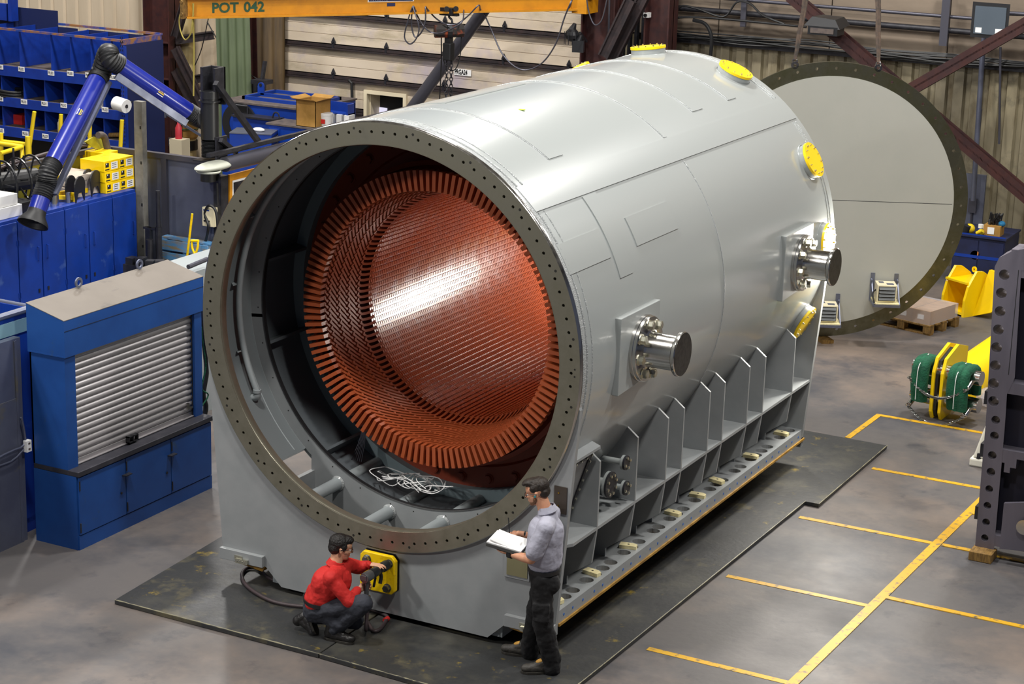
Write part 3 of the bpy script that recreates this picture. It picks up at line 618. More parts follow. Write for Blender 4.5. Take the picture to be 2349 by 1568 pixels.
# core frame rings behind the bulkhead
h = MB(); arcwall(h, 1.83, 1.957, 1.46, 1.60, 0, 360, 120); mp('core_frame_ring', h, mat('blue_grey_ring_paint', '#7d8c90', .4), 35)  # frame ring in one even blue-grey
for a in (-78, -104, -142): h = MB(); h.prism([(0, 0), (.13, 0), (.13, .7), (0, .7)], pt(a, .78, 1.83), pt(a, 0, 1) - C0, YA, .03); mp('web_plate', h, bpy.data.materials['dark_grey_painted_shade'])  # webs take the darkened chamber colour too, shade painted in
h = MB(); h.lathe([(1.14, 1.66), (1.44, 1.60), (1.46, 1.575), (1.60, 1.575), (1.62, 1.55), (1.835, 1.55), (1.835, 1.62), (1.14, 1.70)], C0, YA, 126, ref=UP); pr = mp('press_ring', h, 'coilring', 40)
for k in range(36):
    a = -20.5 - k * 7.6 + 3
    h = MB(); a_ = -30 - k * 10
    h.hexb(pt(a_, 1.55, 1.74), (0, -1, 0), .046, .035, wash=1); mp('press_bolt', h, 'coilring', parent=pr)
# bore: slotted, ducted core
NS = 126; st = 2 * PI / NS
def core():
    rows = []; y = 1.58; K = 0
    while y < 5.15:
        rows += [(y, 1.130), (y + .026, 1.130), (y + .026, 1.165), (y + .036, 1.165)]; y += .036
    rows.append((y, 1.13)); vs = []; n = 4 * NS
    cs = []
    for k in range(NS):
        c = k * st
        for f, kind in ((-.30, 0), (.30, 0), (.32, 1), (.68, 1)): cs.append((math.sin(c + f * st), math.cos(c + f * st), kind))
    for y, r in rows:
        for sx, cz, kind in cs: rr_ = r if kind == 0 else 1.142; vs.append((rr_ * sx, y, ZC + rr_ * cz))
    fs = []
    for i in range(len(rows) - 1):
        for j in range(n): fs.append((i * n + j, i * n + (j + 1) % n, (i + 1) * n + (j + 1) % n, (i + 1) * n + j))
    return vs, fs
vs, fs = core(); h = MB(); h.v = vs; h.f = fs; h.mi = [0] * len(fs); mp('bore', h, 'bore')
# end winding: one coil end = square end block + slanted bar + bend into its slot
def coilmesh(th0):
    h = MB(); a = math.radians(th0); D = math.radians(-27)
    def P(t, r, y): return V((r * math.sin(t), y, ZC + r * math.cos(t)))
    wb = .036; t0 = P(a, 1, 0) - C0; tn = V((math.cos(a), 0, -math.sin(a)))
    vs = []
    for r, y0, y1 in ((1.245, .875, .985), (1.44, .875, .975)):
        for y, s_ in ((y0, -1), (y0, 1), (y1, 1), (y1, -1)): vs.append(C0 + t0 * r + tn * s_ * wb / 2 + V((0, y, 0)))
    h.add(vs, [(0, 1, 2, 3), (4, 7, 6, 5), (0, 4, 5, 1), (1, 5, 6, 2), (2, 6, 7, 3), (3, 7, 4, 0)])
    pts = []; ups = []
    for i in range(15):
        t = i / 14
        if t < .78: s_ = t / .78; th = a + D * (s_ ** 1.0); y = .96 + .50 * s_; r = 1.262 - .085 * s_
        else: s_ = (t - .78) / .22; th = a + D * (1 + .05 * s_ * (1 - s_)); y = 1.46 + .17 * s_; r = 1.177 - .037 * s_
        pts.append(P(th, r, y)); ups.append(P(th, 1, 0) - C0)
    h.sweep(pts, .026, .040, lambda i: ups[i])
    for i in (1, 4, 7, 10): h.sweep([pts[i] + (pts[i + 1] - pts[i]) * q for q in (.1, .42)], .040, .052, lambda j, i=i: ups[i])
    # outer layer bar running the other way behind
    pts2 = [P(a - D * s_, 1.40 - .12 * s_, .95 + .5 * s_) for s_ in (0, .33, .66, 1)]; u2 = [P(a - D * s_, 1, 0) - C0 for s_ in (0, .33, .66, 1)]
    h.sweep(pts2, .024, .03, lambda i: u2[i])
    return h
proto = None; rest = MB(); cnt = 0; hid = []
order = sorted(range(NS), key=lambda k: abs(((k * 360 / NS - 78 + 180) % 360) - 180))
hidden = set(order[:26])
for k in range(NS):
    th = k * 360 / NS + .3
    if k in hidden: c = coilmesh(th); rest.add(c.v, c.f); continue
    if proto is None: proto = obj('winding_coil', coilmesh(th), 'coil', mach, smooth=25); th_p = th; continue
    q = proto.copy(); COL.objects.link(q); q.parent = mach
    a = math.radians(th - th_p); A = Matrix.Translation(C0 - V(mach.location)) @ Matrix.Rotation(a, 4, 'Y') @ Matrix.Translation(-(C0 - V(mach.location))); q.matrix_basis = A
mp('winding_coils', rest, 'coil', kind='stuff')
h = MB(); h.lathe([(1.295, 1.02), (1.215, 1.50), (1.235, 1.50), (1.38, .99)], C0, YA, 126, ref=UP); h.lathe([(1.455, 1.10), (1.50, 1.14), (1.50, 1.18), (1.44, 1.2)], C0, YA, 126, ref=UP); mp('winding_support_cone', h, 'coilring', 40)
h = MB(); rr = random.Random(11)
for k in range(14):
    x = rr.uniform(-.55, .15); pts = [(x + rr.uniform(-.05, .05) + .16 * math.cos(i * .9 + k), 1.02 + .12 * math.sin(i * .9 + k) + rr.uniform(-.02, .02), .99 + .1 * abs(math.sin(i * .5 + k)) + rr.uniform(0, .03)) for i in range(7)]; h.tube(pts, .005, 5, smooth=4)
mp('instrument_leads', h, 'paper', 60, label='loose white wires', kind='stuff')
h = MB()
for k in range(6): x = -1.02 + k * .012; h.tube([(x + .05, 1.25, 1.75), (x + .02 - .01 * k, 1.3, 1.5), (x + .01, 1.25, 1.3), (x - .03 + .012 * k, 1.15, 1.1)], .004, 5, smooth=4)
mp('instrument_cable', h, 'pipe', 60)
# side ribs, shelf, base rail
def skewx(z): return 1.83 + (z - .39) * .078
ribs = [.735, 1.565, 2.28, 2.67, 3.34, 3.74, 4.44, 4.91, 5.84]
arc = []
for i in range(11):
    z = 1.835 + (1.11 - 1.835) * i / 10; arc.append((math.sqrt(4.0 - (z - ZC) ** 2) - .004, z))
for y in ribs:
    h = MB(); h.prism([(skewx(1.11), 1.11), (1.89, 1.745)] + arc, (0, y + .014, 0), (1, 0, 0), (0, 0, 1), .026)
    h.prism([(1.25, .49), (1.60, .49), (1.60, .57), (1.845, .75), (skewx(1.08), 1.08), (1.25, 1.08)], (0, y + .014, 0), (1, 0, 0), (0, 0, 1), .026); mp('rib', h, 'frame')
h = MB(); h.prism([(1.12, .095), (1.80, .095), (skewx(1.1), .24), (skewx(1.1), 6.44), (1.12, 6.44)], (0, 0, 1.08), (1, 0, 0), (0, 1, 0), .03); mp('side_shelf', h, 'frame')
bays = [.095] + ribs + [6.44]; holes = []
for i in range(len(bays) - 1):
    a, b = bays[i], bays[i + 1]; n = 4 if b - a > .75 else (3 if b - a > .6 else 2)
    if b - a < .30: n = 1
    for k in range(n): holes.append(a + .09 + (k + .5) * min(.175, (b - a - .12) / n))
holes = sorted(holes)
def railtop():
    h = MB(); K = 16; x0, x1 = 1.60, 1.83; edges = [.095]
    for i in range(len(holes) - 1): edges.append((holes[i] + holes[i + 1]) / 2)
    edges.append(6.50); zt = .49
    for i, c in enumerate(holes):
        y0, y1 = edges[i], edges[i + 1]; r = .068; cx = 1.715; cor = [(x1, y1), (x0, y1), (x0, y0), (x1, y0)]; ring = []; bd = []
        for j in range(K):
            t = 2 * PI * (j + .5) / K; ca, sa = math.cos(t), math.sin(t); ring.append((cx + r * ca, c + r * sa))
            ex = (x1 - cx) if ca > 0 else (cx - x0); ey = (y1 - c) if sa > 0 else (c - y0); q = min(ex / abs(ca), ey / abs(sa)); bd.append((cx + q * ca, c + q * sa))
        vs = [(x, y, zt) for x, y in bd] + [(x, y, zt) for x, y in ring] + [(x, y, zt - .10) for x, y in ring]
        fs = [(j, (j + 1) % K, K + (j + 1) % K, K + j) for j in range(K)] + [(K + j, K + (j + 1) % K, 2 * K + (j + 1) % K, 2 * K + j) for j in range(K)]
        b0 = len(vs)
        for X, Y in cor: vs.append((X, Y, zt))
        for ci, (X, Y) in enumerate(cor):
            for j in range(K):
                p, q = bd[j], bd[(j + 1) % K]
                onx = lambda s_: abs(s_[0] - X) < 1e-6; ony = lambda s_: abs(s_[1] - Y) < 1e-6
                if (onx(p) and ony(q)) or (ony(p) and onx(q)): fs.append((j, b0 + ci, (j + 1) % K))
        h.add(vs, fs)
    h.add([(1.25, .095, .49), (1.60, .095, .49), (1.60, 6.5, .49), (1.25, 6.5, .49), (1.25, .095, .37), (1.83, .095, .37), (1.83, 6.5, .37), (1.25, 6.5, .37), (1.83, .095, .49), (1.83, 6.5, .49)],
          [(0, 1, 2, 3), (4, 7, 6, 5), (5, 6, 9, 8), (4, 5, 8, 1, 0), (7, 3, 2, 9, 6)])
    return h
rl = mp('base_rail', railtop(), 'frame')
h = MB(); [h.cyl((1.715, c, .388), (1.715, c, .391), .067, n=16) for c in holes]; mp('hole_liner', h, 'gold', parent=rl)
h = MB(); h.b2((1.36, .10, .345), (1.845, 6.52, .369)); mp('masking_strip', h, 'gold', label='brown paper strip under the rail')
h = MB(); h.b2((-1.83, .1, .37), (-1.25, 6.5, .49)); mp('base_rail', h, 'frame')
h = MB(); h.prism([(-1.83, .265), (-1.36, .215), (-1.33, .265)], (0, .04, 0), (1, 0, 0), (0, 0, 1), -.09); h.b2((-1.83, .05, .25), (-1.33, .2, .27)); mp('masking_strip', h, 'gold')
h = MB(); h.tube([(1.38, .03, .262), (1.6, .02, .25), (1.82, .03, .27)], [.012, .02, .014], 8); mp('masking_strip', h, 'gold')
for k in range(30):
    y = .18 + k * .212 + (.03 if k % 3 == 0 else 0)
    h = MB(); h.cyl((1.829, y, .425), (1.8325, y, .425), .013, n=10); mp('rail_plug', h, 'plug')
# feet under the belly
h = MB()
for x in (-.9, 0, .9):
    for y in (.5, 3.3, 6.0): h.b2((x - .15, y - .15, .048), (x + .15, y + .15, .112))
mp('packing_block', h, 'woodold')
# doubler plates, seams and weld runs on the shell
def patch(y0, y1, a0, a1, t=.010, name='doubler_plate', m_='shell'):
    n = max(4, int(abs(a1 - a0) / 1.5)); h = MB(); vs = []
    for i in range(n + 1):
        a = a0 + (a1 - a0) * i / n; vs += [pt(a, y0, 1.999), pt(a, y0, 2 + t), pt(a, y1, 2 + t), pt(a, y1, 1.999)]
    fs = [(0, 1, 2, 3), (4 * n, 4 * n + 3, 4 * n + 2, 4 * n + 1)]
    for i in range(n):
        q = 4 * i
        for k in range(3): fs.append((q + k, q + 4 + k, q + 5 + k, q + k + 1))
    h.add(vs, fs); return mp(name, h, m_, 30)
patch(.10, 6.54, 39.4, 47.2, .012, 'joint_strap'); patch(.10, 6.54, -47.2, -39.4, .012, 'joint_strap')
patch(.10, .94, 56.8, 64.9); patch(1.50, 2.45, 56.8, 64.95); patch(.99, 1.26, 47.6, 70.85); patch(1.0, 1.28, -35, 34.3)
patch(3.29, 3.36, -38, 39, .004, 'joint_strap'); patch(4.37, 4.62, -34, 33.6); patch(5.36, 5.57, -34, 33.5); patch(1.35, 2.98, -60, -4.5)
def weldrun(pts, r=.0065): h = MB(); h.tube(pts, [r * (1 + .35 * random.random()) for _ in pts], 6); mp('weld_bead', h, 'weld', 60)
def ring(y, a0, a1, r=.0065): weldrun([pt(a0 + (a1 - a0) * i / 120, y, 2.0) for i in range(121)], r)
for y, a0, a1, r in ((.14, -100, 39, .011), (.245, -100, 39, .007), (.14, 47.5, 112, .009), (.245, 47.5, 112, .006), (.995, -35, 34, .007), (1.0, 47.6, 70, .007), (3.285, -38, 38.9, .009), (3.285, 47.6, 118, .006), (4.365, -34, 33.5, .009), (5.355, -34, 33.4, .009), (6.40, -40, 38, .007), (6.47, -40, 38, .008), (6.40, 48, 88, .005), (6.47, 48, 88, .006), (.09, 56.8, 64.9, .006)): ring(y, a0, a1, r)
h = MB(); P = pt(13.1, 1.73, 2.004); h.ball(P, (.035, .02, .006), 8); h.ball(P + V((.02, .012, 0)), (.02, .012, .006), 8); mp('masking_dot', h, mat('lime_tape', '#a8e41a', .5), label='small lime green tape scrap')
# yellow port covers
def port(th, y=6.20, r=.205):
    c = pt(th, y); n = (c - V((0, y, ZC))).normalized(); tx = YA
    h = MB(); h.cyl(c - n * .05, c + n * .052, r * .97, n=40); h.lathe([(r * 1.06, -.035), (r, .0)], c, n, 36); nk = mp('port_neck', h, 'shell', 40)
    h = MB(); h.cyl(c + n * .055, c + n * .083, r, n=40); pc = mp('port_cover', h, 'yellow', 40); u = V(YA); v = n.cross(u)
    for k in range(12):
        t = 2 * PI * (k + .5) / 12; b = c + n * .083 + (u * math.cos(t) + v * math.sin(t)) * r * .82; h = MB(); h.hexb(b, n, .011 if k % 2 else .007, .016, wash=1); mp('bolt', h, 'bolt', parent=pc)
for th in (-35, -7, 24, 62, 88, 116): port(th)
# lifting trunnions
def trunnion(y):
    z = ZC - .03; h = MB()
    h.prism([(y - .50, 3.10), (y + .36, 3.10), (y + .36, 2.42), (y - .50, 2.38)], (1.965, 0, 0), (0, 1, 0), (0, 0, 1), .065)
    mp('trunnion_pad', h, 'shell', bevel=.006)
    h = MB(); h.lathe([(.0, 0), (.312, 0), (.312, .030), (.306, .034), (.306, .062), (.300, .068), (.20, .072), (.172, .085), (.165, .11), (.165, .34), (.175, .355), (.205, .362), (.209, .37), (.209, .392), (.203, .40), (.0, .40)], (2.03, y, z), (1, 0, 0), 56)
    tr = mp('trunnion', h, 'steel', 30)
    h = MB(); h.cyl((2.4302, y, z), (2.4315, y, z), .20, n=48); mp('end_face', h, 'steelend', parent=tr)
    for k in range(8):
        t = 2 * PI * k / 8 + .2; h = MB(); h.hexb((2.099, y + .243 * math.cos(t), z + .243 * math.sin(t)), (1, 0, 0), .042, .05, wash=1); mp('bolt', h, 'bolt', parent=tr)
trunnion(1.25); trunnion(5.42)
# bolted hatch and blanking flanges above the shelf
def blank(c, r, ln, nb, d=(1, 0, 0)):
    c = V(c); d = V(d).normalized(); h = MB(); h.cyl(c - d * ln, c, r * .42, n=18); h.cyl(c - d * .012, c + d * .012, r, n=28); bf = mp('blanking_flange', h, 'shell', 40)
    h = MB(); h.cyl(c + d * .016, c + d * .034, r, n=28); cv = mp('cover', h, 'blackm', 40, parent=bf); u = V(UP); v = d.cross(u)
    for k in range(nb): t = 2 * PI * k / nb + .3; h = MB(); h.hexb(c + d * .034 + (u * math.cos(t) + v * math.sin(t)) * r * .74, d, .015, .016); mp('bolt', h, 'bolt', parent=bf)
blank((1.800, 1.120, 1.393), .125, .55, 8); blank((1.840, 1.366, 1.545), .070, .40, 4); blank((1.840, 1.392, 1.285), .070, .5, 4)
hT = V((1.87, 0, 1.885)); hB = V((1.62, 0, 1.112)); hn = V((hT.z - hB.z, 0, -(hT.x - hB.x))).normalized(); hu = (hB - hT).normalized()
arc2 = [(math.sqrt(4.0 - (z - ZC) ** 2) - .01, z) for z in [1.112 + (1.90 - 1.112) * i / 10 for i in range(11)]]
h = MB(); h.prism([(hT.x, hT.z), (hB.x, hB.z)] + arc2, (0, .60, 0), (1, 0, 0), (0, 0, 1), .505); hp = mp('hatch_housing', h, 'frame')
h = MB(); P = lambda a, y, o: hT + hu * a + V((0, y, 0)) + hn * o; LH = (hB - hT).length
def strip(mb, a0, a1, y0, y1, y2, y3, o): mb.add([P(a0, y0, o), P(a0, y1, o), P(a1, y3, o), P(a1, y2, o), P(a0, y0, o + .012), P(a0, y1, o + .012), P(a1, y3, o + .012), P(a1, y2, o + .012)], [(0, 1, 2, 3), (7, 6, 5, 4), (0, 4, 5, 1), (1, 5, 6, 2), (2, 6, 7, 3), (3, 7, 4, 0)])
strip(h, .0, .06, .11, .60, .11, .60, .001); strip(h, .06, LH - .03, .55, .60, .55, .60, .001); mp('seal_strip', h, 'blackm', parent=hp)
for k in range(5): h = MB(); h.hexb(P(.03, .15 + k * .105, .013), hn, .013, .014); mp('bolt', h, 'bolt', parent=hp)
for k in range(7): h = MB(); h.hexb(P(.10 + k * .10, .575, .013), hn, .013, .014); mp('bolt', h, 'bolt', parent=hp)
h = MB(); h.prism([(hT.x - .02, hT.z + .03), (hT.x + .05, hT.z + .01), (hT.x + .05, hT.z + .035), (hT.x - .06, hT.z + .075)], (0, .66, 0), (1, 0, 0), (0, 0, 1), .565); mp('hatch_ledge', h, 'frame')
h = MB(); h.b2((1.60, .10, 1.13), (1.66, .13, 1.55)); mp('slotted_bar', h, 'frame')
# front plate details
h = MB(); h.prism([(-.165, -.19), (.145, -.19), (.185, -.15), (.185, .145), (.145, .19), (-.165, .19), (-.20, .15), (-.20, -.15)], (-.005, .03, .51), (1, 0, 0), (0, 0, 1), .05); yp = mp('yellow_cover_plate', h, 'yellow2', bevel=.008)
h = MB(); h.prism([(-.165, -.185), (.145, -.185), (.193, -.15), (.193, .15), (.152, .198), (-.165, .198), (-.203, .15), (-.203, -.15)], (-.005, .045, .51), (1, 0, 0), (0, 0, 1), .004); mp('gasket', h, 'black', parent=yp)
for x, z in ((-.125, .63), (.115, .63), (.10, .385), (-.125, .385)): h = MB(); h.cyl((x, -.02, z), (x, -.026, z), .042, n=20); h.hexb((x, -.026, z), (0, -1, 0), .036, .035); mp('bolt', h, 'darkbolt', parent=yp)
for sx in (-1, 1):
    x0, x1 = (-1.835, -1.33) if sx < 0 else (1.33, 1.835); h = MB(); h.b2((x0, -.005, .272), (x1, .045, .385)); jp = mp('jacking_pad', h, 'frame', bevel=.004)
    xm = -1.58 if sx < 0 else 1.56; h = MB(); h.b2((xm - .05, -.03, .275), (xm + .09, -.005, .32)); h.b2((xm - .07, -.015, .30), (xm + .02, -.004, .345)); mp('clamp_block', h, 'bolt', parent=jp)
    h = MB()
    for dx in (-.03, 0, .03, .06): h.cyl((xm + dx, -.03, .298), (xm + dx, -.036, .298), .009, n=8)
    mp('screw', h, 'steel', parent=jp)
h = MB(); h.b2((1.30, .028, .74), (1.56, .046, 1.05)); npf = mp('name_plate_frame', h, 'frame', bevel=.004)
h = MB(); h.b2((1.33, .022, .77), (1.54, .03, 1.02)); mp('name_plate', h, mat('brown_primed_plate', '#7c7758', .5), parent=npf)
h = MB(); h.b2((1.775, .035, 1.45), (1.90, .047, 1.70)); dp = mp('earthing_pad', h, mat('bare_dark_steel', '#4f4740', .5, .6)); 
for z in (1.52, 1.64): h = MB(); h.cyl((1.82, .034, z), (1.82, .03, z), .008, n=8); mp('rivet', h, 'brass', parent=dp)
# wooden blocks left on the rail
blocks = [(1.72, holes[0] + .02, 'nearest the standing man')]
names = ['second from the front', 'third from the front', 'fourth from the front', 'fifth from the front', 'sixth from the front', 'seventh from the front', 'at the rear end']
ys = [.30, 1.07, 1.88, 2.98, 3.62, 4.16, 5.15, 6.12]
lab = ['nearest the standing man'] + names
for y, l_ in zip(ys, lab):
    h = MB(); a = random.uniform(-.3, .3); h.prism([(-.085, -.045), (.085, -.045), (.085, .02), (.04, .045), (-.085, .045)], (1.70, y, .4915), (math.cos(a), math.sin(a), 0), (-math.sin(a), math.cos(a), 0), .035); h.slot(1); h.cyl((1.70, y, .527), (1.70, y, .5275), .012, n=8)
    one('wood_block', h, ['wood', 'hole'], 'pale chamfered wood block on the stator base rail, ' + l_, 'wood block', 'pale wood blocks on the base rail', bevel=0)

# ------------------------------------------------------------------ blue roll-front kiosk
kx, kf, kb, ky0, ky1 = -3.68, -3.56, -4.13, -.04, 2.23
k = thing('tool_kiosk', 'tall blue tool kiosk with a slatted roller shutter and a dusty cream top', 'tool cabinet', (-3.85, 1.1, 0))
h = MB(); h.b2((kb, ky0, 0), (kf - .02, ky1, .79)); obj('base', h, 'bluek', k)
h = MB(); h.b2((kb, ky0, .79), (kf + .015, ky1 + .015, .845)); obj('worktop', h, 'worktop', k, bevel=.006)
h = MB(); h.b2((kb, ky0, .845), (kx, ky0 + .02, 2.06)); h.b2((kx - .1, ky0 + .02, .845), (kx, ky0 + .16, 2.06)); h.b2((kb, ky1 - .02, .845), (kx, ky1, 2.06)); h.b2((kx - .1, ky1 - .13, .845), (kx, ky1 - .02, 2.06)); h.b2((kb, ky0, .845), (kb + .02, ky1, 2.06)); obj('side_frame', h, 'bluek', k)
h = MB(); h.add([(kb - .01, ky0 - .015, 2.03), (kx + .02, ky0 - .015, 2.03), (kx + .02, ky0 - .015, 2.41), (kb - .01, ky0 - .015, 2.53), (kb - .01, ky1 + .015, 2.03), (kx + .02, ky1 + .015, 2.03), (kx + .02, ky1 + .015, 2.41), (kb - .01, ky1 + .015, 2.53)], [(0, 1, 2, 3), (7, 6, 5, 4), (1, 5, 6, 2), (0, 3, 7, 4), (0, 4, 5, 1), (3, 2, 6, 7)]); hd = obj('shutter_housing', h, 'bluek', k)
h = MB(); h.b2((kx + .02, ky0 - .015, 2.30), (kx + .023, ky1 + .015, 2.304)); obj('housing_seam', h, 'black', k)
h = MB(); h.add([(kb - .012, ky0 - .017, 2.531), (kx + .022, ky0 - .017, 2.411), (kx + .022, ky1 + .017, 2.411), (kb - .012, ky1 + .017, 2.531), (kb - .012, ky0 - .017, 2.537), (kx + .022, ky0 - .017, 2.417), (kx + .022, ky1 + .017, 2.417), (kb - .012, ky1 + .017, 2.537)], [(0, 3, 2, 1), (4, 5, 6, 7), (0, 1, 5, 4), (1, 2, 6, 5), (2, 3, 7, 6), (3, 0, 4, 7)]); obj('top_sheet', h, 'kiosktop', k, label='dusty cream top')
n = 17; pr = []; z0 = .90; z1 = 2.04; hs = (z1 - z0) / n
for i in range(n):
    z = z0 + i * hs
    for f, d in ((0, .0), (.12, -.012), (.35, -.020), (.62, -.020), (.86, -.010), (.99, .0)): pr.append((kx - .045 - d - .02, z + f * hs))
pr.append((kx - .065, z1)); q = len(pr); y0, y1 = ky0 + .16, ky1 - .13; h = MB()
h.add([(x, y0, z) for x, z in pr] + [(x, y1, z) for x, z in pr], [(j, q + j, q + j + 1, j + 1) for j in range(q - 1)]); sh = obj('roller_shutter', h, 'slat', k, smooth=50)
h = MB(); h.b2((kx - .07, y0, .85), (kx - .045, y1, .905)); h.b2((kx - .05, y0, .85), (kx - .02, y1, .862)); obj('bottom_bar', h, 'slat', k, bevel=.003)
h = MB(); yc = 1.0; h.b2((kx - .03, yc - .08, .865), (kx + .015, yc + .08, .875)); h.b2((kx - .03, yc - .08, .925), (kx + .015, yc + .08, .935)); [h.b2((kx - .03, yc + a, .865), (kx + .015, yc + a + .012, .935)) for a in (-.08, -.01, .068)]; obj('shutter_handle', h, 'blackp', k)
h = MB(); h.b2((kx - .035, 2.0, .95), (kx - .02, 2.1, .975)); h.b2((kx - .03, 1.96, .96), (kx - .005, 2.0, 1.03)); obj('hasp_lock', h, 'steel', k)
h = MB(); h.b2((kx - .04, ky1 - .14, .86), (kx - .03, ky1 - .125, 2.04)); obj('guide_rail', h, 'blackm', k)
ds = [(ky0 + .02, .72), (.73, 1.49), (1.50, ky1 - .01)]
for i, (a, b) in enumerate(ds):
    h = MB(); h.b2((kf - .02, a, .16), (kf, b, .775)); d = obj('door', h, 'bluek', k, bevel=.003)
    hy = b - .05 if i < 2 else a - .0; h = MB(); h.prism([(0, -.06), (.05, -.05), (.05, .05), (0, .06)], (kf, (b if i < 2 else a), .60), (1, 0, 0), (0, 1, 0), .01); h.cyl((kf, b - .08 if i < 2 else a + .05, .42), (kf + .012, b - .08 if i < 2 else a + .05, .42), .012, n=10)
    if i < 2: obj('handle', h, 'blackm', d)
    h = MB(); yy = a + .005; h.cyl((kf + .004, yy, .19), (kf + .004, yy, .29), .008, n=8); h.cyl((kf + .004, yy, .64), (kf + .004, yy, .74), .008, n=8); obj('hinge', h, 'blackm', d)
h = MB(); h.b2((kf - .02, ky0 + .01, 0), (kf - .005, ky1, .15)); obj('kick_plate', h, 'bluek', k)
for y in (.72, 1.72): h = MB(); h.lathe([(.03, -.008), (.055, -.008), (.055, .008), (.03, .008), (.03, -.008)], (kb + .02, y, 2.59), (1, 0, 0), 18); obj('lifting_eye', h, 'galv', k, smooth=40)
h = MB(); h.b2((kb, ky0 - .017, 2.03), (kx, ky0 - .012, 2.045)); obj('side_trim', h, 'bluek', k)
h = MB(); h.tube([(-3.900, 2.524, 2.169), (-3.900, 2.536, 1.992), (-3.900, 2.539, 1.765), (-3.900, 2.581, 1.478), (-3.900, 2.608, 1.216), (-3.900, 2.537, 0.952), (-3.900, 2.582, 0.760), (-3.92, 2.42, .4), (-3.92, 2.5, .02)], .03, 8, smooth=4)
for q_ in range(3): h.slot(1); h.tube([(-3.800, 2.388, 1.789), (-3.800, 2.416, 1.582), (-3.800, 2.459, 1.320), (-3.800, 2.381, 1.085), (-3.800, 2.500, 0.978), (-3.800, 2.384, 0.881)], .009 , 5, smooth=4) if q_ == 0 else None
one('cable_run', h, ['black', 'green'], 'dark cables and a thin green wire hanging behind the right end of the blue kiosk', 'cable', smooth=60)

# grey sheet partition at the left edge, bin behind it
h = MB(); h.b2((-4.30, -3.0, .0), (-4.22, ky0 - .03, 2.17)); par = one('sheet_partition', h, 'galv', 'grey galvanised sheet partition left of the blue kiosk', 'partition')
h = MB(); h.b2((-4.222, -.75, .0), (-4.21, -.17, 1.55)); h.b2((-4.215, -.17, 0), (-4.205, -.14, 2.15)); obj('cover_sheet', h, 'galvd', par)
h = MB(); P = V((-4.180, -0.117, 1.048)); h.tube([P + V((0, -1.2, -.14)), P + V((0, -.3, -.02)), P, P + V((0, .0, .2)), P + V((0, -.03, .3))], .012, 8, smooth=3); h.tube([P + V((0, -.6, -.09)), P + V((0, -.2, -.12)), P + V((0, .02, -.03))], .009, 6, smooth=3); one('conduit', h, 'galv', 'thin grey conduit bent up the sheet partition at the left edge', 'conduit', smooth=50)
h = MB(); P = V((-4.160, -0.088, 1.034)); h.box(P, (.05, .07, .12)); h.slot(1); h.box(P + V((.026, 0, .03)), (.004, .03, .02)); h.box(P + V((.026, 0, -.03)), (.004, .03, .02)); one('socket_box', h, ['paper', 'shelfdust'], 'white socket box on the grey sheet partition beside the kiosk', 'socket', bevel=.004)
t = thing('waste_bin', 'open blue steel bin with a grey rim showing over the left partition', 'bin', (-4.75, -.2, 0)); h = MB(); a, b, c, d = -5.25, -4.36, -1.6, .28; zt = 2.38
for p0, p1 in (((a, c, 0), (a + .03, d, zt)), ((b - .03, c, 0), (b, d, zt)), ((a, d - .03, 0), (b, d, zt)), ((a, c, 0), (b, c + .03, zt)), ((a, c, .1), (b, d, .15))): h.b2(p0, p1)
obj('body', h, 'blue', t); h = MB(); h.tube([(a, c, zt), (b, c, zt), (b, d, zt), (a, d, zt), (a, c, zt)], .035, 8); obj('rim', h, 'galv', t, smooth=40); h = MB(); h.b2((b, c, zt - .22), (b + .01, d, zt - .08)); obj('stripe', h, mat('faded_teal_strip', '#6f93a0', .6), t)

# ------------------------------------------------------------------ lockers and welding booth
LX = -8.4; ys_ = [4.3 - 2.25, 4.3 - 1.1, 4.80, 5.36, 5.92, 6.48, 7.09]
ys_ = [(-8.400, 3.032, 1.793)[1], (-8.400, 3.795, 1.647)[1], (-8.400, 4.619, 1.371)[1], (-8.400, 5.084, 1.459)[1], (-8.400, 5.554, 1.550)[1], (-8.400, 6.043, 1.582)[1], (-8.400, 6.557, 1.614)[1], 7.08]
h = MB()
for u in range(0, 7, 2):
    a, b = ys_[u], ys_[min(u + 2, 7)]
    nm = ['off the left edge, below the white boxes', 'below the extraction hood', 'below the black saddles', 'at the right end, below the yellow boxes'][u // 2]
    c = thing('locker', 'tall royal blue steel locker ' + nm, 'locker', (LX - .3, (a + b) / 2, 0)); h = MB(); h.b2((LX - .78, a + .003, 0), (LX - .012, b - .003, 2.06)); obj('body', h, 'blue', c)
    for j in range(u, min(u + 2, 7)):
        p, q = ys_[j], ys_[j + 1]; h = MB(); h.b2((LX - .012, p + .01, .05), (LX + .006, q - .01, 2.02)); d = obj('door', h, 'blue', c, bevel=.003); hy = q - .09 if j % 2 == 0 else p + .09
        h = MB(); h.tube([(LX + .006, hy, 1.62), (LX + .04, hy, 1.62), (LX + .04, hy, 1.44), (LX + .006, hy, 1.44)], .008, 6); obj('handle', h, 'blue', d); h = MB(); h.b2((LX + .006, hy - .012, 1.0), (LX + .02, hy + .012, 1.05)); obj('lock', h, 'blackm', d)
        h = MB(); hy2 = p + .02 if j % 2 == 0 else q - .02; [h.cyl((LX + .008, hy2, z), (LX + .008, hy2, z + .07), .008, n=6) for z in (.3, 1.0, 1.7)]; obj('hinge', h, 'blue', d)
WAX, WBY = -9.33, 7.5; WCX = -7.22
t = thing('booth_wall', 'grey sheet welding booth wall behind the royal blue lockers', 'partition', (WAX, 3.5, 0)); h = MB(); h.b2((WAX - .03, -1, 0), (WAX, WBY, 2.46)); obj('sheet', h, 'galvd', t)
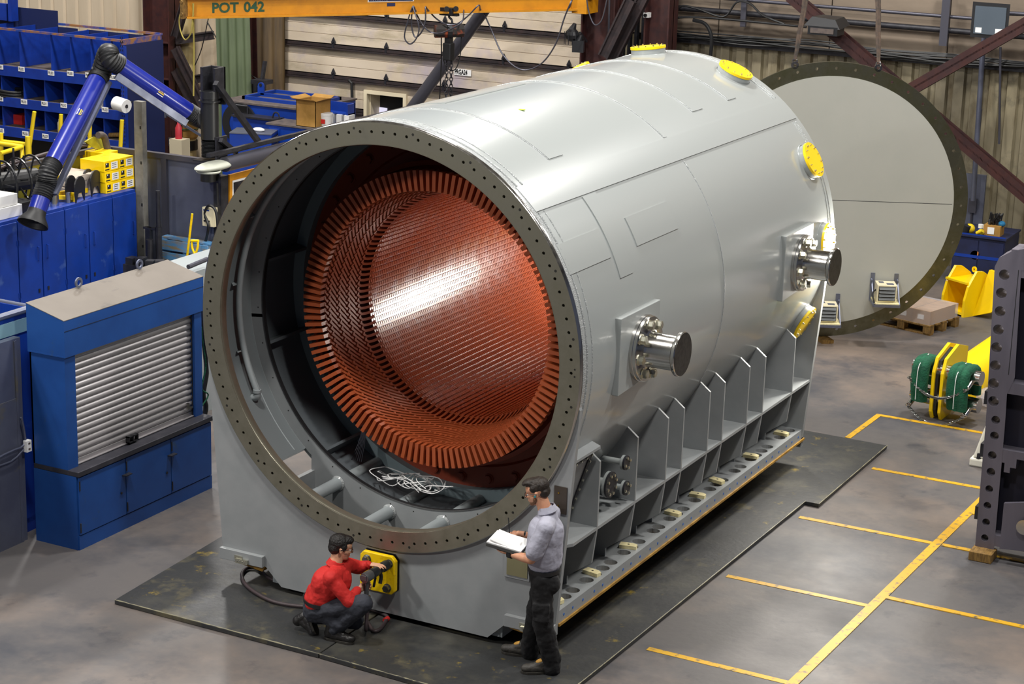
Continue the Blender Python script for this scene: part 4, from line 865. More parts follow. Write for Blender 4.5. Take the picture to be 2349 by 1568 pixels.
h = MB(); h.b2((WAX - .04, -1, 2.46), (WAX + .04, WBY + .04, 2.52)); obj('rail', h, 'pipe', t); [obj('stud', MB().b2((WAX, y, 0), (WAX + .05, y + .05, 2.46)), 'pipe', t) for y in (3.2, 5.3, 6.3)]; h = MB(); h.b2((WAX + .005, 5.05, 2.0), (WAX + .012, 5.95, 2.45)); h.b2((WAX + .005, 6.0, 1.7), (WAX + .012, 7.0, 2.45)); obj('tinted_panel', h, mat('olive_yellow_sheet', '#9b8f1e', .45, .3, col2='#6f6d2a', scale=1.5), t)
t = thing('booth_wall', 'grey sheet welding booth wall facing the camera, between the lockers and the yellow notice board', 'partition', (-8.3, WBY, 0)); h = MB(); h.b2((WAX, WBY, 0), (WCX - .05, WBY + .03, 2.46)); obj('sheet', h, 'galvd', t)
h = MB(); h.b2((WAX, WBY - .04, 2.46), (WCX, WBY + .05, 2.53)); obj('rail', h, 'pipe', t); h = MB(); P = (-8.222, 7.500, 2.228); h.b2((P[0] - .02, WBY - .05, 0), (P[0] + .07, WBY, 2.46)); obj('stud', h, 'pipe', t)
t = thing('booth_wall', 'dark booth side wall carrying the amber notice board behind the end flange', 'partition', (WCX, 9, 0)); h = MB(); h.b2((WCX - .04, WBY, 0), (WCX, 12.5, 2.30)); obj('sheet', h, 'blackm', t); h = MB(); h.b2((WCX - .10, WBY - .07, 0), (WCX + .03, WBY + .1, 2.32)); obj('post', h, 'blackm', t)
t = thing('notice_board', 'amber framed notice board with posters, half hidden behind the big flange', 'notice board', (WCX + .02, 8.4, 1.2)); a = (-7.220, 7.578, 2.316) if False else (-7.200, 7.550, 2.322); b = (-7.200, 7.542, 1.840)
h = MB(); h.b2((-7.205, a[1] + .06, .9), (-7.17, a[1] + 2.2, a[2])); obj('board', h, 'crane', t); h = MB(); h.b2((-7.17, a[1] + .12, b[2] - .15), (-7.163, a[1] + .52, a[2] - .09)); P = (-7.163, a[1] + .14, b[2] - .1); h.slot(1); h.b2((-7.163, a[1] + .14, b[2] + .12), (-7.16, a[1] + .40, a[2] - .12)); h.slot(2)
for z in (0, .055, .11): h.cyl((-7.163, a[1] + .16, b[2] + z - .08), (-7.159, a[1] + .16, b[2] + z - .08), .018, n=10)
obj('poster', h, ['paper', 'blackm', 'shirt_red'], t); h = MB(); h.prism([(0, 0), (.25, .06), (.3, .3), (.12, .36), (0, .16)], (-7.16, a[1] + .46, b[2] + .0), (0, 1, 0), (0, 0, 1), .004); h.slot(1); h.tube([(-7.15, a[1] + .5, a[2] - .2), (-7.15, a[1] + .52, a[2] - .09), (-7.15, a[1] + .6, a[2] - .09), (-7.15, a[1] + .66, a[2] - .22)], .008, 6, smooth=3); obj('leaflet', h, ['paper', 'blue'], t)
# duct pipe along the top of that wall and the truss that carries the arm
pz = (-7.000, 7.719, 2.541)[2]; py0 = (-7.000, 6.808, 2.590)[1]
t = thing('duct_pipe', 'thick grey duct pipe with a pale round end, running back above the notice board', 'duct', (-7.0, 9, pz)); h = MB(); h.cyl((-7.0, py0 + .45, pz), (-7.0, 12.6, pz), .105, n=20); obj('pipe', h, 'pipe', t, smooth=40)
h = MB(); h.ball((-7.05, py0 + .30, pz), (.17, .42, .062), 26); h.lathe([(.0, -.07), (.16, -.07), (.17, -.055), (.16, -.04)], (-7.05, py0 + .15, pz), UP, 26); obj('end_cap', h, mat('pale_grey_cap', '#b4b7aa', .5), t, smooth=50)
bz = pz + .15; h = MB(); h.b2((-7.05, py0 + .1, bz), (-6.98, 12.4, bz + .05)); h.bar((-7.02, py0 + .3, bz), (-7.02, py0 + 1.9, bz + .02), .05, .05)
a = (-7.100, 7.214, 3.661); b = (-7.100, 8.232, 2.650); h.bar(a, (b[0], b[1], bz), .07, .07); h.bar((-7.1, a[1] + .1, (-7.100, 7.350, 2.864)[2]), (-7.100, 7.674, 2.635), .06, .06)
one('carrier_rail', h, 'blackm', 'black angle rail and struts holding up the extraction arm post', 'bracket')
# extraction arm
AX = -7.3; A0 = V((-7.300, 7.336, 2.601)); A1 = V((-7.300, 7.333, 3.420)); ey = A0.y
arm = thing('extraction_arm', 'blue two-part fume extraction arm with black hose elbows and hood', 'fume arm', (AX, ey, A0.z))
h = MB(); h.cyl((AX, ey, (-7.300, 7.341, 2.856)[2]), (AX, ey, A1.z + .02), .125, n=24); h.lathe([(.125, 0), (.15, .0), (.15, .02), (.125, .02)], (AX, ey, A1.z - .05), UP, 24); h.lathe([(.0, .10), (.135, .10), (.135, 0)], (AX, ey, A1.z + .0), UP, 24); obj('swivel_post', h, 'blackp', arm, smooth=35)
h = MB(); zb, zt_ = A0.z, (-7.300, 7.341, 2.832)[2]; pr = []
for i in range(13): z = zb + (zt_ - zb) * i / 12; pr += [(.105, z), (.125, z + (zt_ - zb) / 24)]
h.lathe(pr, (AX, ey, 0), UP, 24); obj('base_hose', h, 'black', arm, smooth=60)
h = MB(); z = A0.z - .03; h.b2((AX - .17, ey - .17, z - .02), (AX + .17, ey + .17, z)); h.b2((AX + .12, ey - .05, z - .01), (AX + .15, ey + .2, zt_ + .06)); obj('bracket', h, 'blackm', arm); h = MB(); h.b2((AX - .12, ey - .04, A1.z), (AX - .08, ey + .2, A1.z + .42)); h.b2((AX + .1, ey - .04, A1.z + .0), (AX + .13, ey + .2, A1.z + .42)); h.b2((AX - .12, ey + .17, A1.z - .1), (AX + .13, ey + .2, A1.z + .42)); obj('top_bracket', h, 'blackm', arm)
E1 = V((-7.611, 7.250, 3.219)); E2 = V((-8.043, 6.350, 3.906)); E3 = V((-8.320, 6.200, 3.693)); E4 = V((-8.088, 5.000, 2.767)); E5 = V((-8.062, 4.720, 2.354))
def ribbed(pts, r, mb, n=40):
    P = spline(pts, 12); m_ = len(P); mb.tube(P, [r * (1.0 if i % 2 else .90) for i in range(m_)], 20); return mb
h = MB(); h.cyl(E1, E2, .125, n=28); ua = obj('upper_tube', h, 'bluearm', arm, smooth=40)
h = MB(); h.cyl(E3, E4, .125, n=28); la = obj('lower_tube', h, 'bluearm', arm, smooth=40)
dU = (E2 - E1).normalized(); dL = (E4 - E3).normalized()
h = MB(); ribbed([E2, E2 + dU * .16, (E2 + E3) / 2 + V((0, 0, .26)), E3 - dL * .16, E3], .142, h); obj('elbow_hose', h, 'black', arm, smooth=30)
h = MB(); ribbed([E1, E1 - dU * .12, E1 - dU * .30 + V((.0, .0, .03)), V((AX - .05, ey, E1.z - .1))], .135, h); obj('shoulder_hose', h, 'black', arm, smooth=30)
h = MB(); ribbed([E4, E4 + dL * .16, E4 * .4 + E5 * .6 + dL * .0, E5], .135, h); obj('wrist_hose', h, 'black', arm, smooth=30)
h = MB(); dn = (E5 - E4).normalized(); h.cyl(E5 - dn * .02, E5 + dn * .20, .12, n=24); obj('nozzle', h, 'bluearm', arm, smooth=40)
h = MB(); h.lathe([(.12, 0), (.125, .06), (.20, .17), (.205, .20), (.19, .19)], E5 + dn * .17, dn, 26); obj('hood', h, 'black', arm, smooth=40)
h = MB(); off = V((.03, -.06, -.15)); h.bar(E1 + off, E2 + off + dU * .05, .04, .10, (0, 0, 1)); h.bar(E3 + V((.13, .09, -.02)), E5 + V((.13, .10, .05)), .04, .09, (1, 0, 0)); obj('spar', h, 'galv', arm)
h = MB(); P = V((-8.024, 7.300, 3.203)); Q = V((-7.519, 7.500, 2.947)); h.cyl(P, Q, .018, n=8); h.bar(P + V((0, 0, -.06)), Q + V((0, 0, -.12)), .03, .03); h.bar(P, P + V((0, 0, -.12)), .03, .03); h.bar(P * .5 + Q * .5, P * .5 + Q * .5 + V((0, 0, -.12)), .03, .03); [h.cyl(Q + V((.03, -.05, z)), Q + V((.03, -.08, z)), .03, n=10) for z in (0, -.1)]; obj('gas_spring', h, 'galv', arm, smooth=40)
for T_, C_, d_ in ((ua, E1 * .55 + E2 * .45, dU), (la, E3 * .55 + E4 * .45, -dL)):
    h = MB(); nrm = (V(cam.matrix_world.translation) - C_).normalized(); nrm = (nrm - d_ * nrm.dot(d_)).normalized(); rt = d_ if d_.x > 0 else -d_; up_ = nrm.cross(rt); o_ = C_ + nrm * .1265
    h.ball(o_, (.045, .045, .004), 10, Matrix((rt, up_, nrm)).transposed()); h.slot(1)
    h.bar(o_ - rt * .05 + nrm * .004, o_ + rt * .05 + nrm * .004, .012, .003, nrm); h.bar(o_ - rt * .04 + up_ * .02 + nrm * .004, o_ + rt * .04 + up_ * .02 + nrm * .004, .006, .002, nrm); h.slot(2); h.bar(o_ - rt * .055 - up_ * .03 + nrm * .002, o_ + rt * .055 - up_ * .03 + nrm * .002, .01, .002, nrm); obj('badge', h, ['bluearm', 'yellow', 'paper'], T_, label='small yellow and white maker badge')
# things on and around the lockers
LT = 2.06
for i, (px, py, nm) in enumerate(((30, 500, 'lower'), (28, 484, 'upper'))):
    pass
P = (-8.550, 4.825, 2.162); q = one('paper_box', MB().b2((-9.0, P[1] - 1.1, LT + .002), (-8.5, P[1] + .02, LT + .15)), 'paper', 'long white carton lying on the lockers at the left edge, lower of two', 'box', bevel=.004)
one('paper_box', MB().b2((-9.02, P[1] - 1.15, LT + .154), (-8.52, P[1] - .04, LT + .30)), 'paper', 'long white carton at the left edge, stacked on top of another', 'box', bevel=.004)
h = MB(); h.b2((-9.0, P[1] + .05, LT), (-8.55, P[1] + .27, LT + .13)); h.b2((-9.02, P[1] + .03, LT + .13), (-8.53, P[1] + .29, LT + .15)); one('flat_case', h, 'blackp', 'flat black case lying between the white cartons and the hood', 'case')
t = thing('wire_reel', 'black wire reel with spoked ends standing on the lockers left of the hood', 'reel', (-9.0, (-9.000, 5.318, 2.145)[1], LT))
yc = (-9.000, 5.286, 2.180)[1]; zc = LT + .33
for j, yy in enumerate((-.28, .0, .28)):
    h = MB(); h.lathe([(.30, -.01), (.325, -.01), (.325, .01), (.30, .01), (.30, -.01)], (-8.95, yc + yy, zc), (.25, 1, 0), 26)
    for s_ in range(4): a = s_ * PI / 4 + j * .2; u = V((1, -.25, 0)).normalized(); e = (u * math.cos(a) + V(UP) * math.sin(a)) * .31; h.bar(V((-9.0, yc + yy, zc)) - e, V((-9.0, yc + yy, zc)) + e, .02, .012, (0, 1, 0))
    obj('flange', h, 'blackp', t)
h = MB(); h.cyl((-9.07, yc - .3, zc), (-8.92, yc + .32, zc), .14, n=18); h.cyl((-9.09, yc - .4, zc), (-8.9, yc + .4, zc), .03, n=8); obj('hub', h, 'black', t); h = MB(); h.b2((-9.2, yc - .35, LT), (-8.8, yc + .35, LT + .02)); h.cyl((-9.1, yc + .1, LT), (-9.1, yc + .1, LT + .75), .015, n=6); obj('stand', h, 'blackm', t)
P = V((-8.620, 5.557, 2.121)); t = thing('steel_cup', 'short silver cylinder standing right of the black extraction hood', 'tool', (P.x, P.y, LT)); h = MB(); h.cyl((P.x, P.y, LT), (P.x, P.y, LT + .14), .10, n=20); obj('cup', h, 'steel', t, smooth=40); h = MB(); h.cyl((P.x, P.y, LT + .14), (P.x, P.y, LT + .3), .02, n=8); h.b2((P.x - .07, P.y - .01, LT + .14), (P.x + .07, P.y + .01, LT + .155)); obj('spindle', h, 'galv', t)
t = thing('yellow_clamp', 'yellow bar clamp lying across the lockers behind the black saddles', 'clamp', (-8.6, 5.3, LT)); h = MB(); a = V((-8.750, 5.771, 2.101)); b = V((-8.650, 6.330, 2.065)); c_ = V((-8.550, 5.917, 2.059)); h.bar((a.x, a.y, LT + .10), (b.x, b.y, LT + .08), .05, .06); h.bar((a.x, a.y, LT + .06), (c_.x, c_.y, LT + .05), .06, .05); h.bar((a.x, a.y, LT + .05), (a.x + .05, a.y + .02, LT + .36), .05, .05); h.bar((c_.x, c_.y, LT + .0), (c_.x, c_.y, LT + .12), .06, .05); obj('frame', h, 'yellow2', t); h = MB(); h.cyl((a.x + .05, a.y + .02, LT + .3), (a.x - .1, a.y + .03, LT + .33), .05, n=12); h.cyl((c_.x, c_.y - .1, LT), (c_.x, c_.y - .1, LT + .14), .03, n=8); obj('knob', h, 'galv', t)
for i, (px, py, xx, nm) in enumerate(((161, 455, -8.62, 'leftmost of the four'), (182, 460, -8.48, 'second from the left'), (200, 444, -8.72, 'third from the left'), (218, 447, -8.58, 'rightmost of the four'))):
    P = V((-8.000, 4.023, 4.954)) if False else None
sad = [((-8.620, 5.939, 2.089), 'leftmost of the four'), ((-8.480, 5.961, 2.066), 'second from the left'), ((-8.740, 6.439, 2.049), 'third from the left'), ((-8.600, 6.436, 2.047), 'rightmost of the four')]
base = None
for P, nm in sad:
    t = thing('pipe_saddle', 'black half-round steel saddle on the lockers, ' + nm, 'saddle', (P[0], P[1], LT), 'black saddles on the lockers'); h = MB(); pl = [(-.125, 0), (-.15, .20)] + [(.15 * math.cos(a), .22 + .13 * math.sin(a)) for a in [PI - PI * i / 10 for i in range(11)]] + [(.15, .2), (.125, 0), (.06, .12), (-.06, .12)]
    h.prism(pl, (P[0], P[1], LT), (-.25, 1, 0), (0, 0, 1), .02); obj('plate', h, 'blackp', t)
h = MB(); y0 = (-8.950, 6.034, 2.126)[1]; y1_ = (-8.950, 6.725, 2.140)[1]; rr = random.Random(2); g = []
for k_ in range(4):
    z0 = LT + .005 + k_ * .075; nx = 8; vs = []; 
    for sgn in (0, 1):
        for i in range(nx + 1):
            for j in range(nx + 1): u, v_ = i / nx, j / nx; vs.append((-9.2 + .55 * u + rr.uniform(-.01, .01), y0 + .03 * k_ + (y1_ - y0 - .05 * k_) * v_ + rr.uniform(-.01, .01), z0 + sgn * .07 + (rr.uniform(-.012, .012) if k_ == 3 or sgn == 0 else 0) - (.03 if (j in (0, nx) and sgn) else 0)))
    m1 = (nx + 1) ** 2; fs = []
    for i in range(nx):
        for j in range(nx): q_ = i * (nx + 1) + j; fs += [(q_, q_ + 1, q_ + nx + 2, q_ + nx + 1), (m1 + q_, m1 + q_ + nx + 1, m1 + q_ + nx + 2, m1 + q_ + 1)]
    for i in range(nx): fs += [(i * (nx + 1), (i + 1) * (nx + 1), m1 + (i + 1) * (nx + 1), m1 + i * (nx + 1)), (i * (nx + 1) + nx, m1 + i * (nx + 1) + nx, m1 + (i + 1) * (nx + 1) + nx, (i + 1) * (nx + 1) + nx), (i, m1 + i, m1 + i + 1, i + 1), (nx * (nx + 1) + i, nx * (nx + 1) + i + 1, m1 + nx * (nx + 1) + i + 1, m1 + nx * (nx + 1) + i)]
    h.add(vs, fs)
one('folded_canvas', h, mat('beige_canvas', '#b0a598', .9, bump=.5, bscale=12), 'folded pile of beige canvas on the lockers behind the black saddles', 'cloth', smooth=60)
# yellow welding wire boxes: two stacks of three in front, two boxes behind
bx = []; fy = (-8.550, 6.519, 2.156)[1]; by = fy
rows = [(-8.52, (-8.520, 6.577, 2.181)[1], 3, 'left'), (-8.52, (-8.520, 6.880, 2.165)[1] + .02, 3, 'right'), (-8.95, (-8.950, 7.077, 2.147)[1], 3, 'rear')]
for x1_, yy, n_, nm in rows:
    for k_ in range(n_):
        t = thing('wire_carton', 'yellow welding wire carton, %s in the %s stack on the lockers' % (('bottom', 'middle', 'top')[k_], nm), 'box', (x1_ - .22, yy + .15, LT + k_ * .15), 'yellow welding wire cartons'); jx = random.uniform(-.015, .015)
        h = MB(); h.b2((x1_ - .42 + jx, yy + jx, LT + k_ * .152 + .001), (x1_ + jx, yy + .315 + jx, LT + k_ * .152 + .148)); obj('carton', h, 'yellow', t, bevel=.004)
        if nm != 'rear':
            h = MB(); X_ = x1_ + jx + .001; z_ = LT + k_ * .152; h.b2((X_, yy + .15 + jx, z_ + .02), (X_ + .002, yy + .29 + jx, z_ + .12)); h.slot(1); h.b2((X_, yy + .03 + jx, z_ + .06), (X_ + .002, yy + .10 + jx, z_ + .12)); h.b2((X_, yy + .02 + jx, z_ + .02), (X_ + .002, yy + .11 + jx, z_ + .035)); h.slot(0); h.b2((X_ + .0015, yy + .045 + jx, z_ + .095), (X_ + .003, yy + .06 + jx, z_ + .115)); h.slot(1); [h.b2((X_ + .002, yy + .17 + jx, z_ + a_), (X_ + .003, yy + .26 + jx, z_ + a_ + .008)) for a_ in (.04, .07, .095)]; obj('label', h, ['paper', 'ink'], t)
# galvanised post, curtain over the corner
P = (-8.422, 7.250, 3.281); h = MB(); h.b2((P[0] - .08, 7.2, 0), (P[0] + .06, 7.3, P[2])); h.slot(1); [h.b2((P[0] + .02, 7.195, z), (P[0] + .04, 7.2, z + .04)) for z in (.6, 1.2, 1.8, 2.4, 2.9)]; one('perforated_post', h, [mat('weathered_zinc', '#85837c', .55, .2, col2='#75736c', scale=8), 'black'], 'tall pale galvanised post standing just right of the lockers', 'post')
h = MB(); a = V((-9.200, 6.994, 2.663)); b = V((-9.300, 7.479, 2.630)); h.add([a, V((-9.200, 7.167, 2.714)), b, V((-9.200, 7.488, 2.297)), V((-9.200, 7.321, 2.492)), V((-9.200, 7.132, 2.563)), a + V((-.05, 0, 0)), V((-9.250, 7.228, 2.701)), b + V((-.05, 0, 0)), V((-9.250, 7.550, 2.283)), V((-9.250, 7.382, 2.478)), V((-9.250, 7.193, 2.549))], [(0, 5, 4, 3, 2, 1), (6, 7, 8, 9, 10, 11)] + [(i, (i + 1) % 6, 6 + (i + 1) % 6, 6 + i) for i in range(6)]); one('welding_curtain', h, 'curtain', 'yellow green welding curtain folded over the booth corner', 'curtain')
h = MB(); h.tube([(-9.150, 7.203, 2.733), (-9.150, 7.326, 2.704), (-9.150, 7.388, 2.551), (-9.150, 7.475, 2.286)], .05, 8, smooth=5); one('grey_cloth', h, 'shelfdust', 'grey twisted cloth hanging beside the yellow green curtain', 'cloth', smooth=50)
h = MB()
for k_ in range(3): h.tube([(-9.250, 5.107, 2.476), (-9.250, 5.625, 2.565), (-9.250, 6.247, 2.608), (-9.250, 6.752, 2.611), (-9.250, 7.128, 2.608)] if k_ == 0 else ([(-9.250, 5.111, 2.546), (-9.250, 5.714, 2.594), (-9.250, 6.337, 2.583), (-9.250, 6.708, 2.666), (-9.250, 7.130, 2.658)] if k_ == 1 else [(-9.200, 5.054, 2.519), (-9.200, 5.396, 2.568), (-9.200, 5.876, 2.594), (-9.200, 6.462, 2.626), (-9.200, 7.020, 2.603)]), .018, 6, smooth=5)
one('hose_bundle', h, 'hose', 'brown hoses laid along the top of the left booth wall', 'hose', smooth=50)
# control box and cable on the booth wall
P = (-7.352, 7.400, 1.740); t = thing('control_box', 'cream control box with a switch on the booth wall by the flange', 'control box', (P[0], P[1], P[2] - .13)); h = MB(); h.b2((P[0] - .10, P[1] - .06, P[2] - .13), (P[0] + .10, P[1] + .06, P[2] + .14)); obj('case', h, 'beige', t, bevel=.006)
h = MB(); h.cyl((P[0] - .05, P[1] - .06, P[2] - .05), (P[0] - .05, P[1] - .08, P[2] - .05), .014, n=8); h.cyl((P[0] + .02, P[1] - .06, P[2] - .05), (P[0] + .02, P[1] - .08, P[2] - .05), .012, n=8); h.b2((P[0] - .065, P[1] - .068, P[2] - .02), (P[0] - .035, P[1] - .06, P[2] + .01)); h.slot(1); h.b2((P[0] - .08, P[1] - .062, P[2] + .09), (P[0] + .02, P[1] - .06, P[2] + .11)); obj('switch', h, ['black', 'blue'], t)
h = MB(); h.tube([(-7.456, 7.400, 1.333), (-7.318, 7.300, 1.618), (-7.412, 7.350, 1.785), (-7.313, 7.300, 1.917), (-7.210, 7.300, 1.892), (-7.167, 7.300, 1.761), (-7.155, 7.300, 1.514)], .02, 6, smooth=5); h.tube([(-7.197, 7.350, 2.243), (-7.194, 7.350, 1.935)], .016, 6); h.cyl((-7.343, 7.350, 2.380), (-7.345, 7.350, 2.257), .11, n=16); one('control_cable', h, 'black', 'black cable and motor hanging from the arm post down to the cream control box', 'cable', smooth=50)
# pallet, broom, shovel, pipe stand in the corner
def leanpallet():
    t = thing('pallet', 'weathered blue wooden pallet leaning on the booth wall behind the shovel', 'pallet', (-8.0, 7.2, 0)); x0, x1_ = (-8.128, 7.250, 1.273)[0], -7.3
    for i, z in enumerate((1.28, 1.10, .92, .70, .45)): h = MB(); h.box(((x0 + x1_) / 2, 7.26 - .01 * i, z), (x1_ - x0, .025, .15), M3=Matrix.Rotation(.0, 3, 'Y')); obj('slat', h, 'bluewood', t, bevel=.004)
    for x in (x0 + .06, (x0 + x1_) / 2, x1_ - .06): h = MB(); h.b2((x - .04, 7.28, 0), (x + .04, 7.40, 1.36)); obj('bearer', h, 'bluewood', t)
    h = MB(); h.b2((x0, 7.28, 1.36), (x1_, 7.42, 1.385)); obj('top_slat', h, 'bluewood', t)
leanpallet()
h = MB(); h.cyl((-7.368, 7.000, 1.850), (-7.541, 7.050, 0.980), .016, n=8); q_ = V((-7.541, 7.050, 0.980)); d_ = (q_ - V((-7.368, 7.000, 1.850))).normalized(); h.cyl(q_, q_ + d_ * (q_.z / -d_.z), .016, n=8); one('broom_stick', h, 'yellow2', 'long wooden stick leaning on the blue pallet', 'stick')
t = thing('shovel', 'shovel with a yellow D handle standing against the blue pallet', 'shovel', ((-7.302, 6.950, 0.939)[0], 6.95, 0)); h = MB(); c_ = V((-7.296, 6.950, 1.282)); a = V((-7.344, 6.950, 1.479)); b = V((-7.240, 6.950, 1.493)); h.tube([c_ + V((0, 0, -.12)), c_, (a + c_) / 2 + V((-.02, 0, .0)), a], .016, 8, smooth=3); h.tube([c_, (b + c_) / 2 + V((.02, 0, 0)), b], .016, 8, smooth=3); h.cyl(a + V((-.01, 0, 0)), b + V((.01, 0, 0)), .02, n=10); obj('handle', h, 'yellow', t, smooth=50); h = MB(); h.cyl(c_ + V((0, 0, -.1)), (c_.x, c_.y, .35), .017, n=8); obj('shaft', h, 'woodold', t); h = MB(); h.b2((c_.x - .1, c_.y - .01, .05), (c_.x + .1, c_.y + .01, .35)); obj('blade', h, 'pipe', t)
t = thing('pipe_stand', 'dark pipe stand with an upright tube between the lockers and the blue pallet', 'stand', (-8.6, 7.1, 0)); P = (-8.032, 7.100, 2.081); h = MB(); h.cyl((P[0], 7.1, 0), P, .03, n=10); h.cyl((P[0], 7.1, 0), (P[0], 7.1, (-8.044, 7.100, 1.563)[2]), .045, n=10); obj('upright', h, 'blackm', t); h = MB(); z = (-8.121, 7.100, 1.541)[2]; h.b2((P[0] - .25, 7.07, z - .03), (P[0], 7.13, z)); h.b2((P[0] - .2, 7.05, .6), (P[0] - .12, 7.12, z)); h.cyl((P[0] - .13, 7.0, .5), (P[0] - .08, 7.0, z - .15), .05, n=12); obj('arm', h, 'blackm', t)
h = MB(); P = (-7.794, 6.600, 1.202)
for k_ in range(5): h.box((P[0] + (k_ - 2) * .16, 6.6, P[2] - .05 + .02 * (k_ % 2)), (.12, .14, .12), rz=.2 * k_)
h.b2((P[0] - .4, 6.5, 0), (P[0] + .5, 6.7, P[2] - .08)); one('vice_bench', h, 'blackm', 'low dark bench with vices behind the top of the blue kiosk', 'bench')
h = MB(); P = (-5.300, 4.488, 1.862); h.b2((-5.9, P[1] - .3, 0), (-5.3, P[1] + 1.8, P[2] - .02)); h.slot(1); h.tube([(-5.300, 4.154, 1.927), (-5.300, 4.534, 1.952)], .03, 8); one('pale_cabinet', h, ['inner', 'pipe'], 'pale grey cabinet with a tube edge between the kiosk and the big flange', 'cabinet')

# ------------------------------------------------------------------ pigeonhole rack
SY = 14.0; SX1 = (-14.178, 14.000, 2.585)[0]; SX0 = SX1 - 4.4
rack = thing('pigeonhole_rack', 'large blue pigeonhole rack with dusty shelves and white bin labels', 'shelving', ((SX0 + SX1) / 2, SY + .6, 0)); dpt = 1.15
bz_ = [(-15.596, 14.000, 2.195)[2], (-15.619, 14.000, 1.605)[2], (-15.642, 14.000, 1.052)[2]]; topz = (-15.561, 14.000, 3.053)[2]
bzc = [((-15.590, 14.000, 2.341)[2], (-15.597, 14.000, 2.154)[2]), ((-15.614, 14.000, 1.745)[2], (-15.621, 14.000, 1.573)[2]), ((-15.637, 14.000, 1.185)[2], (-15.644, 14.000, 1.003)[2])]
for (a, b) in bzc:
    h = MB(); h.b2((SX0, SY - .02, b), (SX1, SY + .02, a)); obj('shelf_beam', h, 'blueshelf', rack); h = MB(); h.b2((SX0, SY + .02, a - .03), (SX1, SY + dpt, a - .005)); obj('shelf_board', h, 'shelfdust', rack)
h = MB(); h.b2((SX0, SY - .02, topz - .04), (SX1 + .05, SY + .03, topz)); h.b2((SX0 + .8, SY + dpt - .03, topz - .02), (SX1 + .05, SY + dpt + .02, topz + .02)); h.b2((SX1 - .0, SY, topz - .1), (SX1 + .04, SY + dpt, topz)); obj('top_rail', h, 'rusty', rack)
lv = [topz - .05] + [a for a, b in bzc]
divs = [[(-16.584, 14.000, 2.785)[0], (-15.828, 14.000, 2.846)[0], (-15.365, 14.000, 2.804)[0], (-14.884, 14.000, 2.843)[0], (-14.409, 14.000, 2.883)[0]], [(-16.518, 14.000, 1.972)[0], (-16.011, 14.000, 1.978)[0], (-15.552, 14.000, 1.979)[0], (-15.088, 14.000, 1.982)[0], (-14.619, 14.000, 1.985)[0]], [(-16.513, 14.000, 1.394)[0], (-16.026, 14.000, 1.401)[0], (-15.576, 14.000, 1.405)[0], (-15.109, 14.000, 1.411)[0], (-14.628, 14.000, 1.418)[0]]]
for r in range(3):
    z1_ = lv[r] if r == 0 else bzc[r - 1][1]; z0_ = bzc[r][0]
    for x in divs[r] + [divs[r][0] - .55, divs[r][0] - 1.1]: h = MB(); h.b2((x - .01, SY + .02, z0_), (x + .01, SY + dpt - .05, z1_)); obj('divider', h, 'blueshelf', rack)
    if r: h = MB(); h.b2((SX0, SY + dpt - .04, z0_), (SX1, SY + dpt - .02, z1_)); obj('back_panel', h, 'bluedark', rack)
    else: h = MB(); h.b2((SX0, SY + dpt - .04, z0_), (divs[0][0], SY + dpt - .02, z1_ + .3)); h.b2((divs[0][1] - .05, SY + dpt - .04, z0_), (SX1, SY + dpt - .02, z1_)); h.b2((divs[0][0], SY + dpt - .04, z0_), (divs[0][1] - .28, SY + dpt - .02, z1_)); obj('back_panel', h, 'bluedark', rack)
h = MB(); h.b2((SX1, SY - .03, 0), (SX1 + .09, SY + .05, topz - .12)); up_ = obj('upright', h, 'blueshelf', rack); h = MB()
for k_ in range(34): z = .6 + k_ * .075; h.b2((SX1 + .015, SY - .034, z), (SX1 + .03, SY - .029, z + .035)); h.b2((SX1 + .06, SY - .034, z), (SX1 + .075, SY - .029, z + .035))
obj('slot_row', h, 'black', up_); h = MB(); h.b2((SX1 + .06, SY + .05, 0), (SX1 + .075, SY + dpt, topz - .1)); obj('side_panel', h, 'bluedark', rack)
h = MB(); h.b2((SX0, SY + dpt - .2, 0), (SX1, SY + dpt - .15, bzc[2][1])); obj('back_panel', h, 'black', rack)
h = MB(); h.b2((SX0 - .3, SY + .9, topz), (SX0 + .92, SY + 1.0, topz + .32)); h.b2((SX0 + 1.0, SY + .85, topz), (SX0 + 1.08, SY + 1.05, topz + .45)); obj('top_panel', h, 'blueshelf', rack)
tags = [((-17.045, 14.000, 2.312), 'PRL001'), ((-16.522, 14.000, 2.316), 'PRL002'), ((-15.809, 14.000, 2.306), 'PRL003'), ((-15.352, 14.000, 2.338), 'PRL005'), ((-14.922, 14.000, 2.344), 'PRL006'), ((-14.355, 14.000, 2.354), 'PRL007'), ((-17.076, 14.000, 1.705), 'PRL008'), ((-16.488, 14.000, 1.703), 'PRL010'), ((-15.991, 14.000, 1.717), 'PRL011'), ((-15.531, 14.000, 1.728), 'PRL012'), ((-14.556, 14.000, 1.741), 'PRL020'), ((-17.086, 14.000, 1.095), 'PRL023'), ((-16.484, 14.000, 1.098), 'PRL026'), ((-15.997, 14.000, 1.098), 'PRL029'), ((-15.101, 14.000, 1.076), 'PRL030')]
for P, tx in tags:
    h = MB(); z = P[2]; h.b2((P[0] - .075, SY - .026, z - .045), (P[0] + .075, SY - .021, z + .045)); textmesh(h, tx, (P[0] - .065, SY - .0265, z - .025), (1, 0, 0), UP, .055, squeeze=.52, slot=1); obj('bin_label', h, ['paper', 'ink'], rack)
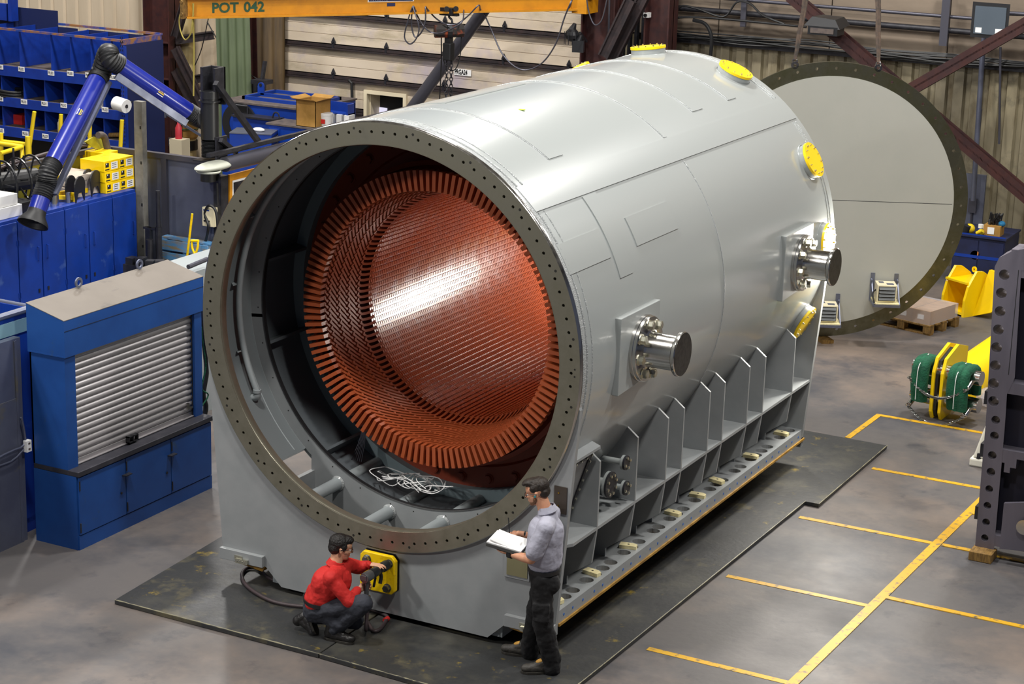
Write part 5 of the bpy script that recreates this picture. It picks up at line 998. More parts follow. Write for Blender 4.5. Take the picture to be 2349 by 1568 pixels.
# things on the rack
def shelfz(r): return bzc[r][0]
P = (-14.776, 14.100, 1.862); h = MB(); h.lathe([(0, 0), (.035, 0), (.035, .18), (.015, .21), (.015, .23), (0, .23)], (P[0], SY + .15, shelfz(1)), UP, 12); one('spray_can', h, 'white', 'white spray can on the middle shelf of the blue rack, behind the arm', 'can', smooth=40)
P = (-14.878, 14.100, 1.852); h = MB(); h.lathe([(0, 0), (.03, 0), (.03, .15), (0, .17)], (P[0], SY + .2, shelfz(1)), UP, 12); one('spray_can', h, 'galv', 'small grey can left of the white spray can on the rack', 'can', smooth=40)
P = (-15.794, 14.100, 1.205); h = MB(); h.lathe([(0, 0), (.04, 0), (.04, .17), (.02, .2), (.02, .24), (0, .24)], (P[0], SY + .15, shelfz(2)), UP, 12); one('spray_can', h, 'beige', 'pale can with a yellow tip on the lowest visible rack shelf', 'can', smooth=40)
P = (-16.960, 14.400, 1.181); h = MB(); h.b2((P[0] - .1, SY + .3, shelfz(2)), (P[0] + .12, SY + .6, shelfz(2) + .18)); one('red_box', h, 'shirt_red', 'dark red box in a lower pigeonhole at the left of the rack', 'box')
P = (-14.563, 14.100, 1.200); h = MB(); h.lathe([(.03, 0), (.045, 0), (.045, .26), (.03, .26), (.03, 0)], (P[0] - .1, SY + .15, shelfz(2) + .046), (1, .35, .1), 14); one('cardboard_tube', h, 'woodold', 'short brown cardboard tube lying on the lowest shelf near the rack upright', 'tube', smooth=40)
h = MB(); c_ = V((-17.034, 14.200, 1.802)); 
for k_ in range(3): h.tube([c_ + V((math.cos(i * .5) * .35, math.sin(i * .5) * .2, -.05 + .05 * k_ + .015 * math.sin(i))) for i in range(13)], .03, 8, smooth=2)
one('hose_coil', h, 'black', 'coiled thick black hose in a pigeonhole at the left of the middle row', 'hose', smooth=50)
P = V((-14.018, 13.750, 1.904)); t = thing('paper_roll', 'white paper roll hanging on the upright of the blue rack', 'paper roll', P - V((0, 0, .13))); h = MB(); h.lathe([(.035, 0), (.125, 0), (.125, .28), (.035, .28), (.035, 0)], P + V((-.14, .05, .02)), (1, -.15, -.12), 28); obj('roll', h, 'paper', t, smooth=40); h = MB(); h.cyl(P + V((-.18, .05, .02)), P + V((.16, .0, -.02)), .02, n=8); h.bar(P + V((.14, 0, 0)), P + V((.1, .22, .05)), .02, .02); obj('holder', h, 'blackm', t)
h = MB(); P = (-15.699, 16.750, 1.996); h.b2((XL0 - .12, 16.76, P[2] - .15), (XL0 - .02, 16.78, P[2] + .13)); h.slot(1); h.b2((XL0 - .10, 16.755, P[2] - .1), (XL0 - .05, 16.76, P[2] + .05)); one('red_notice', h, ['shirt_red', 'paper'], 'small red and white notice at the left of the red oxide column', 'sign')
# yellow rail rack
YK = mat('yellow_rail_paint', '#dfc21a', .5)
M['yrail'] = YK
def yr(pts, r=.025): h = MB(); h.tube(pts, r, 8); return h
t = thing('yellow_stake_rack', 'yellow tube rack with tall stakes standing in front of the blue pigeonholes', 'rack', (-14, 12.2, 0)); RY = 12.0
for k_, (P, Q) in enumerate((((-14.509, 12.000, 1.953), (-14.647, 12.000, 1.329)), ((-13.913, 12.000, 1.965), (-13.968, 12.000, 1.323)), ((-13.267, 12.000, 1.998), (-13.308, 12.000, 1.394)), ((-12.577, 12.000, 1.999), (-12.631, 12.000, 1.466)))): obj('stake', yr([P, Q, (Q[0], Q[1], 0)], .035), 'yrail', t, smooth=50)
for P, Q in (((-14.325, 11.600, 1.586), (-14.330, 11.600, 1.072)), ((-13.675, 11.600, 1.601), (-13.697, 11.600, 1.065)), ((-14.946, 11.600, 1.584), (-14.968, 11.600, 0.963))): obj('post', yr([P, Q, (Q[0], Q[1], 0)], .05), 'yrail', t, smooth=50)
obj('rail', yr([(-14.964, 11.600, 1.436), (-14.351, 11.600, 1.446)], .04), 'yrail', t, smooth=50); h = MB(); h.tube([(-14.610, 11.100, 1.511), (-14.027, 11.100, 1.512), (-14.026, 11.100, 1.142)], .045, 8); h.tube([(-14.028, 11.100, 1.504), (-13.886, 10.400, 1.506)], .04, 8); obj('rail', h, 'yrail', t, smooth=50)

# ------------------------------------------------------------------ blue plant and benches in front of the big door
BY = 15.0
def bbox(name, lab, p0, p1, mt='blue', cat='cabinet', top=None):
    t = thing(name, lab, cat, ((p0[0] + p1[0]) / 2, (p0[1] + p1[1]) / 2, 0)); h = MB(); h.b2(p0, p1); obj('body', h, mt, t, bevel=.01)
    if top: h = MB(); h.b2((p0[0] - .02, p0[1] - .02, p1[2]), (p1[0] + .02, p1[1] + .02, p1[2] + .03)); obj('top', h, top, t)
    return t
a = (-12.678, 15.000, 1.889); b = (-10.836, 15.000, 1.923); zt = (-11.784, 15.000, 1.951)[2]; t = bbox('fume_collector', 'large blue enamelled machine with a railed top and lifting lug, below the big door', (a[0], BY, 0), (b[0], BY + 1.7, zt), top='shelfdust')
h = MB(); x0, x1_ = a[0] + .25, b[0] - .1
for p0, p1 in (((x0, BY + .3, zt), (x1_, BY + .36, zt + .09)), ((x0, BY + 1.3, zt), (x1_, BY + 1.36, zt + .09)), ((x0, BY + .3, zt), (x0 + .06, BY + 1.36, zt + .09)), ((x1_ - .06, BY + .3, zt), (x1_, BY + 1.36, zt + .09)), ((x0, BY + .8, zt), (x1_, BY + .86, zt + .09))): h.b2(p0, p1)
obj('top_frame', h, 'blue', t); P = (-12.361, 15.800, 2.002); h = MB(); h.prism([(-.07, 0), (.07, 0), (.07, .16)] + [(.07 * math.cos(q_), .16 + .07 * math.sin(q_)) for q_ in (.6, 1.2, 1.9, 2.5)] + [(-.07, .16)], (P[0], BY + .83, zt + .06), (1, 0, 0), UP, .03); h.slot(1); h.cyl((P[0], BY + .79, zt + .24), (P[0], BY + .84, zt + .24), .03, n=12); obj('lifting_lug', h, ['blue', 'black'], t)
P = V((-12.237, 14.980, 1.588)); h = MB(); h.lathe([(.22, 0), (.38, 0), (.38, .05), (.22, .05), (.22, 0)], P, (0, -1, 0), 30); obj('fan_ring', h, 'black', t, smooth=40)
h = MB(); h.cyl(P + V((0, -.01, 0)), P + V((0, -.04, 0)), .23, n=28); obj('fan_cover', h, 'blue', t, smooth=40)
h = MB(); z = (-12.170, 15.000, 1.937)[2]; xx = (-12.316, 15.000, 1.924)[0]; x2_ = (-12.025, 15.000, 1.951)[0]; h.tube([(xx, BY - .05, z - .15), (xx, BY - .1, z), (x2_, BY - .1, z), (x2_, BY - .1, z - .3)], .018, 6); obj('grab_rail', h, 'blackm', t)
h = MB(); a2 = (-12.206, 14.750, 1.789); b2_ = (-11.307, 14.750, 1.829); h.b2((a2[0], BY - .3, 0), (b2_[0], BY - .02, a2[2] - .03)); h.slot(1); h.b2((a2[0] - .02, BY - .33, a2[2] - .03), (b2_[0] + .02, BY, a2[2])); h.tube([(b2_[0] - .1, BY - .2, a2[2]), (b2_[0] - .06, BY - .2, a2[2] + .1), (b2_[0] + .02, BY - .2, a2[2] + .1), (b2_[0] + .06, BY - .2, a2[2])], .015, 6, smooth=4)
one('blue_bench', h, ['blue', 'blackm'], 'narrow blue bench front with a dark edge below the fan ring', 'bench')
a = (-11.245, 14.400, 1.778); b = (-9.526, 14.400, 1.881); bb = bbox('bench_cabinet', 'long royal blue cabinet with a dusty worktop under the cardboard box', (a[0], BY - .6, 0), (b[0] + .6, BY - .05, a[2] - .03), top='shelfdust'); bzt = a[2]
h = MB(); h.b2(((-11.194, 14.380, 1.637)[0], BY - .615, .1), ((-10.979, 14.380, 1.659)[0] + .01, BY - .60, bzt - .08)); obj('door', h, 'blue', bb)
t = thing('cardboard_box', 'open brown cardboard box on the blue bench', 'box', (0, 0, 0)); P0 = (-10.641, 14.500, 1.849); P1 = (-10.154, 14.500, 2.222); x0, x1_, z0, z1_ = P0[0], (-10.226, 14.500, 1.952)[0], bzt + .002, P1[2] + .02; t.location = ((x0 + x1_) / 2, BY, z0)
h = MB(); cx_ = x0 + (x1_ - x0) * .6
for p0, p1 in (((x0, BY - .58, z0), (x1_, BY - .57, z1_)), ((x0, BY - .11, z0), (x1_, BY - .10, z1_)), ((x0, BY - .58, z0), (x0 + .01, BY - .10, z1_)), ((x1_ - .01, BY - .58, z0), (x1_, BY - .10, z1_)), ((x0, BY - .58, z0), (x1_, BY - .10, z0 + .01))): h.b2(p0, p1)
obj('carton', h, 'cardboard', t)
for q0, q1, q2, q3 in (((x0, -.58), (x1_, -.58), (x1_ + .02, -.70), (x0 - .02, -.70)), ((x0, -.1), (x1_, -.1), (x1_, .02), (x0, .02)), ((x0, -.58), (x0, -.1), (x0 - .13, -.1), (x0 - .13, -.58)), ((x1_, -.58), (x1_, -.1), (x1_ + .12, -.08), (x1_ + .12, -.58))):
    h = MB(); vs = [(q[0], BY + q[1], z1_ + (.04 if i > 1 else 0)) for i, q in enumerate((q0, q1, q2, q3))]; h.add(vs + [(x, y, z + .006) for x, y, z in vs], [(0, 1, 2, 3), (7, 6, 5, 4), (0, 4, 5, 1), (1, 5, 6, 2), (2, 6, 7, 3), (3, 7, 4, 0)]); obj('flap', h, 'cardboard', t)
P = (-10.192, 14.700, 1.829); h = MB(); h.lathe([(0, 0), (.095, 0), (.115, .2), (.12, .2), (.12, .24), (0, .24)], (P[0], BY - .3, bzt + .002), UP, 22); h.slot(1); h.prism([(-.05, 0), (.05, 0), (.05, .08), (-.05, .08)], (P[0], BY - .412, bzt + .06), (1, 0, 0), UP, .002); one('plastic_tub', h, ['white', 'shirt_red'], 'white plastic tub with red print beside the cardboard box', 'tub', smooth=35)
t = thing('blue_bin_rack', 'blue rack holding white plastic bins beside the man door', 'rack', ((-10.349, 15.400, 1.826)[0], BY + .4, 0)); x0, x1_ = (-10.743, 15.400, 1.946)[0], (-10.108, 15.400, 2.008)[0]; z0, z1_ = (-10.348, 15.400, 1.707)[2], (-10.350, 15.400, 2.095)[2]
h = MB(); h.b2((x0, BY + .5, 0), (x1_, BY + .53, z1_)); [h.b2((x0, BY + .3, z), (x1_, BY + .5, z + .02)) for z in (z0 - .35, z0 - .0, z0 + .2)]; h.b2((x1_ - .03, BY + .28, 0), (x1_, BY + .53, z1_)); obj('frame', h, 'blue', t)
for i in range(4):
    for r in range(2): h = MB(); xx = x0 + .06 + i * .16 + (.03 if i > 1 else 0); h.b2((xx, BY + .25, z0 + .03 + r * .22 - .22), (xx + .11, BY + .45, z0 + .2 + r * .22 - .22)); obj('bin', h, 'white', t)
a = (-11.788, 13.600, 1.641); b = (-11.012, 13.600, 1.820); t = thing('tool_chest', 'blue tool chest with black drawers and a grey top, just right of the arm post', 'tool chest', ((a[0] + b[0]) / 2, 14, 0)); x0 = (-11.798, 13.600, 1.601)[0]; x1_ = (-11.004, 13.600, 1.683)[0]; xm = (-11.385, 13.600, 1.636)[0]; zt = (-11.366, 13.600, 1.653)[2]
Mr = Matrix.Rotation(.38, 3, 'Z'); cc = V((xm + .1, 14.05, zt / 2)); h = MB(); h.box(cc, (.75, .55, zt), M3=Mr.copy()); obj('body', h, 'blue', t); h = MB(); h.box(cc + V((0, 0, zt / 2 + .01)), (.76, .56, .02), M3=Mr.copy()); obj('top', h, 'galv', t)
for r in range(4): h = MB(); h.box(cc + Mr @ V((.378, 0, zt / 2 - .1 - r * .13)), (.01, .5, .115), M3=Mr.copy()); d = obj('drawer', h, 'blackp', t); h = MB(); h.box(cc + Mr @ V((.39, 0, zt / 2 - .08 - r * .13)), (.015, .4, .012), M3=Mr.copy()); obj('handle', h, 'galv', d)
h = MB(); h.ball(cc + V((.1, .0, zt / 2 + .05)), (.12, .08, .04), 10); one('plastic_bag', h, 'white', 'crumpled clear plastic bag on the grey top of the tool chest', 'bag', smooth=40)
h = MB(); h.cyl((-13.260, 17.000, 2.016), ((-13.260, 17.000, 2.016)[0], 17.0, 0), .16, n=20); h.bar((-13.038, 16.800, 2.058), (-13.024, 16.900, 2.468), .06, .06); h.b2((-13.152, 16.600, 2.054), ((-12.838, 16.600, 2.149)[0], 16.9, (-12.838, 16.600, 2.132)[2])); one('dark_drum', h, 'blackm', 'dark drum with a rod in it, in the corner behind the blue machine', 'drum', smooth=40)
h = MB(); h.tube([(-14.456, 17.000, 3.100), (-14.150, 17.000, 2.701), (-13.740, 17.000, 2.312), (-13.259, 17.000, 2.084)], .012, 6, smooth=6); h.tube([(-14.571, 17.200, 3.142), (-14.738, 17.200, 2.549), (-14.914, 17.200, 2.190)], .010, 5, smooth=4); one('hanging_cable', h, 'black', 'thin black cable sagging across the green corrugated sheet', 'cable', smooth=60)

# ------------------------------------------------------------------ jib crane
J0 = V((-11.19, 12.0, 3.83)); J1 = V((-6.1, 16.45, 3.99)); jd = (J1 - J0).normalized(); jn = V((jd.y, -jd.x, 0)).normalized()
crane = thing('jib_crane', 'amber jib crane beam marked POT 042 crossing the top of the view', 'crane', J1)
H = .36; h = MB(); c0 = J0 + V((0, 0, H / 2)); c1 = J1 + V((0, 0, H / 2)); h.hbeam(c0, c1, .26, H, .03, UP); bm = obj('beam', h, 'crane', crane)
h = MB(); h.b2(J1 + V((-.1, -.16, -.05)), J1 + V((.18, .3, .5))); h.bar(J1 + V((-.1, 0, .35)), J1 + V((.3, .2, .45)), .2, .25); h.cyl(J1 + V((.15, -.05, .2)), J1 + V((.15, -.05, .9)), .1, n=16); obj('slew_bracket', h, 'crane', crane)
h = MB(); h.b2(J0 + V((-.02, -.13, -.0)), J0 + V((.03, .13, .36))); [h.cyl(J0 + V((.02, -.14, z)), J0 + V((.02, -.16, z)), .03, n=8) for z in (.08, .28)]; obj('end_stop', h, 'woodold', crane)
fo = J0 + jn * .018; h = MB(); L0 = (J1 - J0).length
def along(px_t): return J0 + jd * px_t
tt = .07 * L0; textmesh(h, 'POT', along(.42) + jn * .018 + V((0, 0, .085)), jd, UP, .165, squeeze=1.0, ext=.003, slot=0, bold=.03); textmesh(h, '042', along(.95) + jn * .018 + V((0, 0, .09)), jd, UP, .165, squeeze=1.0, ext=.003, bold=.03); obj('stencil_lettering', h, 'green_text', bm)
s0 = (-8.898, 14.100, 4.033); h = MB(); so = along(3.58) + jn * .02; h.prism([(0, 0), (.85, 0), (.85, .125), (0, .125)], so + V((0, 0, .175)), jd, UP, .0) if False else None
def signbox(hb, a0, a1, z0, z1, off):
    A = along(a0) + jn * off; B = along(a1) + jn * off; hb.add([A + V((0, 0, z0)), B + V((0, 0, z0)), B + V((0, 0, z1)), A + V((0, 0, z1)), A + jn * .004 + V((0, 0, z0)), B + jn * .004 + V((0, 0, z0)), B + jn * .004 + V((0, 0, z1)), A + jn * .004 + V((0, 0, z1))], [(3, 2, 1, 0), (4, 5, 6, 7), (0, 1, 5, 4), (1, 2, 6, 5), (2, 3, 7, 6), (3, 0, 4, 7)])
h.slot(0); signbox(h, 3.05, 3.80, .215, .325, .016); h.slot(1); signbox(h, 3.56, 3.78, .235, .31, .021); h.slot(0); signbox(h, 3.36, 3.50, .13, .185, .016); h.slot(1); signbox(h, 3.03, 3.82, .205, .335, .014)
textmesh(h, 'TRANSCRANE', along(3.07) + jn * .022 + V((0, 0, .235)), jd, UP, .055, squeeze=.62, slot=1); textmesh(h, 'CAP', along(3.50) + jn * .022 + V((0, 0, .265)), jd, UP, .028, squeeze=.8, slot=1); textmesh(h, '4000 LBS', along(3.575) + jn * .027 + V((0, 0, .255)), jd, UP, .035, squeeze=.7, slot=2); obj('maker_sign', h, ['bluedark', 'paper', 'ink'], bm, label='navy sign reading TRANSCRANE CAP 4000 LBS')
hp_ = along(4.44); t = thing('chain_hoist', 'black and orange electric chain hoist hanging from the jib crane beam', 'hoist', hp_ + V((0, 0, -.4))); h = MB()
h.box(hp_ + V((0, 0, .03)), (.24, .24, .12)); h.box(hp_ + V((0, 0, -.03)), (.34, .10, .04)); [h.cyl(hp_ + jn * .14 + jd * a_ + V((0, 0, .08)), hp_ + jn * .17 + jd * a_ + V((0, 0, .08)), .045, n=12) for a_ in (-.08, .08)]; obj('trolley', h, 'blackp', t)
h = MB(); h.tube([hp_ + V((0, 0, -.04)), hp_ + V((0, 0, -.08)), hp_ + V((.05, 0, -.12)), hp_ + V((.05, 0, -.19)), hp_ + V((-.03, 0, -.21))], .020, 8, smooth=4); obj('hook', h, 'blackm', t, smooth=50)
hc = hp_ + V((0, 0, -.31)); h = MB(); h.cyl(hc - jd * .25, hc + jd * .25, .115, n=8, ph=.4); obj('motor_housing', h, mat('worn_orange_black_paint', '#262220', .55, col2='#8a3d1e', scale=5, amt=(.50, .6)), t); h = MB(); h.cyl(hc - jd * .04, hc + jd * .04, .13, n=14); h.b2(hc + V((-.05, -.06, -.2)), hc + V((.05, .06, 0))); obj('gearbox', h, 'blackp', t)
h = MB(); h.b2(hc + V((-.08, -.08, -.50)), hc + V((.08, .08, -.20))); obj('chain_bag', h, 'black', t, bevel=.02)
def chain(mb, a, b, r=.008, link=.035):
    a = V(a); b = V(b); d = b - a; n = max(2, int(d.length / link)); d.normalize(); s1 = d.orthogonal().normalized(); s2 = d.cross(s1)
    for i in range(n):
        c_ = a + d * (i + .5) * (b - a).length / n; s_ = s1 if i % 2 else s2; w_ = link * .45; l_ = link * .62; mb.tube([c_ + d * l_ * math.cos(q_) + s_ * w_ * math.sin(q_) for q_ in [k_ * PI / 4 for k_ in range(9)]], r, 5, cap=False)
h = MB(); chain(h, hc + V((-.03, 0, -.50)), hc + V((-.03, 0, -2.0)), .010, .06); chain(h, hc + V((.03, .05, -.50)), hc + V((.04, .05, -2.0)), .010, .06); obj('load_chain', h, 'blackm', t)
h = MB(); h.tube([hc + V((-.15, 0, -.1)), hc + V((-.14, 0, -.5)), hc + V((-.16, 0, -1.2)), hc + V((-.2, 0, -2.1))], .011, 6, smooth=4); h.tube([hc + jd * .22 + V((0, 0, -.1)), hc + jd * .20 + V((0, 0, -.45)), hc + jd * .12 + V((0, 0, -.66)), hc + V((-.02, 0, -.64)), hc + V((-.10, 0, -.5))], .010, 6, smooth=5); obj('pendant_cable', h, 'black', t, smooth=60)
def pw(u, v): return V((0, 0, 0))
jy = 13.9
fest = [[(-8.251, 14.380, 4.051), (-8.350, 14.380, 3.787), (-8.406, 14.380, 3.525), (-8.300, 14.380, 3.416), (-8.173, 14.380, 3.522), (-8.126, 14.380, 3.731), (-8.251, 14.380, 4.043)], [(-8.275, 14.420, 4.046), (-8.296, 14.420, 3.751), (-8.223, 14.420, 3.536), (-8.088, 14.420, 3.643), (-8.024, 14.420, 3.845), (-8.028, 14.420, 4.056)],
        [(-8.385, 14.620, 4.015), (-8.234, 14.620, 3.776), (-8.060, 14.620, 3.627), (-7.846, 14.620, 3.614), (-7.635, 14.620, 3.704), (-7.427, 14.620, 3.837)], [(-8.232, 14.800, 3.997), (-8.040, 14.800, 3.834), (-7.824, 14.800, 3.748), (-7.612, 14.800, 3.779), (-7.404, 14.800, 3.934), (-7.216, 14.800, 4.115)],
        [(-7.556, 15.450, 4.033), (-7.449, 15.450, 3.877), (-7.287, 15.450, 3.592), (-7.107, 15.450, 3.271), (-6.846, 15.450, 3.054), (-6.592, 15.450, 3.016), (-6.304, 15.450, 3.167), (-6.067, 15.450, 3.505), (-5.920, 15.450, 3.955), (-5.792, 15.450, 4.255)], [(-5.744, 15.900, 4.283), (-5.693, 15.900, 4.045), (-5.603, 15.900, 3.854), (-5.520, 15.900, 3.824), (-5.427, 15.900, 3.941), (-5.359, 15.900, 4.252)]]
for f_, a_, b_ in zip(fest, (947, 947, 948, 978, 1100), (947, 976, 1060, 1098, 1312)): f_.insert(0, along((a_ - 427) / 135.7) + jn * .12 + V((0, 0, .05))); f_.append(along((b_ - 427) / 135.7) + jn * .12 + V((0, 0, .05)))
for f_, nm in zip(fest, ('long narrow loop at the left of the hoist', 'smaller loop inside the long narrow one', 'shallow loop just left of the hoist hook', 'loop passing behind the hoist trolley', 'wide deep loop right of the hoist', 'short loop on the crane column')):
    h = MB(); h.tube(f_, .013, 6, smooth=5); one('festoon_cable', h, 'pipe', 'grey festoon cable, ' + nm, 'cable', 'festoon cables', smooth=60)
h = MB(); h.tube([(-11.203, 12.000, 4.092), (-11.324, 12.000, 3.833), (-11.310, 12.000, 3.618), (-11.215, 12.000, 3.474), (-11.097, 12.000, 3.599), (-11.057, 12.000, 3.853), (-11.035, 12.000, 4.083)], .012, 6, smooth=5); h.tube([(-11.044, 12.000, 4.082), (-11.190, 12.200, 3.248), (-11.212, 12.200, 2.515)], .014, 6); one('yellow_rope', h, mat('faded_yellow_rope', '#a89a4c', .8), 'thin faded yellow rope looping down from the left end of the crane beam', 'rope', smooth=60)

# ------------------------------------------------------------------ big round cover standing behind the machine
DC = V((.017, 12.152, 2.054)); DA = .449; du = V((math.cos(DA), math.sin(DA), 0)); dn_ = V((math.sin(DA), -math.cos(DA), 0))   # dn_ faces the camera
disc = thing('round_end_cover', 'big round grey end cover with a bare steel rim, standing on edge behind the machine', 'end cover', (DC.x, DC.y, .05))
def dp(x, z, off=0.0): return DC + du * x + V((0, 0, z)) + dn_ * off
def disc_ring():
    h = MB(); n = 44; K = 16; st = 2 * PI / n; r0, r1, rh, hr = 1.80, 2.0, 1.91, .022
    for k in range(n):
        c = k * st; bd = []
        for j in range(K):
            t = 2 * PI * (j + .5) / K; ca, sa = math.cos(t), math.sin(t); q = 1 / max(abs(ca), abs(sa)); bd.append((c + ca * q * st / 2, (r0 + r1) / 2 + sa * q * (r1 - r0) / 2, c + hr * ca / rh, rh + hr * sa))
        P = lambda th, r, o: dp(r * math.sin(th), r * math.cos(th), o)
        vs = [P(b[0], b[1], .0) for b in bd] + [P(b[2], b[3], .0) for b in bd] + [P(b[2], b[3], -.05) for b in bd]
        fs = [(j, (j + 1) % K, K + (j + 1) % K, K + j) for j in range(K)] + [(K + j, K + (j + 1) % K, 2 * K + (j + 1) % K, 2 * K + j) for j in range(K)]
        b0 = len(vs); vs += [P(c + sx * st / 2, (r1 if sy > 0 else r0), 0) for sx, sy in ((1, 1), (-1, 1), (-1, -1), (1, -1))]
        for i in range(4): j = K // 8 - 1 + i * (K // 4); fs.append((j, b0 + i, (j + 1) % K))
        # back face with the same holes
        m_ = len(vs); vs += [P(b[0], b[1], -.05) for b in bd]; fs += [(2 * K + j, 2 * K + (j + 1) % K, m_ + (j + 1) % K, m_ + j) for j in range(K)]
        h.add(vs, fs)
    h.lathe([(r1, 0), (r1, -.05)], DC, dn_, 160, ref=UP); return h
obj('rim', disc_ring(), 'discring', disc)
h = MB(); h.lathe([(0, .012), (1.80, .012), (1.80, -.03), (0, -.03)], DC, dn_, 120, ref=UP); pn = obj('panel', h, 'disc', disc, smooth=30)
h = MB(); a = V((-0.084, 12.600, 1.973)); b = (1.902, 12.600, 2.009); h.add([dp(-1.78, .02, .0125), dp(1.78, .02, .0125), dp(1.78, .028, .0125), dp(-1.78, .028, .0125)], [(0, 1, 2, 3)]); obj('joint_line', h, 'blackm', pn)
def onDisc(u, v): return None
for x in (-.585, .585):
    h = MB(); c_ = dp(x, math.sqrt(4 - x * x) - .01, -.02); h.lathe([(.022, -.02), (.055, -.02), (.055, .02), (.022, .02), (.022, -.02)], c_ + V((0, 0, .03)), dn_, 20); h.tube([c_ + V((0, 0, .03)) + V((.035 * math.cos(q), 0, .05 + .035 * math.sin(q))) for q in [i * PI / 6 for i in range(13)]], .010, 6); obj('lifting_eye', h, 'steel', disc, smooth=50)
def sling(x, top, nm):
    c_ = dp(x, math.sqrt(4 - x * x) + .10, -.02); h = MB(); top = V(top); mid = c_.lerp(top, .32)
    h.sweep([c_, c_.lerp(mid, .5), mid, mid.lerp(top, .4) + V((.02, 0, 0)), top], .05, .018, lambda i: (.3, -1, 0)); h.sweep([c_, c_.lerp(mid, .5) + V((.02, 0, 0)), mid + V((.03, 0, 0)), mid.lerp(top, .4) + V((.05, 0, 0)), top + V((.06, 0, 0))], .04, .018, lambda i: (-.3, -1, 0))
    one('lifting_sling', h, mat('worn_grey_sling', '#3b3733', .7, col2='#6a5648', scale=7), 'worn grey lifting sling running up from the %s eye of the round cover' % nm, 'sling')
sling(-.585, (-0.466, 12.000, 5.255), 'left'); sling(.585, (0.355, 12.500, 5.277), 'right')
def heater(x, z, nm):
    s_ = obj('heater_shelf', MB(), 'galv', disc, label='%s heater on its bracket shelf' % nm)
    h = MB(); o = lambda a, b, c_: dp(x + a, z + b, .012 + c_)
    def bx_(mb, a0, a1, b0, b1, c0, c1): mb.add([o(a, b, c_) for c_ in (c0, c1) for a, b in ((a0, b0), (a1, b0), (a1, b1), (a0, b1))], [(0, 3, 2, 1), (4, 5, 6, 7), (0, 1, 5, 4), (1, 2, 6, 5), (2, 3, 7, 6), (3, 0, 4, 7)])
    for a in (-.17, .17): bx_(h, a - .03, a + .03, -.16, .25, .0, .012)
    for a in (-.185, .185): bx_(h, a - .01, a + .01, -.16, -.12, .0, .40); h.bar(o(a, -.13, .38), o(a, .16, .02), .014, .014, tuple(du)); bx_(h, a - .008, a + .008, .14, .16, 0, .1)
    bx_(h, -.19, .19, -.16, -.12, .38, .41); me = h
    tmp = obj('tmp', h, 'galv', disc); s_.data = tmp.data; bpy.data.objects.remove(tmp)
    h = MB(); bx_(h, -.18, .18, -.125, -.105, .01, .40); obj('board', h, 'wood', s_); h = MB(); bx_(h, -.14, .14, -.10, .15, .06, .34); obj('case', h, 'beige', s_, bevel=.006)
    h = MB(); bx_(h, -.12, .12, -.08, .13, .34, .3415); h.slot(1)
    for k in range(4):
        zz = .12 - k * .05; h.add([o(-.115, zz, .342), o(.115, zz, .342), o(.11, zz - .035, .365), o(-.11, zz - .035, .365), o(-.115, zz - .01, .342), o(.115, zz - .01, .342)], [(0, 1, 2, 3), (3, 2, 5, 4)])
    obj('louvre', h, ['black', 'louver'], s_); h = MB(); bx_(h, -.10, -.03, .151, .152, .1, .2); bx_(h, .0, .1, .151, .152, .2, .3); obj('rating_label', h, 'galvd', s_)
    h = MB(); h.tube([o(-.14, .05, .2), o(-.19, .0, .24), o(-.18, -.08, .34), o(-.17, -.12, .40)], .012, 6, smooth=4); obj('plug_lead', h, 'black', s_, smooth=50)
def d2(u, v):
    return None
heater(.90, -1.27, 'right-hand'); heater(.08, -1.60, 'left-hand')
h = MB(); h.cyl(dp(-.02, -1.41, .013), dp(-.02, -1.41, .014), .022, n=10); obj('cable_hole', h, 'hole', pn)
for i, x in enumerate((-.12, .10)): h = MB(); q = dp(x, 0, 0); h.box((q.x, q.y - .05, .025), (.18, .35, .05), rz=DA + .3 * i); one('wood_block', h, 'woodold', 'flat wood packing strip under the rim of the round cover, %s one' % ('left', 'right')[i], 'wood block')

# ------------------------------------------------------------------ right-hand side of the hall
t = thing('navy_cabinet', 'dark navy cabinet with an orange disc, standing against the wall behind the yellow bracket', 'cabinet', (1.0, 17.2, 0)); x0 = (0.619, 16.900, 0.630)[0]; x1_ = (1.475, 16.900, 0.740)[0]; zt = (1.069, 16.900, 0.797)[2]
h = MB(); h.b2((x0, 16.9, 0), (x1_, 17.8, zt)); obj('body', h, 'navy', t, bevel=.01); h = MB(); h.b2((x0 - .02, 16.86, zt), (x1_ + .02, 17.82, zt + .03)); obj('top', h, 'navy', t)
h = MB(); P = (1.000, 16.880, 0.500); h.cyl((P[0], 16.9, P[2]), (P[0], 16.885, P[2]), .075, n=24); obj('orange_disc', h, mat('dull_orange', '#c07a3c', .5), t); h = MB(); h.b2((x0 + .02, 16.885, .1), ((x0 + x1_) / 2 - .01, 16.9, zt - .05)); h.b2(((x0 + x1_) / 2 + .01, 16.885, .1), (x1_ - .02, 16.9, zt - .05)); h.slot(1); [h.b2((x0, 16.88, z), (x1_, 16.886, z + .05)) for z in (.8, .45)]; obj('door', h, ['navy', 'blue'], t)
h = MB(); P = (0.671, 17.800, 1.661); h.b2(((0.491, 17.800, 1.603)[0], 17.8, (0.567, 17.800, 0.757)[2]), ((0.834, 17.800, 1.642)[0], 17.86, P[2])); h.slot(1); P = (0.655, 17.700, 1.158); h.b2((P[0] - .06, 17.74, P[2] - .14), (P[0] + .07, 17.8, P[2] + .1)); h.cyl((P[0], 17.78, P[2] - .4), (P[0], 17.78, P[2] + 1.6), .02, n=8); one('wall_panel', h, ['galv', 'pipe'], 'grey wall panel with a switch box above the navy cabinet', 'panel')
zt_ = zt + .03
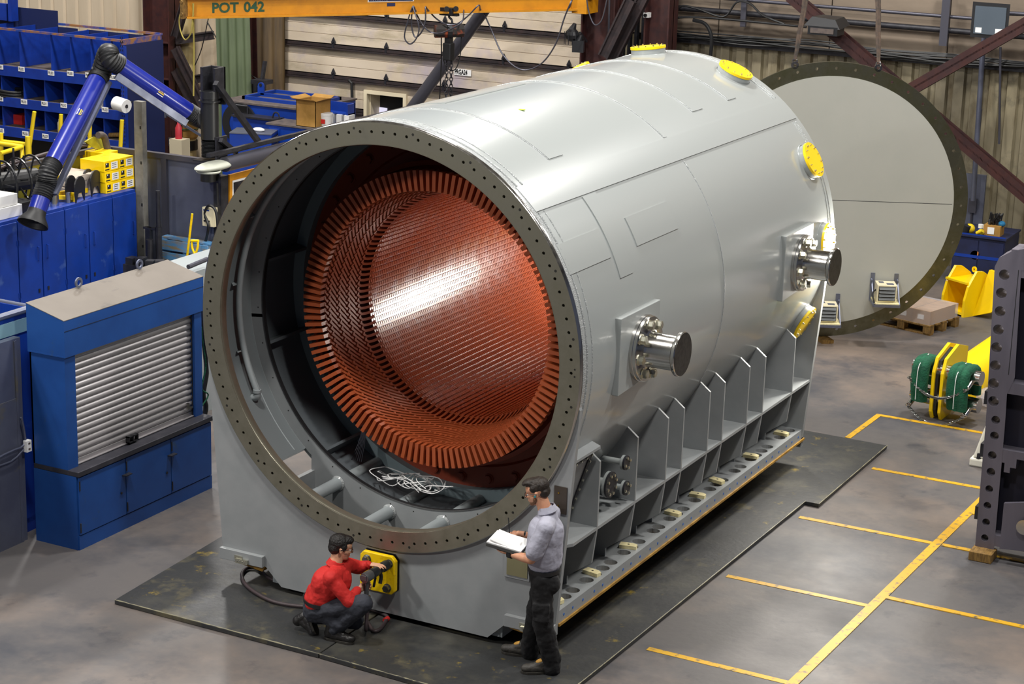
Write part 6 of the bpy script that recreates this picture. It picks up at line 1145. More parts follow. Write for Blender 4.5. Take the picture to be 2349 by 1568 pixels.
P = (1.200, 17.000, 0.796); t = thing('parts_box', 'cardboard parts box full of black fittings on the navy cabinet', 'box', (P[0], 17.1, zt_)); h = MB(); h.b2((P[0] - .13, 17.0, zt_), (P[0] + .15, 17.25, zt_ + .17)); h.slot(1); h.b2((P[0] - .06, 16.995, zt_ + .03), (P[0] + .05, 17.0, zt_ + .14)); obj('carton', h, ['cardboard', 'paper'], t); h = MB(); rr = random.Random(4); [h.cyl((P[0] + rr.uniform(-.1, .12), 17.1 + rr.uniform(-.05, .08), zt_ + .15), (P[0] + rr.uniform(-.14, .16), 17.1 + rr.uniform(-.1, .1), zt_ + .36), .013, n=6) for _ in range(16)]; obj('fittings', h, 'blackp', t, kind='stuff'); h = MB(); h.ball((P[0] + .14, 17.1, zt_ + .2), (.06, .05, .05), 10); obj('blue_rag', h, mat('blue_rag', '#1f6f9c', .8), t)
for k_, px in enumerate((2246, 2256)):
    P = W2 = [(1.011, 17.000, 0.808), (1.090, 17.000, 0.818)][k_]; h = MB(); h.cyl((P[0], 17.05, zt_), (P[0], 17.05, zt_ + .1), .038, n=14); h.slot(1); h.cyl((P[0], 17.05, zt_ + .1), (P[0], 17.05, zt_ + .16), .04, n=14); one('small_bottle', h, ['blue', 'white'], 'small blue and white bottle on the navy cabinet, %s of two' % ('left', 'right')[k_], 'bottle', 'small bottles on the navy cabinet', smooth=40)
P = (0.846, 16.980, 0.776); h = MB(); h.ball((P[0], 17.0, zt_ + .08), (.09, .08, .08), 12); h.slot(1); h.cyl((P[0] - .05, 16.95, zt_ + .02), (P[0] - .02, 16.93, zt_ + .14), .06, n=12); h.ball((P[0] - .06, 16.95, zt_ + .06), (.07, .05, .06), 10); one('respirator', h, ['yrail', 'blackp'], 'black respirator with a yellow hose at the left of the navy cabinet top', 'mask', smooth=50)
P = (1.047, 16.950, 0.800); h = MB(); h.ball((P[0], 16.96, zt_ + .05), (.06, .06, .05), 10); h.cyl((P[0] - .06, 16.93, zt_ + .03), (P[0] + .04, 16.9, zt_ + .09), .03, n=10); one('ear_defenders', h, 'yrail', 'yellow ear defenders lying on the navy cabinet in front of the bottles', 'ear defenders', smooth=50)
# wrapped pallet
A_ = V((1.308, 13.293, 0.000)); B_ = V((0.762, 13.436, 0.000)); C_ = V((1.401, 13.927, 0.000)); ax_ = math.atan2(-.25, 1); px0 = V((.45, 13.35, 0))
t = thing('wrapped_pallet', 'wooden pallet of film-wrapped brown cartons beside the yellow bracket', 'pallet', A_); rz = math.atan2((B_ - A_).y, (B_ - A_).x) + PI; U = V((math.cos(rz), math.sin(rz), 0)); Wv = V((-math.sin(rz), math.cos(rz), 0)); ctr = A_ - U * .45 + Wv * .42
Mz = Matrix.Rotation(rz, 3, 'Z')
for i in range(5): h = MB(); h.box(ctr + Wv * (-.36 + .18 * i) + V((0, 0, .14)), (1.0, .12, .022), M3=Mz.copy()); obj('deck_slat', h, 'woodold', t)
for i in range(3):
    for j in range(3): h = MB(); h.box(ctr + U * (-.44 + .44 * i) + Wv * (-.36 + .36 * j) + V((0, 0, .075)), (.12, .12, .10), M3=Mz.copy()); obj('block', h, 'woodold', t)
    h = MB(); h.box(ctr + Wv * (-.36 + .36 * i) + V((0, 0, .012)), (1.0, .10, .022), M3=Mz.copy()); obj('runner', h, 'woodold', t)
for i in range(3): h = MB(); h.box(ctr + U * (-.30 + .30 * i) + V((0, 0, .25)), (.29, .74, .19), M3=Mz.copy()); h.slot(1); h.box(ctr + U * (-.30 + .30 * i) - Wv * .372 + V((0, 0, .25)), (.11, .004, .07), M3=Mz.copy()); obj('carton', h, ['cardboard', 'paper'], t)
h = MB(); h.box(ctr + V((0, 0, .255)), (.95, .79, .21), M3=Mz.copy()); fm = bpy.data.materials.new('clear_stretch_film'); fm.use_nodes = True; nt = fm.node_tree; b_ = nt.nodes['Principled BSDF']; b_.inputs['Base Color'].default_value = (.75, .72, .75, 1); b_.inputs['Roughness'].default_value = .15; b_.inputs['Alpha'].default_value = .35; nz = nt.nodes.new('ShaderNodeTexNoise'); nz.inputs['Scale'].default_value = 12; bu = nt.nodes.new('ShaderNodeBump'); bu.inputs['Strength'].default_value = 1; nt.links.new(nz.outputs['Fac'], bu.inputs['Height']); nt.links.new(bu.outputs[0], b_.inputs['Normal'])
obj('film', h, fm, t)
# yellow bracket weldment
t = thing('yellow_bracket', 'bright yellow welded steel bracket with curved cheeks standing on the floor', 'bracket', (1.429, 14.726, 0.000)); Y0 = (1.451, 14.646, 0.000)[1]
F0 = V((1.051, 14.890, 0.000)); F1 = V((1.444, 14.673, 0.000)); U = (F1 - F0).normalized(); Wv = V((-U.y, U.x, 0)); Wd = (F1 - F0).length
cheek = [(0, 0), (.95, .12), (1.25, .35), (.60, .78), (.42, 1.02), (.30, 1.08), (.12, .98), (.0, .66), (-.04, .3)]
cheek = [(0, 0), (.72, .0), (.72, .30), (.55, .66), (.36, .80), (.22, .82), (.06, .55), (.0, .3)]
for k_, o_ in enumerate((F0, F1)): h = MB(); h.prism([(x, z * .86) for x, z in cheek], o_, Wv, UP, .045); obj('cheek', h, 'yellow', t)
h = MB(); h.add([F0 + U * 0 + Wv * .05 + V((0, 0, .06)), F1 + Wv * .05 + V((0, 0, .06)), F1 + Wv * .6 + V((0, 0, .1)), F0 + Wv * .6 + V((0, 0, .1)), F0 + Wv * .62 + V((0, 0, .52)), F1 + Wv * .62 + V((0, 0, .52))], [(0, 1, 2, 3), (3, 2, 5, 4)]); h.box((F0 + F1) / 2 + Wv * .3 + V((0, 0, .52)), (Wd, .5, .03), M3=Matrix((U, Wv, V(UP))).transposed()); h.box((F0 + F1) / 2 + Wv * .3 + V((0, 0, .05)), (Wd, .6, .04), M3=Matrix((U, Wv, V(UP))).transposed()); obj('web', h, 'yellow', t)
h = MB(); o_ = F1 + U * .04; h.add([o_ + Wv * .2 + V((0, 0, .0)), o_ + U * .30 + Wv * .28 + V((0, 0, .12)), o_ + U * .52 + Wv * .5 + V((0, 0, .66)), o_ + U * .05 + Wv * .42 + V((0, 0, .72)), o_ + Wv * .26 + V((0, 0, .0)), o_ + U * .30 + Wv * .34 + V((0, 0, .12)), o_ + U * .52 + Wv * .56 + V((0, 0, .66)), o_ + U * .05 + Wv * .48 + V((0, 0, .72))], [(0, 1, 2, 3), (7, 6, 5, 4), (0, 4, 5, 1), (1, 5, 6, 2), (2, 6, 7, 3), (3, 7, 4, 0)]); obj('wing', h, 'yellow', t)
for x in (.16, .60): h = MB(); h.lathe([(.02, -.012), (.045, -.012), (.045, .012), (.02, .012), (.02, -.012)], F0 + U * x + Wv * .5 + V((0, 0, .64)), tuple(Wv), 16); obj('lug', h, 'yellow', t)
# lifting beam with green slings
G = V((2.42, 9.78, 0)); t = thing('lifting_beam', 'yellow tubular lifting beam lying on the floor with chained steel pins', 'lifting beam', G)
E0 = V((2.533, 10.400, 0.356)); bd_ = V((.95, 1.9, .36)).normalized()
TP0 = V((2.659, 10.350, 0.220)); TP1 = V((2.889, 11.900, 0.362)); bd_ = (TP1 - TP0).normalized(); R_ = .30
h = MB(); h.cyl(TP0, TP0 + bd_ * 3.2, R_, n=36); obj('tube', h, 'yellow', t, smooth=40)
hd_ = V((bd_.x, bd_.y, 0)).normalized(); sd = V((hd_.y, -hd_.x, 0))
H0 = V((2.558, 9.900, 0.244)); H0.z = .47
HC = V((2.681, 9.394, 0.000)); HC.z = 0
fwd = -hd_
for s_ in (-.075, .045):
    h = MB(); h.prism([(-.14, .03), (.10, .0), (.16, .10), (.16, .62), (.08, .80), (-.25, .93), (-.55, .85), (-.55, .25)], HC + sd * s_, fwd, UP, .04); obj('cheek_plate', h, 'yellow', t)
h = MB(); h.prism([(-.10, .05), (.08, .02), (.13, .12), (.13, .60), (.06, .76), (-.25, .88), (-.5, .6)], HC + sd * -.035, fwd, UP, .08); obj('core_plate', h, 'black', t)
h = MB(); h.box(HC + V((0, 0, .20)) - fwd * .15, (.62, .25, .14), M3=Matrix((sd, fwd, V(UP))).transposed()); h.box(HC + V((0, 0, .55)) - fwd * .15, (.55, .25, .1), M3=Matrix((sd, fwd, V(UP))).transposed()); obj('cross_arm', h, 'yellow', t, bevel=.01)
for z, nm in ((.62, 'upper'), (.26, 'lower')):
    h = MB(); c_ = HC + V((0, 0, z)) + fwd * .02; h.cyl(c_ - sd * .42, c_ + sd * .50, .095, n=24); pn_ = obj('pin', h, 'steel', t, smooth=40)
    for s_, L_ in ((-1, .36), (1, .40)):
        h = MB(); q = c_ + sd * s_ * L_ + fwd * .05 - V((0, 0, .03)); e = q + fwd * .16 - V((0, 0, .07)); h.cyl(q, e, .035, n=12); h.lathe([(.022, -.008), (.040, -.008), (.040, .008), (.022, .008), (.022, -.008)], e + fwd * .03, tuple(sd.cross(fwd)), 14); obj('locking_pin', h, 'steel', pn_, smooth=40)
    a_ = c_ - sd * .36 + fwd * .24 - V((0, 0, .12)); b_ = c_ + sd * .40 + fwd * .24 - V((0, 0, .12)); m_ = (a_ + b_) / 2 - V((0, 0, .16)) + fwd * .05; pts = spline([a_, a_.lerp(m_, .55) - V((0, 0, .04)), m_, m_.lerp(b_, .45) - V((0, 0, .04)), b_], 6); h = MB()
    for i in range(len(pts) - 1): chain(h, pts[i], pts[i + 1], .007, .032)
    obj('chain', h, 'darkbolt', t)
def greensling(c_, nm, w_, hgt):
    h = MB()
    for k_ in range(3):
        o_ = sd * (k_ - 1) * w_ * .33; h.tube([c_ + o_ + fwd * (.16 + .02 * k_) + V((0, 0, -.33)), c_ + o_ + fwd * .22 + V((0, 0, -.1)), c_ + o_ + fwd * .18 + V((0, 0, .14)), c_ + o_ + V((0, 0, hgt)), c_ + o_ - fwd * .16 + V((0, 0, .10)), c_ + o_ - fwd * .2 + V((0, 0, -.2))], .066, 12, smooth=5)
    q = one('green_sling', h, 'green', 'padded green round sling draped over the %s steel pins of the lifting beam' % nm, 'sling', smooth=60)
    h2 = MB(); o_ = sd * -.0; h2.tube([c_ + fwd * .30 + V((0, 0, -.30)), c_ + fwd * .302 + V((0, 0, -.1)), c_ + fwd * .262 + V((0, 0, .15)), c_ + V((0, 0, hgt + .072))], .005, 5, smooth=5); obj('seam', h2, 'paper', q)
greensling(HC + sd * -.25 + V((0, 0, .56)), 'left', .15, .17); greensling(HC + sd * .27 + V((0, 0, .54)), 'right', .24, .17)
h = MB(); P = V((3.052, 9.904, 0.000)); h.ball(P + V((.05, .35, .12)), (.22, .25, .13), 12); one('plastic_wrap', h, fm, 'crumpled clear plastic on the floor behind the green slings', 'plastic wrap')
# machined frame at the right edge
FY = 4.8; fr = thing('machined_frame', 'tall dark machined steel frame with a column of round holes, at the right edge', 'steel frame', (5.2, FY, 0))
outl = [(4.377, 4.800, 0.049), (4.365, 4.800, 1.497), (4.307, 4.800, 3.106), (4.335, 4.800, 3.191), (4.384, 4.800, 3.238), (4.582, 4.800, 3.341)]
hol = [((4.412, 4.800, 3.030), .055), ((4.399, 4.800, 2.837), .055), ((4.404, 4.800, 2.646), .055), ((4.404, 4.800, 2.454), .055), ((4.403, 4.800, 2.265), .055), ((4.407, 4.800, 2.075), .055), ((4.407, 4.800, 1.884), .055), ((4.424, 4.800, 1.696), .055), ((4.465, 4.800, 1.501), .045), ((4.467, 4.800, 1.331), .045), ((4.464, 4.800, 1.117), .045), ((4.467, 4.800, 0.937), .045), ((4.466, 4.800, 0.750), .04), ((4.464, 4.800, 0.567), .04), ((4.467, 4.800, 0.384), .04), ((4.469, 4.800, 0.210), .038)]
def fx(z):
    ps = sorted([(p[2], p[0]) for p in outl]); 
    for i in range(len(ps) - 1):
        if ps[i][0] <= z <= ps[i + 1][0]: return ps[i][1] + (ps[i + 1][1] - ps[i][1]) * (z - ps[i][0]) / max(1e-6, ps[i + 1][0] - ps[i][0])
    return ps[0][1] if z < ps[0][0] else ps[-1][1]
h = MB(); zs_ = sorted([q[0][2] for q in hol]); cuts = [.10] + [(zs_[i] + zs_[i + 1]) / 2 for i in range(len(zs_) - 1)] + [3.10]; K = 16; TH = .32; hs_ = sorted(hol, key=lambda q: q[0][2]); xr = lambda z: fx(z) + (.27 if z > 1.9 else .20)
for i, (c_, r_) in enumerate(hs_):
    z0, z1_ = cuts[i], cuts[i + 1]; cor = [(xr(z1_), z1_), (fx(z1_), z1_), (fx(z0), z0), (xr(z0), z0)]; cx, cz = c_[0], c_[2]; ring_ = []; bd = []
    for j in range(K):
        q = 2 * PI * (j + .5) / K; ca, sa = math.cos(q), math.sin(q); ring_.append((cx + r_ * ca, cz + r_ * sa)); best = 9
        for e in range(4):
            (ax0, az0), (ax1, az1) = cor[e], cor[(e + 1) % 4]; ex, ez = ax1 - ax0, az1 - az0; D = ca * ez - sa * ex
            if abs(D) < 1e-9: continue
            tt_ = ((ax0 - cx) * ez - (az0 - cz) * ex) / D; s_ = ((ax0 - cx) * sa - (az0 - cz) * ca) / D * 1.0
            px_, pz_ = cx + tt_ * ca, cz + tt_ * sa; s_ = ((px_ - ax0) * ex + (pz_ - az0) * ez) / (ex * ex + ez * ez)
            if tt_ > 0 and -1e-6 <= s_ <= 1 + 1e-6 and tt_ < best: best = tt_; ed = e
        bd.append((cx + best * ca, cz + best * sa, ed))
    vs = []
    for yy in (FY, FY + TH): vs += [(x, yy, z) for x, z, _ in bd] + [(x, yy, z) for x, z in ring_] + [(x, yy, z) for x, z in cor]
    n_ = 2 * K + 4; fs = []
    for b0 in (0, n_):
        for j in range(K):
            fs.append((b0 + j, b0 + (j + 1) % K, b0 + K + (j + 1) % K, b0 + K + j))
            if bd[j][2] != bd[(j + 1) % K][2]: fs.append((b0 + j, b0 + 2 * K + bd[(j + 1) % K][2], b0 + (j + 1) % K))
    fs += [(K + j, K + (j + 1) % K, n_ + K + (j + 1) % K, n_ + K + j) for j in range(K)]; c0 = 2 * K; fs.append((c0 + 1, c0 + 2, n_ + c0 + 2, n_ + c0 + 1))
    h.add(vs, fs)
zt = 3.10; h.add([(fx(zt), FY, zt), (fx(3.2), FY, 3.2), (fx(3.28), FY, 3.28), ((4.582, 4.800, 3.341)[0] + .3, FY, 3.42), (xr(zt) + .6, FY, zt), (fx(zt), FY + TH, zt), (fx(3.2), FY + TH, 3.2), (fx(3.28), FY + TH, 3.28), ((4.582, 4.800, 3.341)[0] + .3, FY + TH, 3.42), (xr(zt) + .6, FY + TH, zt)], [(0, 1, 2, 3, 4), (9, 8, 7, 6, 5), (0, 5, 6, 1), (1, 6, 7, 2), (2, 7, 8, 3)])
obj('plate', h, 'greygear', fr)
h = MB(); xa = (4.503, 4.800, 2.725)[0]
for z0, z1_ in ((3.02, 3.3), (1.80, 1.92), (1.12, 1.20), (.14, .26)): q = MB().b2((fx(z0) + .15, FY + .002, z0), (6.6, FY + TH, z1_)); obj('cross_bar', q, 'greygear', fr)
h = MB(); h.prism([(0, 0), (.16, 0), (.16, -.10), (.10, -.10), (.10, -.16), (.04, -.16), (.04, -.06), (0, -.06)], (fx(1.12) + .19, FY + .002, 1.12), (1, 0, 0), UP, -.15); obj('toothed_ledge', h, 'greygear', fr)
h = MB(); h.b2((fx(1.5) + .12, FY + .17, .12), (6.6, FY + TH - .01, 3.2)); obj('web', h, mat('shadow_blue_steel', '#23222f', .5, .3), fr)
h = MB(); h.prism([(0, 0), (.55, .05), (.55, .62), (.0, .50)], (fx(.3) + .28, FY - .10, .16), (1, 0, 0), UP, -.05); h.slot(1); h.cyl((fx(.3) + .52, FY - .152, .46), (fx(.3) + .52, FY - .158, .46), .08, n=24); obj('gusset', h, ['greygear', 'steel'], fr)
h = MB(); h.b2((fx(2.4) + .215, FY - .001, 2.0), (fx(2.4) + .222, FY + .001, 3.1)); obj('groove', h, 'black', fr)
h = MB()
for z in (.36, 1.05, 1.62): h.b2((fx(z) - .06, FY + .1, z), (fx(z) + .02, FY + .25, z + .14))
obj('side_lug', h, 'blackm', fr)
h = MB(); h.b2((4.36, 4.62, .002), (4.60, 4.85, .10)); one('wood_block', h, 'woodold', 'dark square timber block under the foot of the machined frame', 'wood block', bevel=.006)
# white and red machine foot behind the frame
t = thing('machine_foot', 'white cast machine foot with a red recess, half hidden behind the machined frame', 'machine part', (3.576, 7.699, 0.000)); P = V((3.517, 7.662, 0.000)); h = MB(); h.b2(P + V((0, 0, 0)), P + V((.9, .6, .10))); h.add([P + V(q) for q in ((.03, .03, .1), (.9, .03, .1), (.9, .55, .1), (.03, .55, .1), (.16, .1, .62), (.9, .1, .75), (.9, .55, .75), (.16, .55, .62))], [(0, 3, 2, 1), (4, 5, 6, 7), (0, 1, 5, 4), (1, 2, 6, 5), (2, 3, 7, 6), (3, 0, 4, 7)]); obj('casting', h, 'whitep', t, bevel=.02); h = MB(); h.add([P + V(q) for q in ((.2, .14, .64), (.88, .14, .76), (.88, .5, .76), (.2, .5, .64))], [(0, 1, 2, 3)]); obj('recess', h, 'purple', t); h = MB(); h.hexb(P + V((.1, .04, .10)), UP, .025, .06, wash=1); obj('anchor_bolt', h, 'blackm', t)

# ------------------------------------------------------------------ hose lying on the floor plates
h = MB(); zf = .047
h.tube([(-1.15, .35, zf + .02), (-1.35, .22, zf + .02), (-1.644, 0.374, 0.070), (-1.745, 0.338, 0.070), (-1.699, 0.177, 0.070), (-1.530, -0.010, 0.070), (-1.297, -0.151, 0.070), (-1.025, -0.236, 0.070), (-0.755, -0.193, 0.070), (-0.497, -0.058, 0.070), (-0.245, 0.085, 0.070), (-0.094, 0.092, 0.070), (0.059, 0.040, 0.070), (0.119, -0.080, 0.070), (0.166, -0.265, 0.070), (0.125, -0.314, 0.070), (-0.003, -0.210, 0.090), (.13, -.44, .12), (.125, -.42, .25), (.12, -.40, .36), (.12, -.38, .44)], .018, 10, smooth=7)
hs = one('air_hose', h, 'hose', 'brown rubber air hose looping on the floor plates up to the impact wrench', 'hose', smooth=60)
h = MB(); a = V((0.099, -0.032, 0.070)); h.tube([a + V((.0, .03, 0)), a + V((0, -.03, 0))], .024, 10); obj('red_band', h, 'shirt_red', hs)

# ------------------------------------------------------------------ people
def fuse(name, mb, m_, parent, voxel=.008, smooth_it=4, wrinkle=0.0, wsize=.12, label=None, sf=.5):
    """overlapping closed volumes are fused into one continuous skin"""
    me = bpy.data.meshes.new('t'); me.from_pydata(mb.v, [], mb.f); o = bpy.data.objects.new('t', me); COL.objects.link(o)
    r = o.modifiers.new('r', 'REMESH'); r.mode = 'VOXEL'; r.voxel_size = voxel; r.adaptivity = 0
    s_ = o.modifiers.new('s', 'SMOOTH'); s_.iterations = smooth_it; s_.factor = sf
    if wrinkle:
        tx = bpy.data.textures.new('folds', 'CLOUDS'); tx.noise_scale = wsize; tx.noise_depth = 2; d = o.modifiers.new('d', 'DISPLACE'); d.texture = tx; d.strength = wrinkle; d.mid_level = .5; d.texture_coords = 'GLOBAL'
    dg = bpy.context.evaluated_depsgraph_get(); em = bpy.data.meshes.new_from_object(o.evaluated_get(dg)); bpy.data.objects.remove(o)
    g = MB(); g.v = [tuple(v.co) for v in em.vertices]; g.f = [tuple(p.vertices) for p in em.polygons]; g.mi = [0] * len(g.f)
    return obj(name, g, m_, parent, smooth=180, label=label)
def frame3(f, u):
    f = V(f).normalized(); l = V(u).cross(f).normalized(); u2 = f.cross(l).normalized(); return Matrix((f, l, u2)).transposed()
def head_parts(mb, c, F, neck_to, neck_r=.062):
    e = lambda o, r, n=18: mb.ball(V(c) + F @ V(o), r, n, F)
    e((-.018, 0, .030), (.098, .077, .085)); e((.022, 0, .035), (.072, .070, .065)); e((.030, 0, -.030), (.062, .060, .075)); e((.038, 0, -.075), (.046, .047, .040)); e((.060, 0, -.092), (.026, .026, .022))
    mb.capsule(V(c) + F @ V((.088, 0, .012)), V(c) + F @ V((.108, 0, -.026)), .008, .0125, n=10); e((.098, .009, -.032), (.009, .008, .008), 10); e((.098, -.009, -.032), (.009, .008, .008), 10)
    e((.080, 0, .018), (.014, .048, .010)); e((.086, 0, -.060), (.010, .022, .006), 10); e((.084, 0, -.069), (.010, .019, .006), 10)
    e((.070, .035, -.02), (.022, .020, .018), 10); e((.070, -.035, -.02), (.022, .020, .018), 10)
    for s_ in (1, -1): e((-.008, s_ * .078, -.012), (.017, .008, .030), 12); e((-.012, s_ * .080, .004), (.014, .007, .014), 10)
    mb.capsule(V(c) + F @ V((-.022, 0, -.05)), neck_to, neck_r * .92, neck_r * 1.05, n=18)
def hand_parts(mb, wrist, d, nrm, side, curl, spread=.0, tcurl=.5, sc=1.0):
    """palm from the wrist along d; palm faces nrm; thumb leaves on side*(d x nrm)"""
    d = V(d).normalized(); nrm = V(nrm); nrm = (nrm - d * nrm.dot(d)).normalized(); s_ = d.cross(nrm) * side; w0 = V(wrist)
    F = Matrix((d, s_, nrm)).transposed(); mb.ball(w0 + d * .052 * sc, (.052 * sc, .040 * sc, .016 * sc), 14, F); mb.ball(w0 + d * .03 * sc + s_ * .018 * sc, (.032 * sc, .020 * sc, .018 * sc), 12, F)
    for i, (off, L_) in enumerate(((.030, .074), (.010, .082), (-.010, .076), (-.029, .060))):
        p = w0 + d * (.088 - .006 * abs(i - 1)) * sc + s_ * off * sc; a = 0; L_ *= sc; dd = d
        c_ = curl[i] if isinstance(curl, (list, tuple)) else curl; r = .0092 * sc
        for k_, fr_ in enumerate((.44, .32, .24)):
            a += c_ * (1.0 if k_ else .8); dd = (d * math.cos(a) + nrm * math.sin(a) + s_ * spread * (1.5 - i) * .3).normalized(); q = p + dd * L_ * fr_; mb.capsule(p, q, r, r * .90, n=10); p = q; r *= .92
    p = w0 + d * .028 * sc + s_ * .032 * sc; r = .0115 * sc; a = .75
    for k_, fr_ in enumerate((.036, .030)):
        dd = (s_ * math.cos(a) + d * math.sin(a) + nrm * (.35 + tcurl * k_)).normalized(); q = p + dd * fr_ * sc; mb.capsule(p, q, r, r * .85, n=10); p = q; a += .5; r *= .88
def boot(name, heel, toe, parent, m_, h_=.13, tip=0.0, laces=None):
    heel = V(heel); toe = V(toe); f = (toe - heel).normalized(); F = frame3(f, UP if abs(f.z) < .8 else (-1, 0, .2)); L_ = (toe - heel).length; mb = MB(); P = lambda x, y, z: heel + F @ V((x * L_, y, z))
    mb.ball(P(.16, 0, .055), (.06, .040, .05), 14, F); mb.capsule(P(.25, 0, .055), P(.72, 0, .045), .046, .047, n=14); mb.ball(P(.84, 0, .045), (.062, .047, .040), 14, F); mb.capsule(P(.17, 0, .07), P(.22, 0, h_ + .03), .050, .052, n=14); mb.capsule(P(.3, 0, .11), P(.6, 0, .065), .045, .040, n=12)
    b = fuse(name, mb, m_, parent, .007, 3); mb = MB(); pl = []
    for x, y in ((-.0, .028), (-.03, .0), (-.0, -.028), (.12, -.042), (.35, -.036), (.6, -.048), (.85, -.046), (.98, -.025), (1.02, 0), (.98, .025), (.85, .046), (.6, .048), (.35, .036), (.12, .042)): pl.append((x * L_, y))
    mb.prism(pl, heel - F @ V((0, 0, .002)), F @ V((1, 0, 0)), F @ V((0, 1, 0)), .024); mb.prism([(x, y) for x, y in pl if x < .3 * L_], heel - F @ V((0, 0, .003)), F @ V((1, 0, 0)), F @ V((0, 1, 0)), .02); obj('boot_sole', mb, 'sole', b, bevel=.003)
    if laces:
        mb = MB(); mb.ball(P(.50, 0, .112), (.050, .030, .018), 12, frame3(f + V((0, 0, -.35)), UP)); tg = obj('boot_tongue', mb, laces, b, smooth=50); mb = MB()
        for x in (.44, .54): mb.tube([P(x, .035, .112 - .25 * (x - .44)), P(x + .01, 0, .140 - .30 * (x - .44)), P(x, -.035, .112 - .25 * (x - .44))], .004, 5, smooth=3)
        obj('bootlace', mb, 'black', b)
    return b
def hairball(name, parts, m_, parent, c, F, voxel=.007, wr=.010):
    mb = MB(); [mb.ball(V(c) + F @ V(o), r, 16, F) for o, r in parts]; return fuse(name, mb, m_, parent, voxel, 2, wrinkle=wr, wsize=.02)
def face_extras(p, c, F, glasses='black', lens=True, eyecol='hair2'):
    mb = MB(); [mb.ball(V(c) + F @ V((.074, s_ * .031, -.004)), .0125, 12) for s_ in (1, -1)]; e = obj('eye', mb, 'paper', p, smooth=60); mb = MB(); [mb.ball(V(c) + F @ V((.0825, s_ * .031, -.005)), .0055, 8) for s_ in (1, -1)]; obj('iris', mb, 'ink', e)
    mb = MB(); [mb.ball(V(c) + F @ V((.090, s_ * .032, .020)), (.008, .020, .004), 10, F) for s_ in (1, -1)]; obj('eyebrow', mb, 'hair', p)
    mb = MB()
    for s_ in (1, -1):
        cc_ = V((.101, s_ * .034, -.006)); mb.tube([V(c) + F @ (cc_ + V((0, .026 * math.cos(q), .017 * math.sin(q)))) for q in [k_ * PI / 8 for k_ in range(17)]], .0024, 6, cap=False); mb.tube([V(c) + F @ V(q) for q in ((.101, s_ * .058, .0), (.06, s_ * .077, .004), (.0, s_ * .086, .006), (-.02, s_ * .088, -.004))], .003, 6, smooth=3)
    mb.bar(V(c) + F @ V((.104, .012, -.002)), V(c) + F @ V((.104, -.012, -.002)), .004, .004); obj('spectacles', mb, 'blackp', p, smooth=50)

# standing man, facing left along the front plate
hd = V((-.93, -.28, 0)).normalized(); lf = V(UP).cross(hd)       # lf: his left, towards the camera
man = thing('person', 'person standing in light grey short-sleeved shirt and black work trousers, writing in a binder', 'person', (1.80, -.22, .047))
pel = V((1.845, -.26, .98)); chest = V((1.84, -.27, 1.36)); nk = V((1.865, -.28, 1.575)); hc_ = V((1.775, -.305, 1.745)); FH = frame3(hd + V((0, .0, -.28)), UP)
shL = V((1.945, -.465, 1.485)); shR = V((1.825, -.085, 1.485)); elL = V((1.845, -.515, 1.20)); elR = V((1.735, -.06, 1.215)); wrL = V((1.60, -.455, 1.185)); wrR = V((1.560, -.215, 1.285))
hpL = V((1.875, -.345, .96)); hpR = V((1.82, -.175, .96)); knL = V((1.895, -.335, .55)); knR = V((1.72, -.13, .55)); anL = V((1.945, -.235, .14)); anR = V((1.625, -.045, .14))
b = MB(); head_parts(b, hc_, FH, nk - V((0, 0, .03)), .062)
b.capsule(chest + V((0, 0, .06)), pel, .12, .12, 1.25, lf); b.capsule(shL, shR, .05, .05)
for a1, a2, a3 in ((shL, elL, wrL), (shR, elR, wrR)): b.capsule(a1, a2, .044, .042); b.capsule(a2, a2.lerp(a3, .3), .043, .042, n=14); b.capsule(a2.lerp(a3, .3), a3, .042, .027, n=14)
for a1, a2, a3 in ((hpL, knL, anL), (hpR, knR, anR)): b.capsule(a1, a2, .085, .055); b.capsule(a2, a3, .055, .04)
hand_parts(b, wrL, V((-.92, .15, .06)), V((0.05, .1, 1)), 1, .22, tcurl=.3); hand_parts(b, wrR, V((-.8, -.25, -.22)), V((.1, .35, -.9)), -1, [.45, .7, .8, .85], tcurl=.3)
body = fuse('body', b, 'skin', man, .0062, 3)
face_extras(man, hc_, FH)
hairball('hair', [((-.030, 0, .052), (.096, .083, .080)), ((-.062, 0, .0), (.060, .072, .065)), ((.020, 0, .088), (.070, .066, .045)), ((.062, .01, .100), (.040, .056, .030)), ((.085, .015, .098), (.024, .045, .022)), ((-.0, .062, .045), (.045, .022, .038)), ((-.0, -.062, .045), (.045, .022, .038))], 'hair', man, hc_, FH)
mb = MB(); [mb.ball(hc_ + FH @ V(o), r, 14, FH) for o, r in (((.036, 0, -.079), (.049, .0495, .034)), ((.060, 0, -.096), (.030, .028, .022)), ((.020, .045, -.050), (.026, .016, .03)), ((.020, -.045, -.050), (.026, .016, .03)))]; fuse('beard', mb, 'beard', man, .006, 2)
mb = MB(); mb.cyl(hc_ + FH @ V((.004, .083, -.014)), hc_ + FH @ V((.004, .095, -.014)), .009, n=10); obj('earplug', mb, mat('teal_earplug', '#1f8a94', .5), man)
s = MB(); s.capsule(V((1.86, -.27, 1.39)), V((1.845, -.265, 1.17)), .158, .160, 1.16, lf, n=22); s.capsule(V((1.845, -.265, 1.16)), V((1.85, -.262, 1.125)), .162, .158, 1.12, lf, n=22); s.capsule(shL + V((-.01, .03, .0)), shR + V((0, -.03, .0)), .078, .078, n=18); s.capsule(V((1.87, -.27, 1.50)), V((1.868, -.275, 1.565)), .100, .072, 1.15, lf, n=18)
s.ball(V((1.89, -.26, 1.36)), (.11, .19, .16), 18, Matrix((hd, lf, V(UP))).transposed())
for a1, a2 in ((shL, elL), (shR, elR)): s.capsule(a1, a1.lerp(a2, .74), .078, .084, n=16)
sh_ = fuse('shirt', s, 'shirt_grey', man, .0085, 3, wrinkle=.020, wsize=.11)
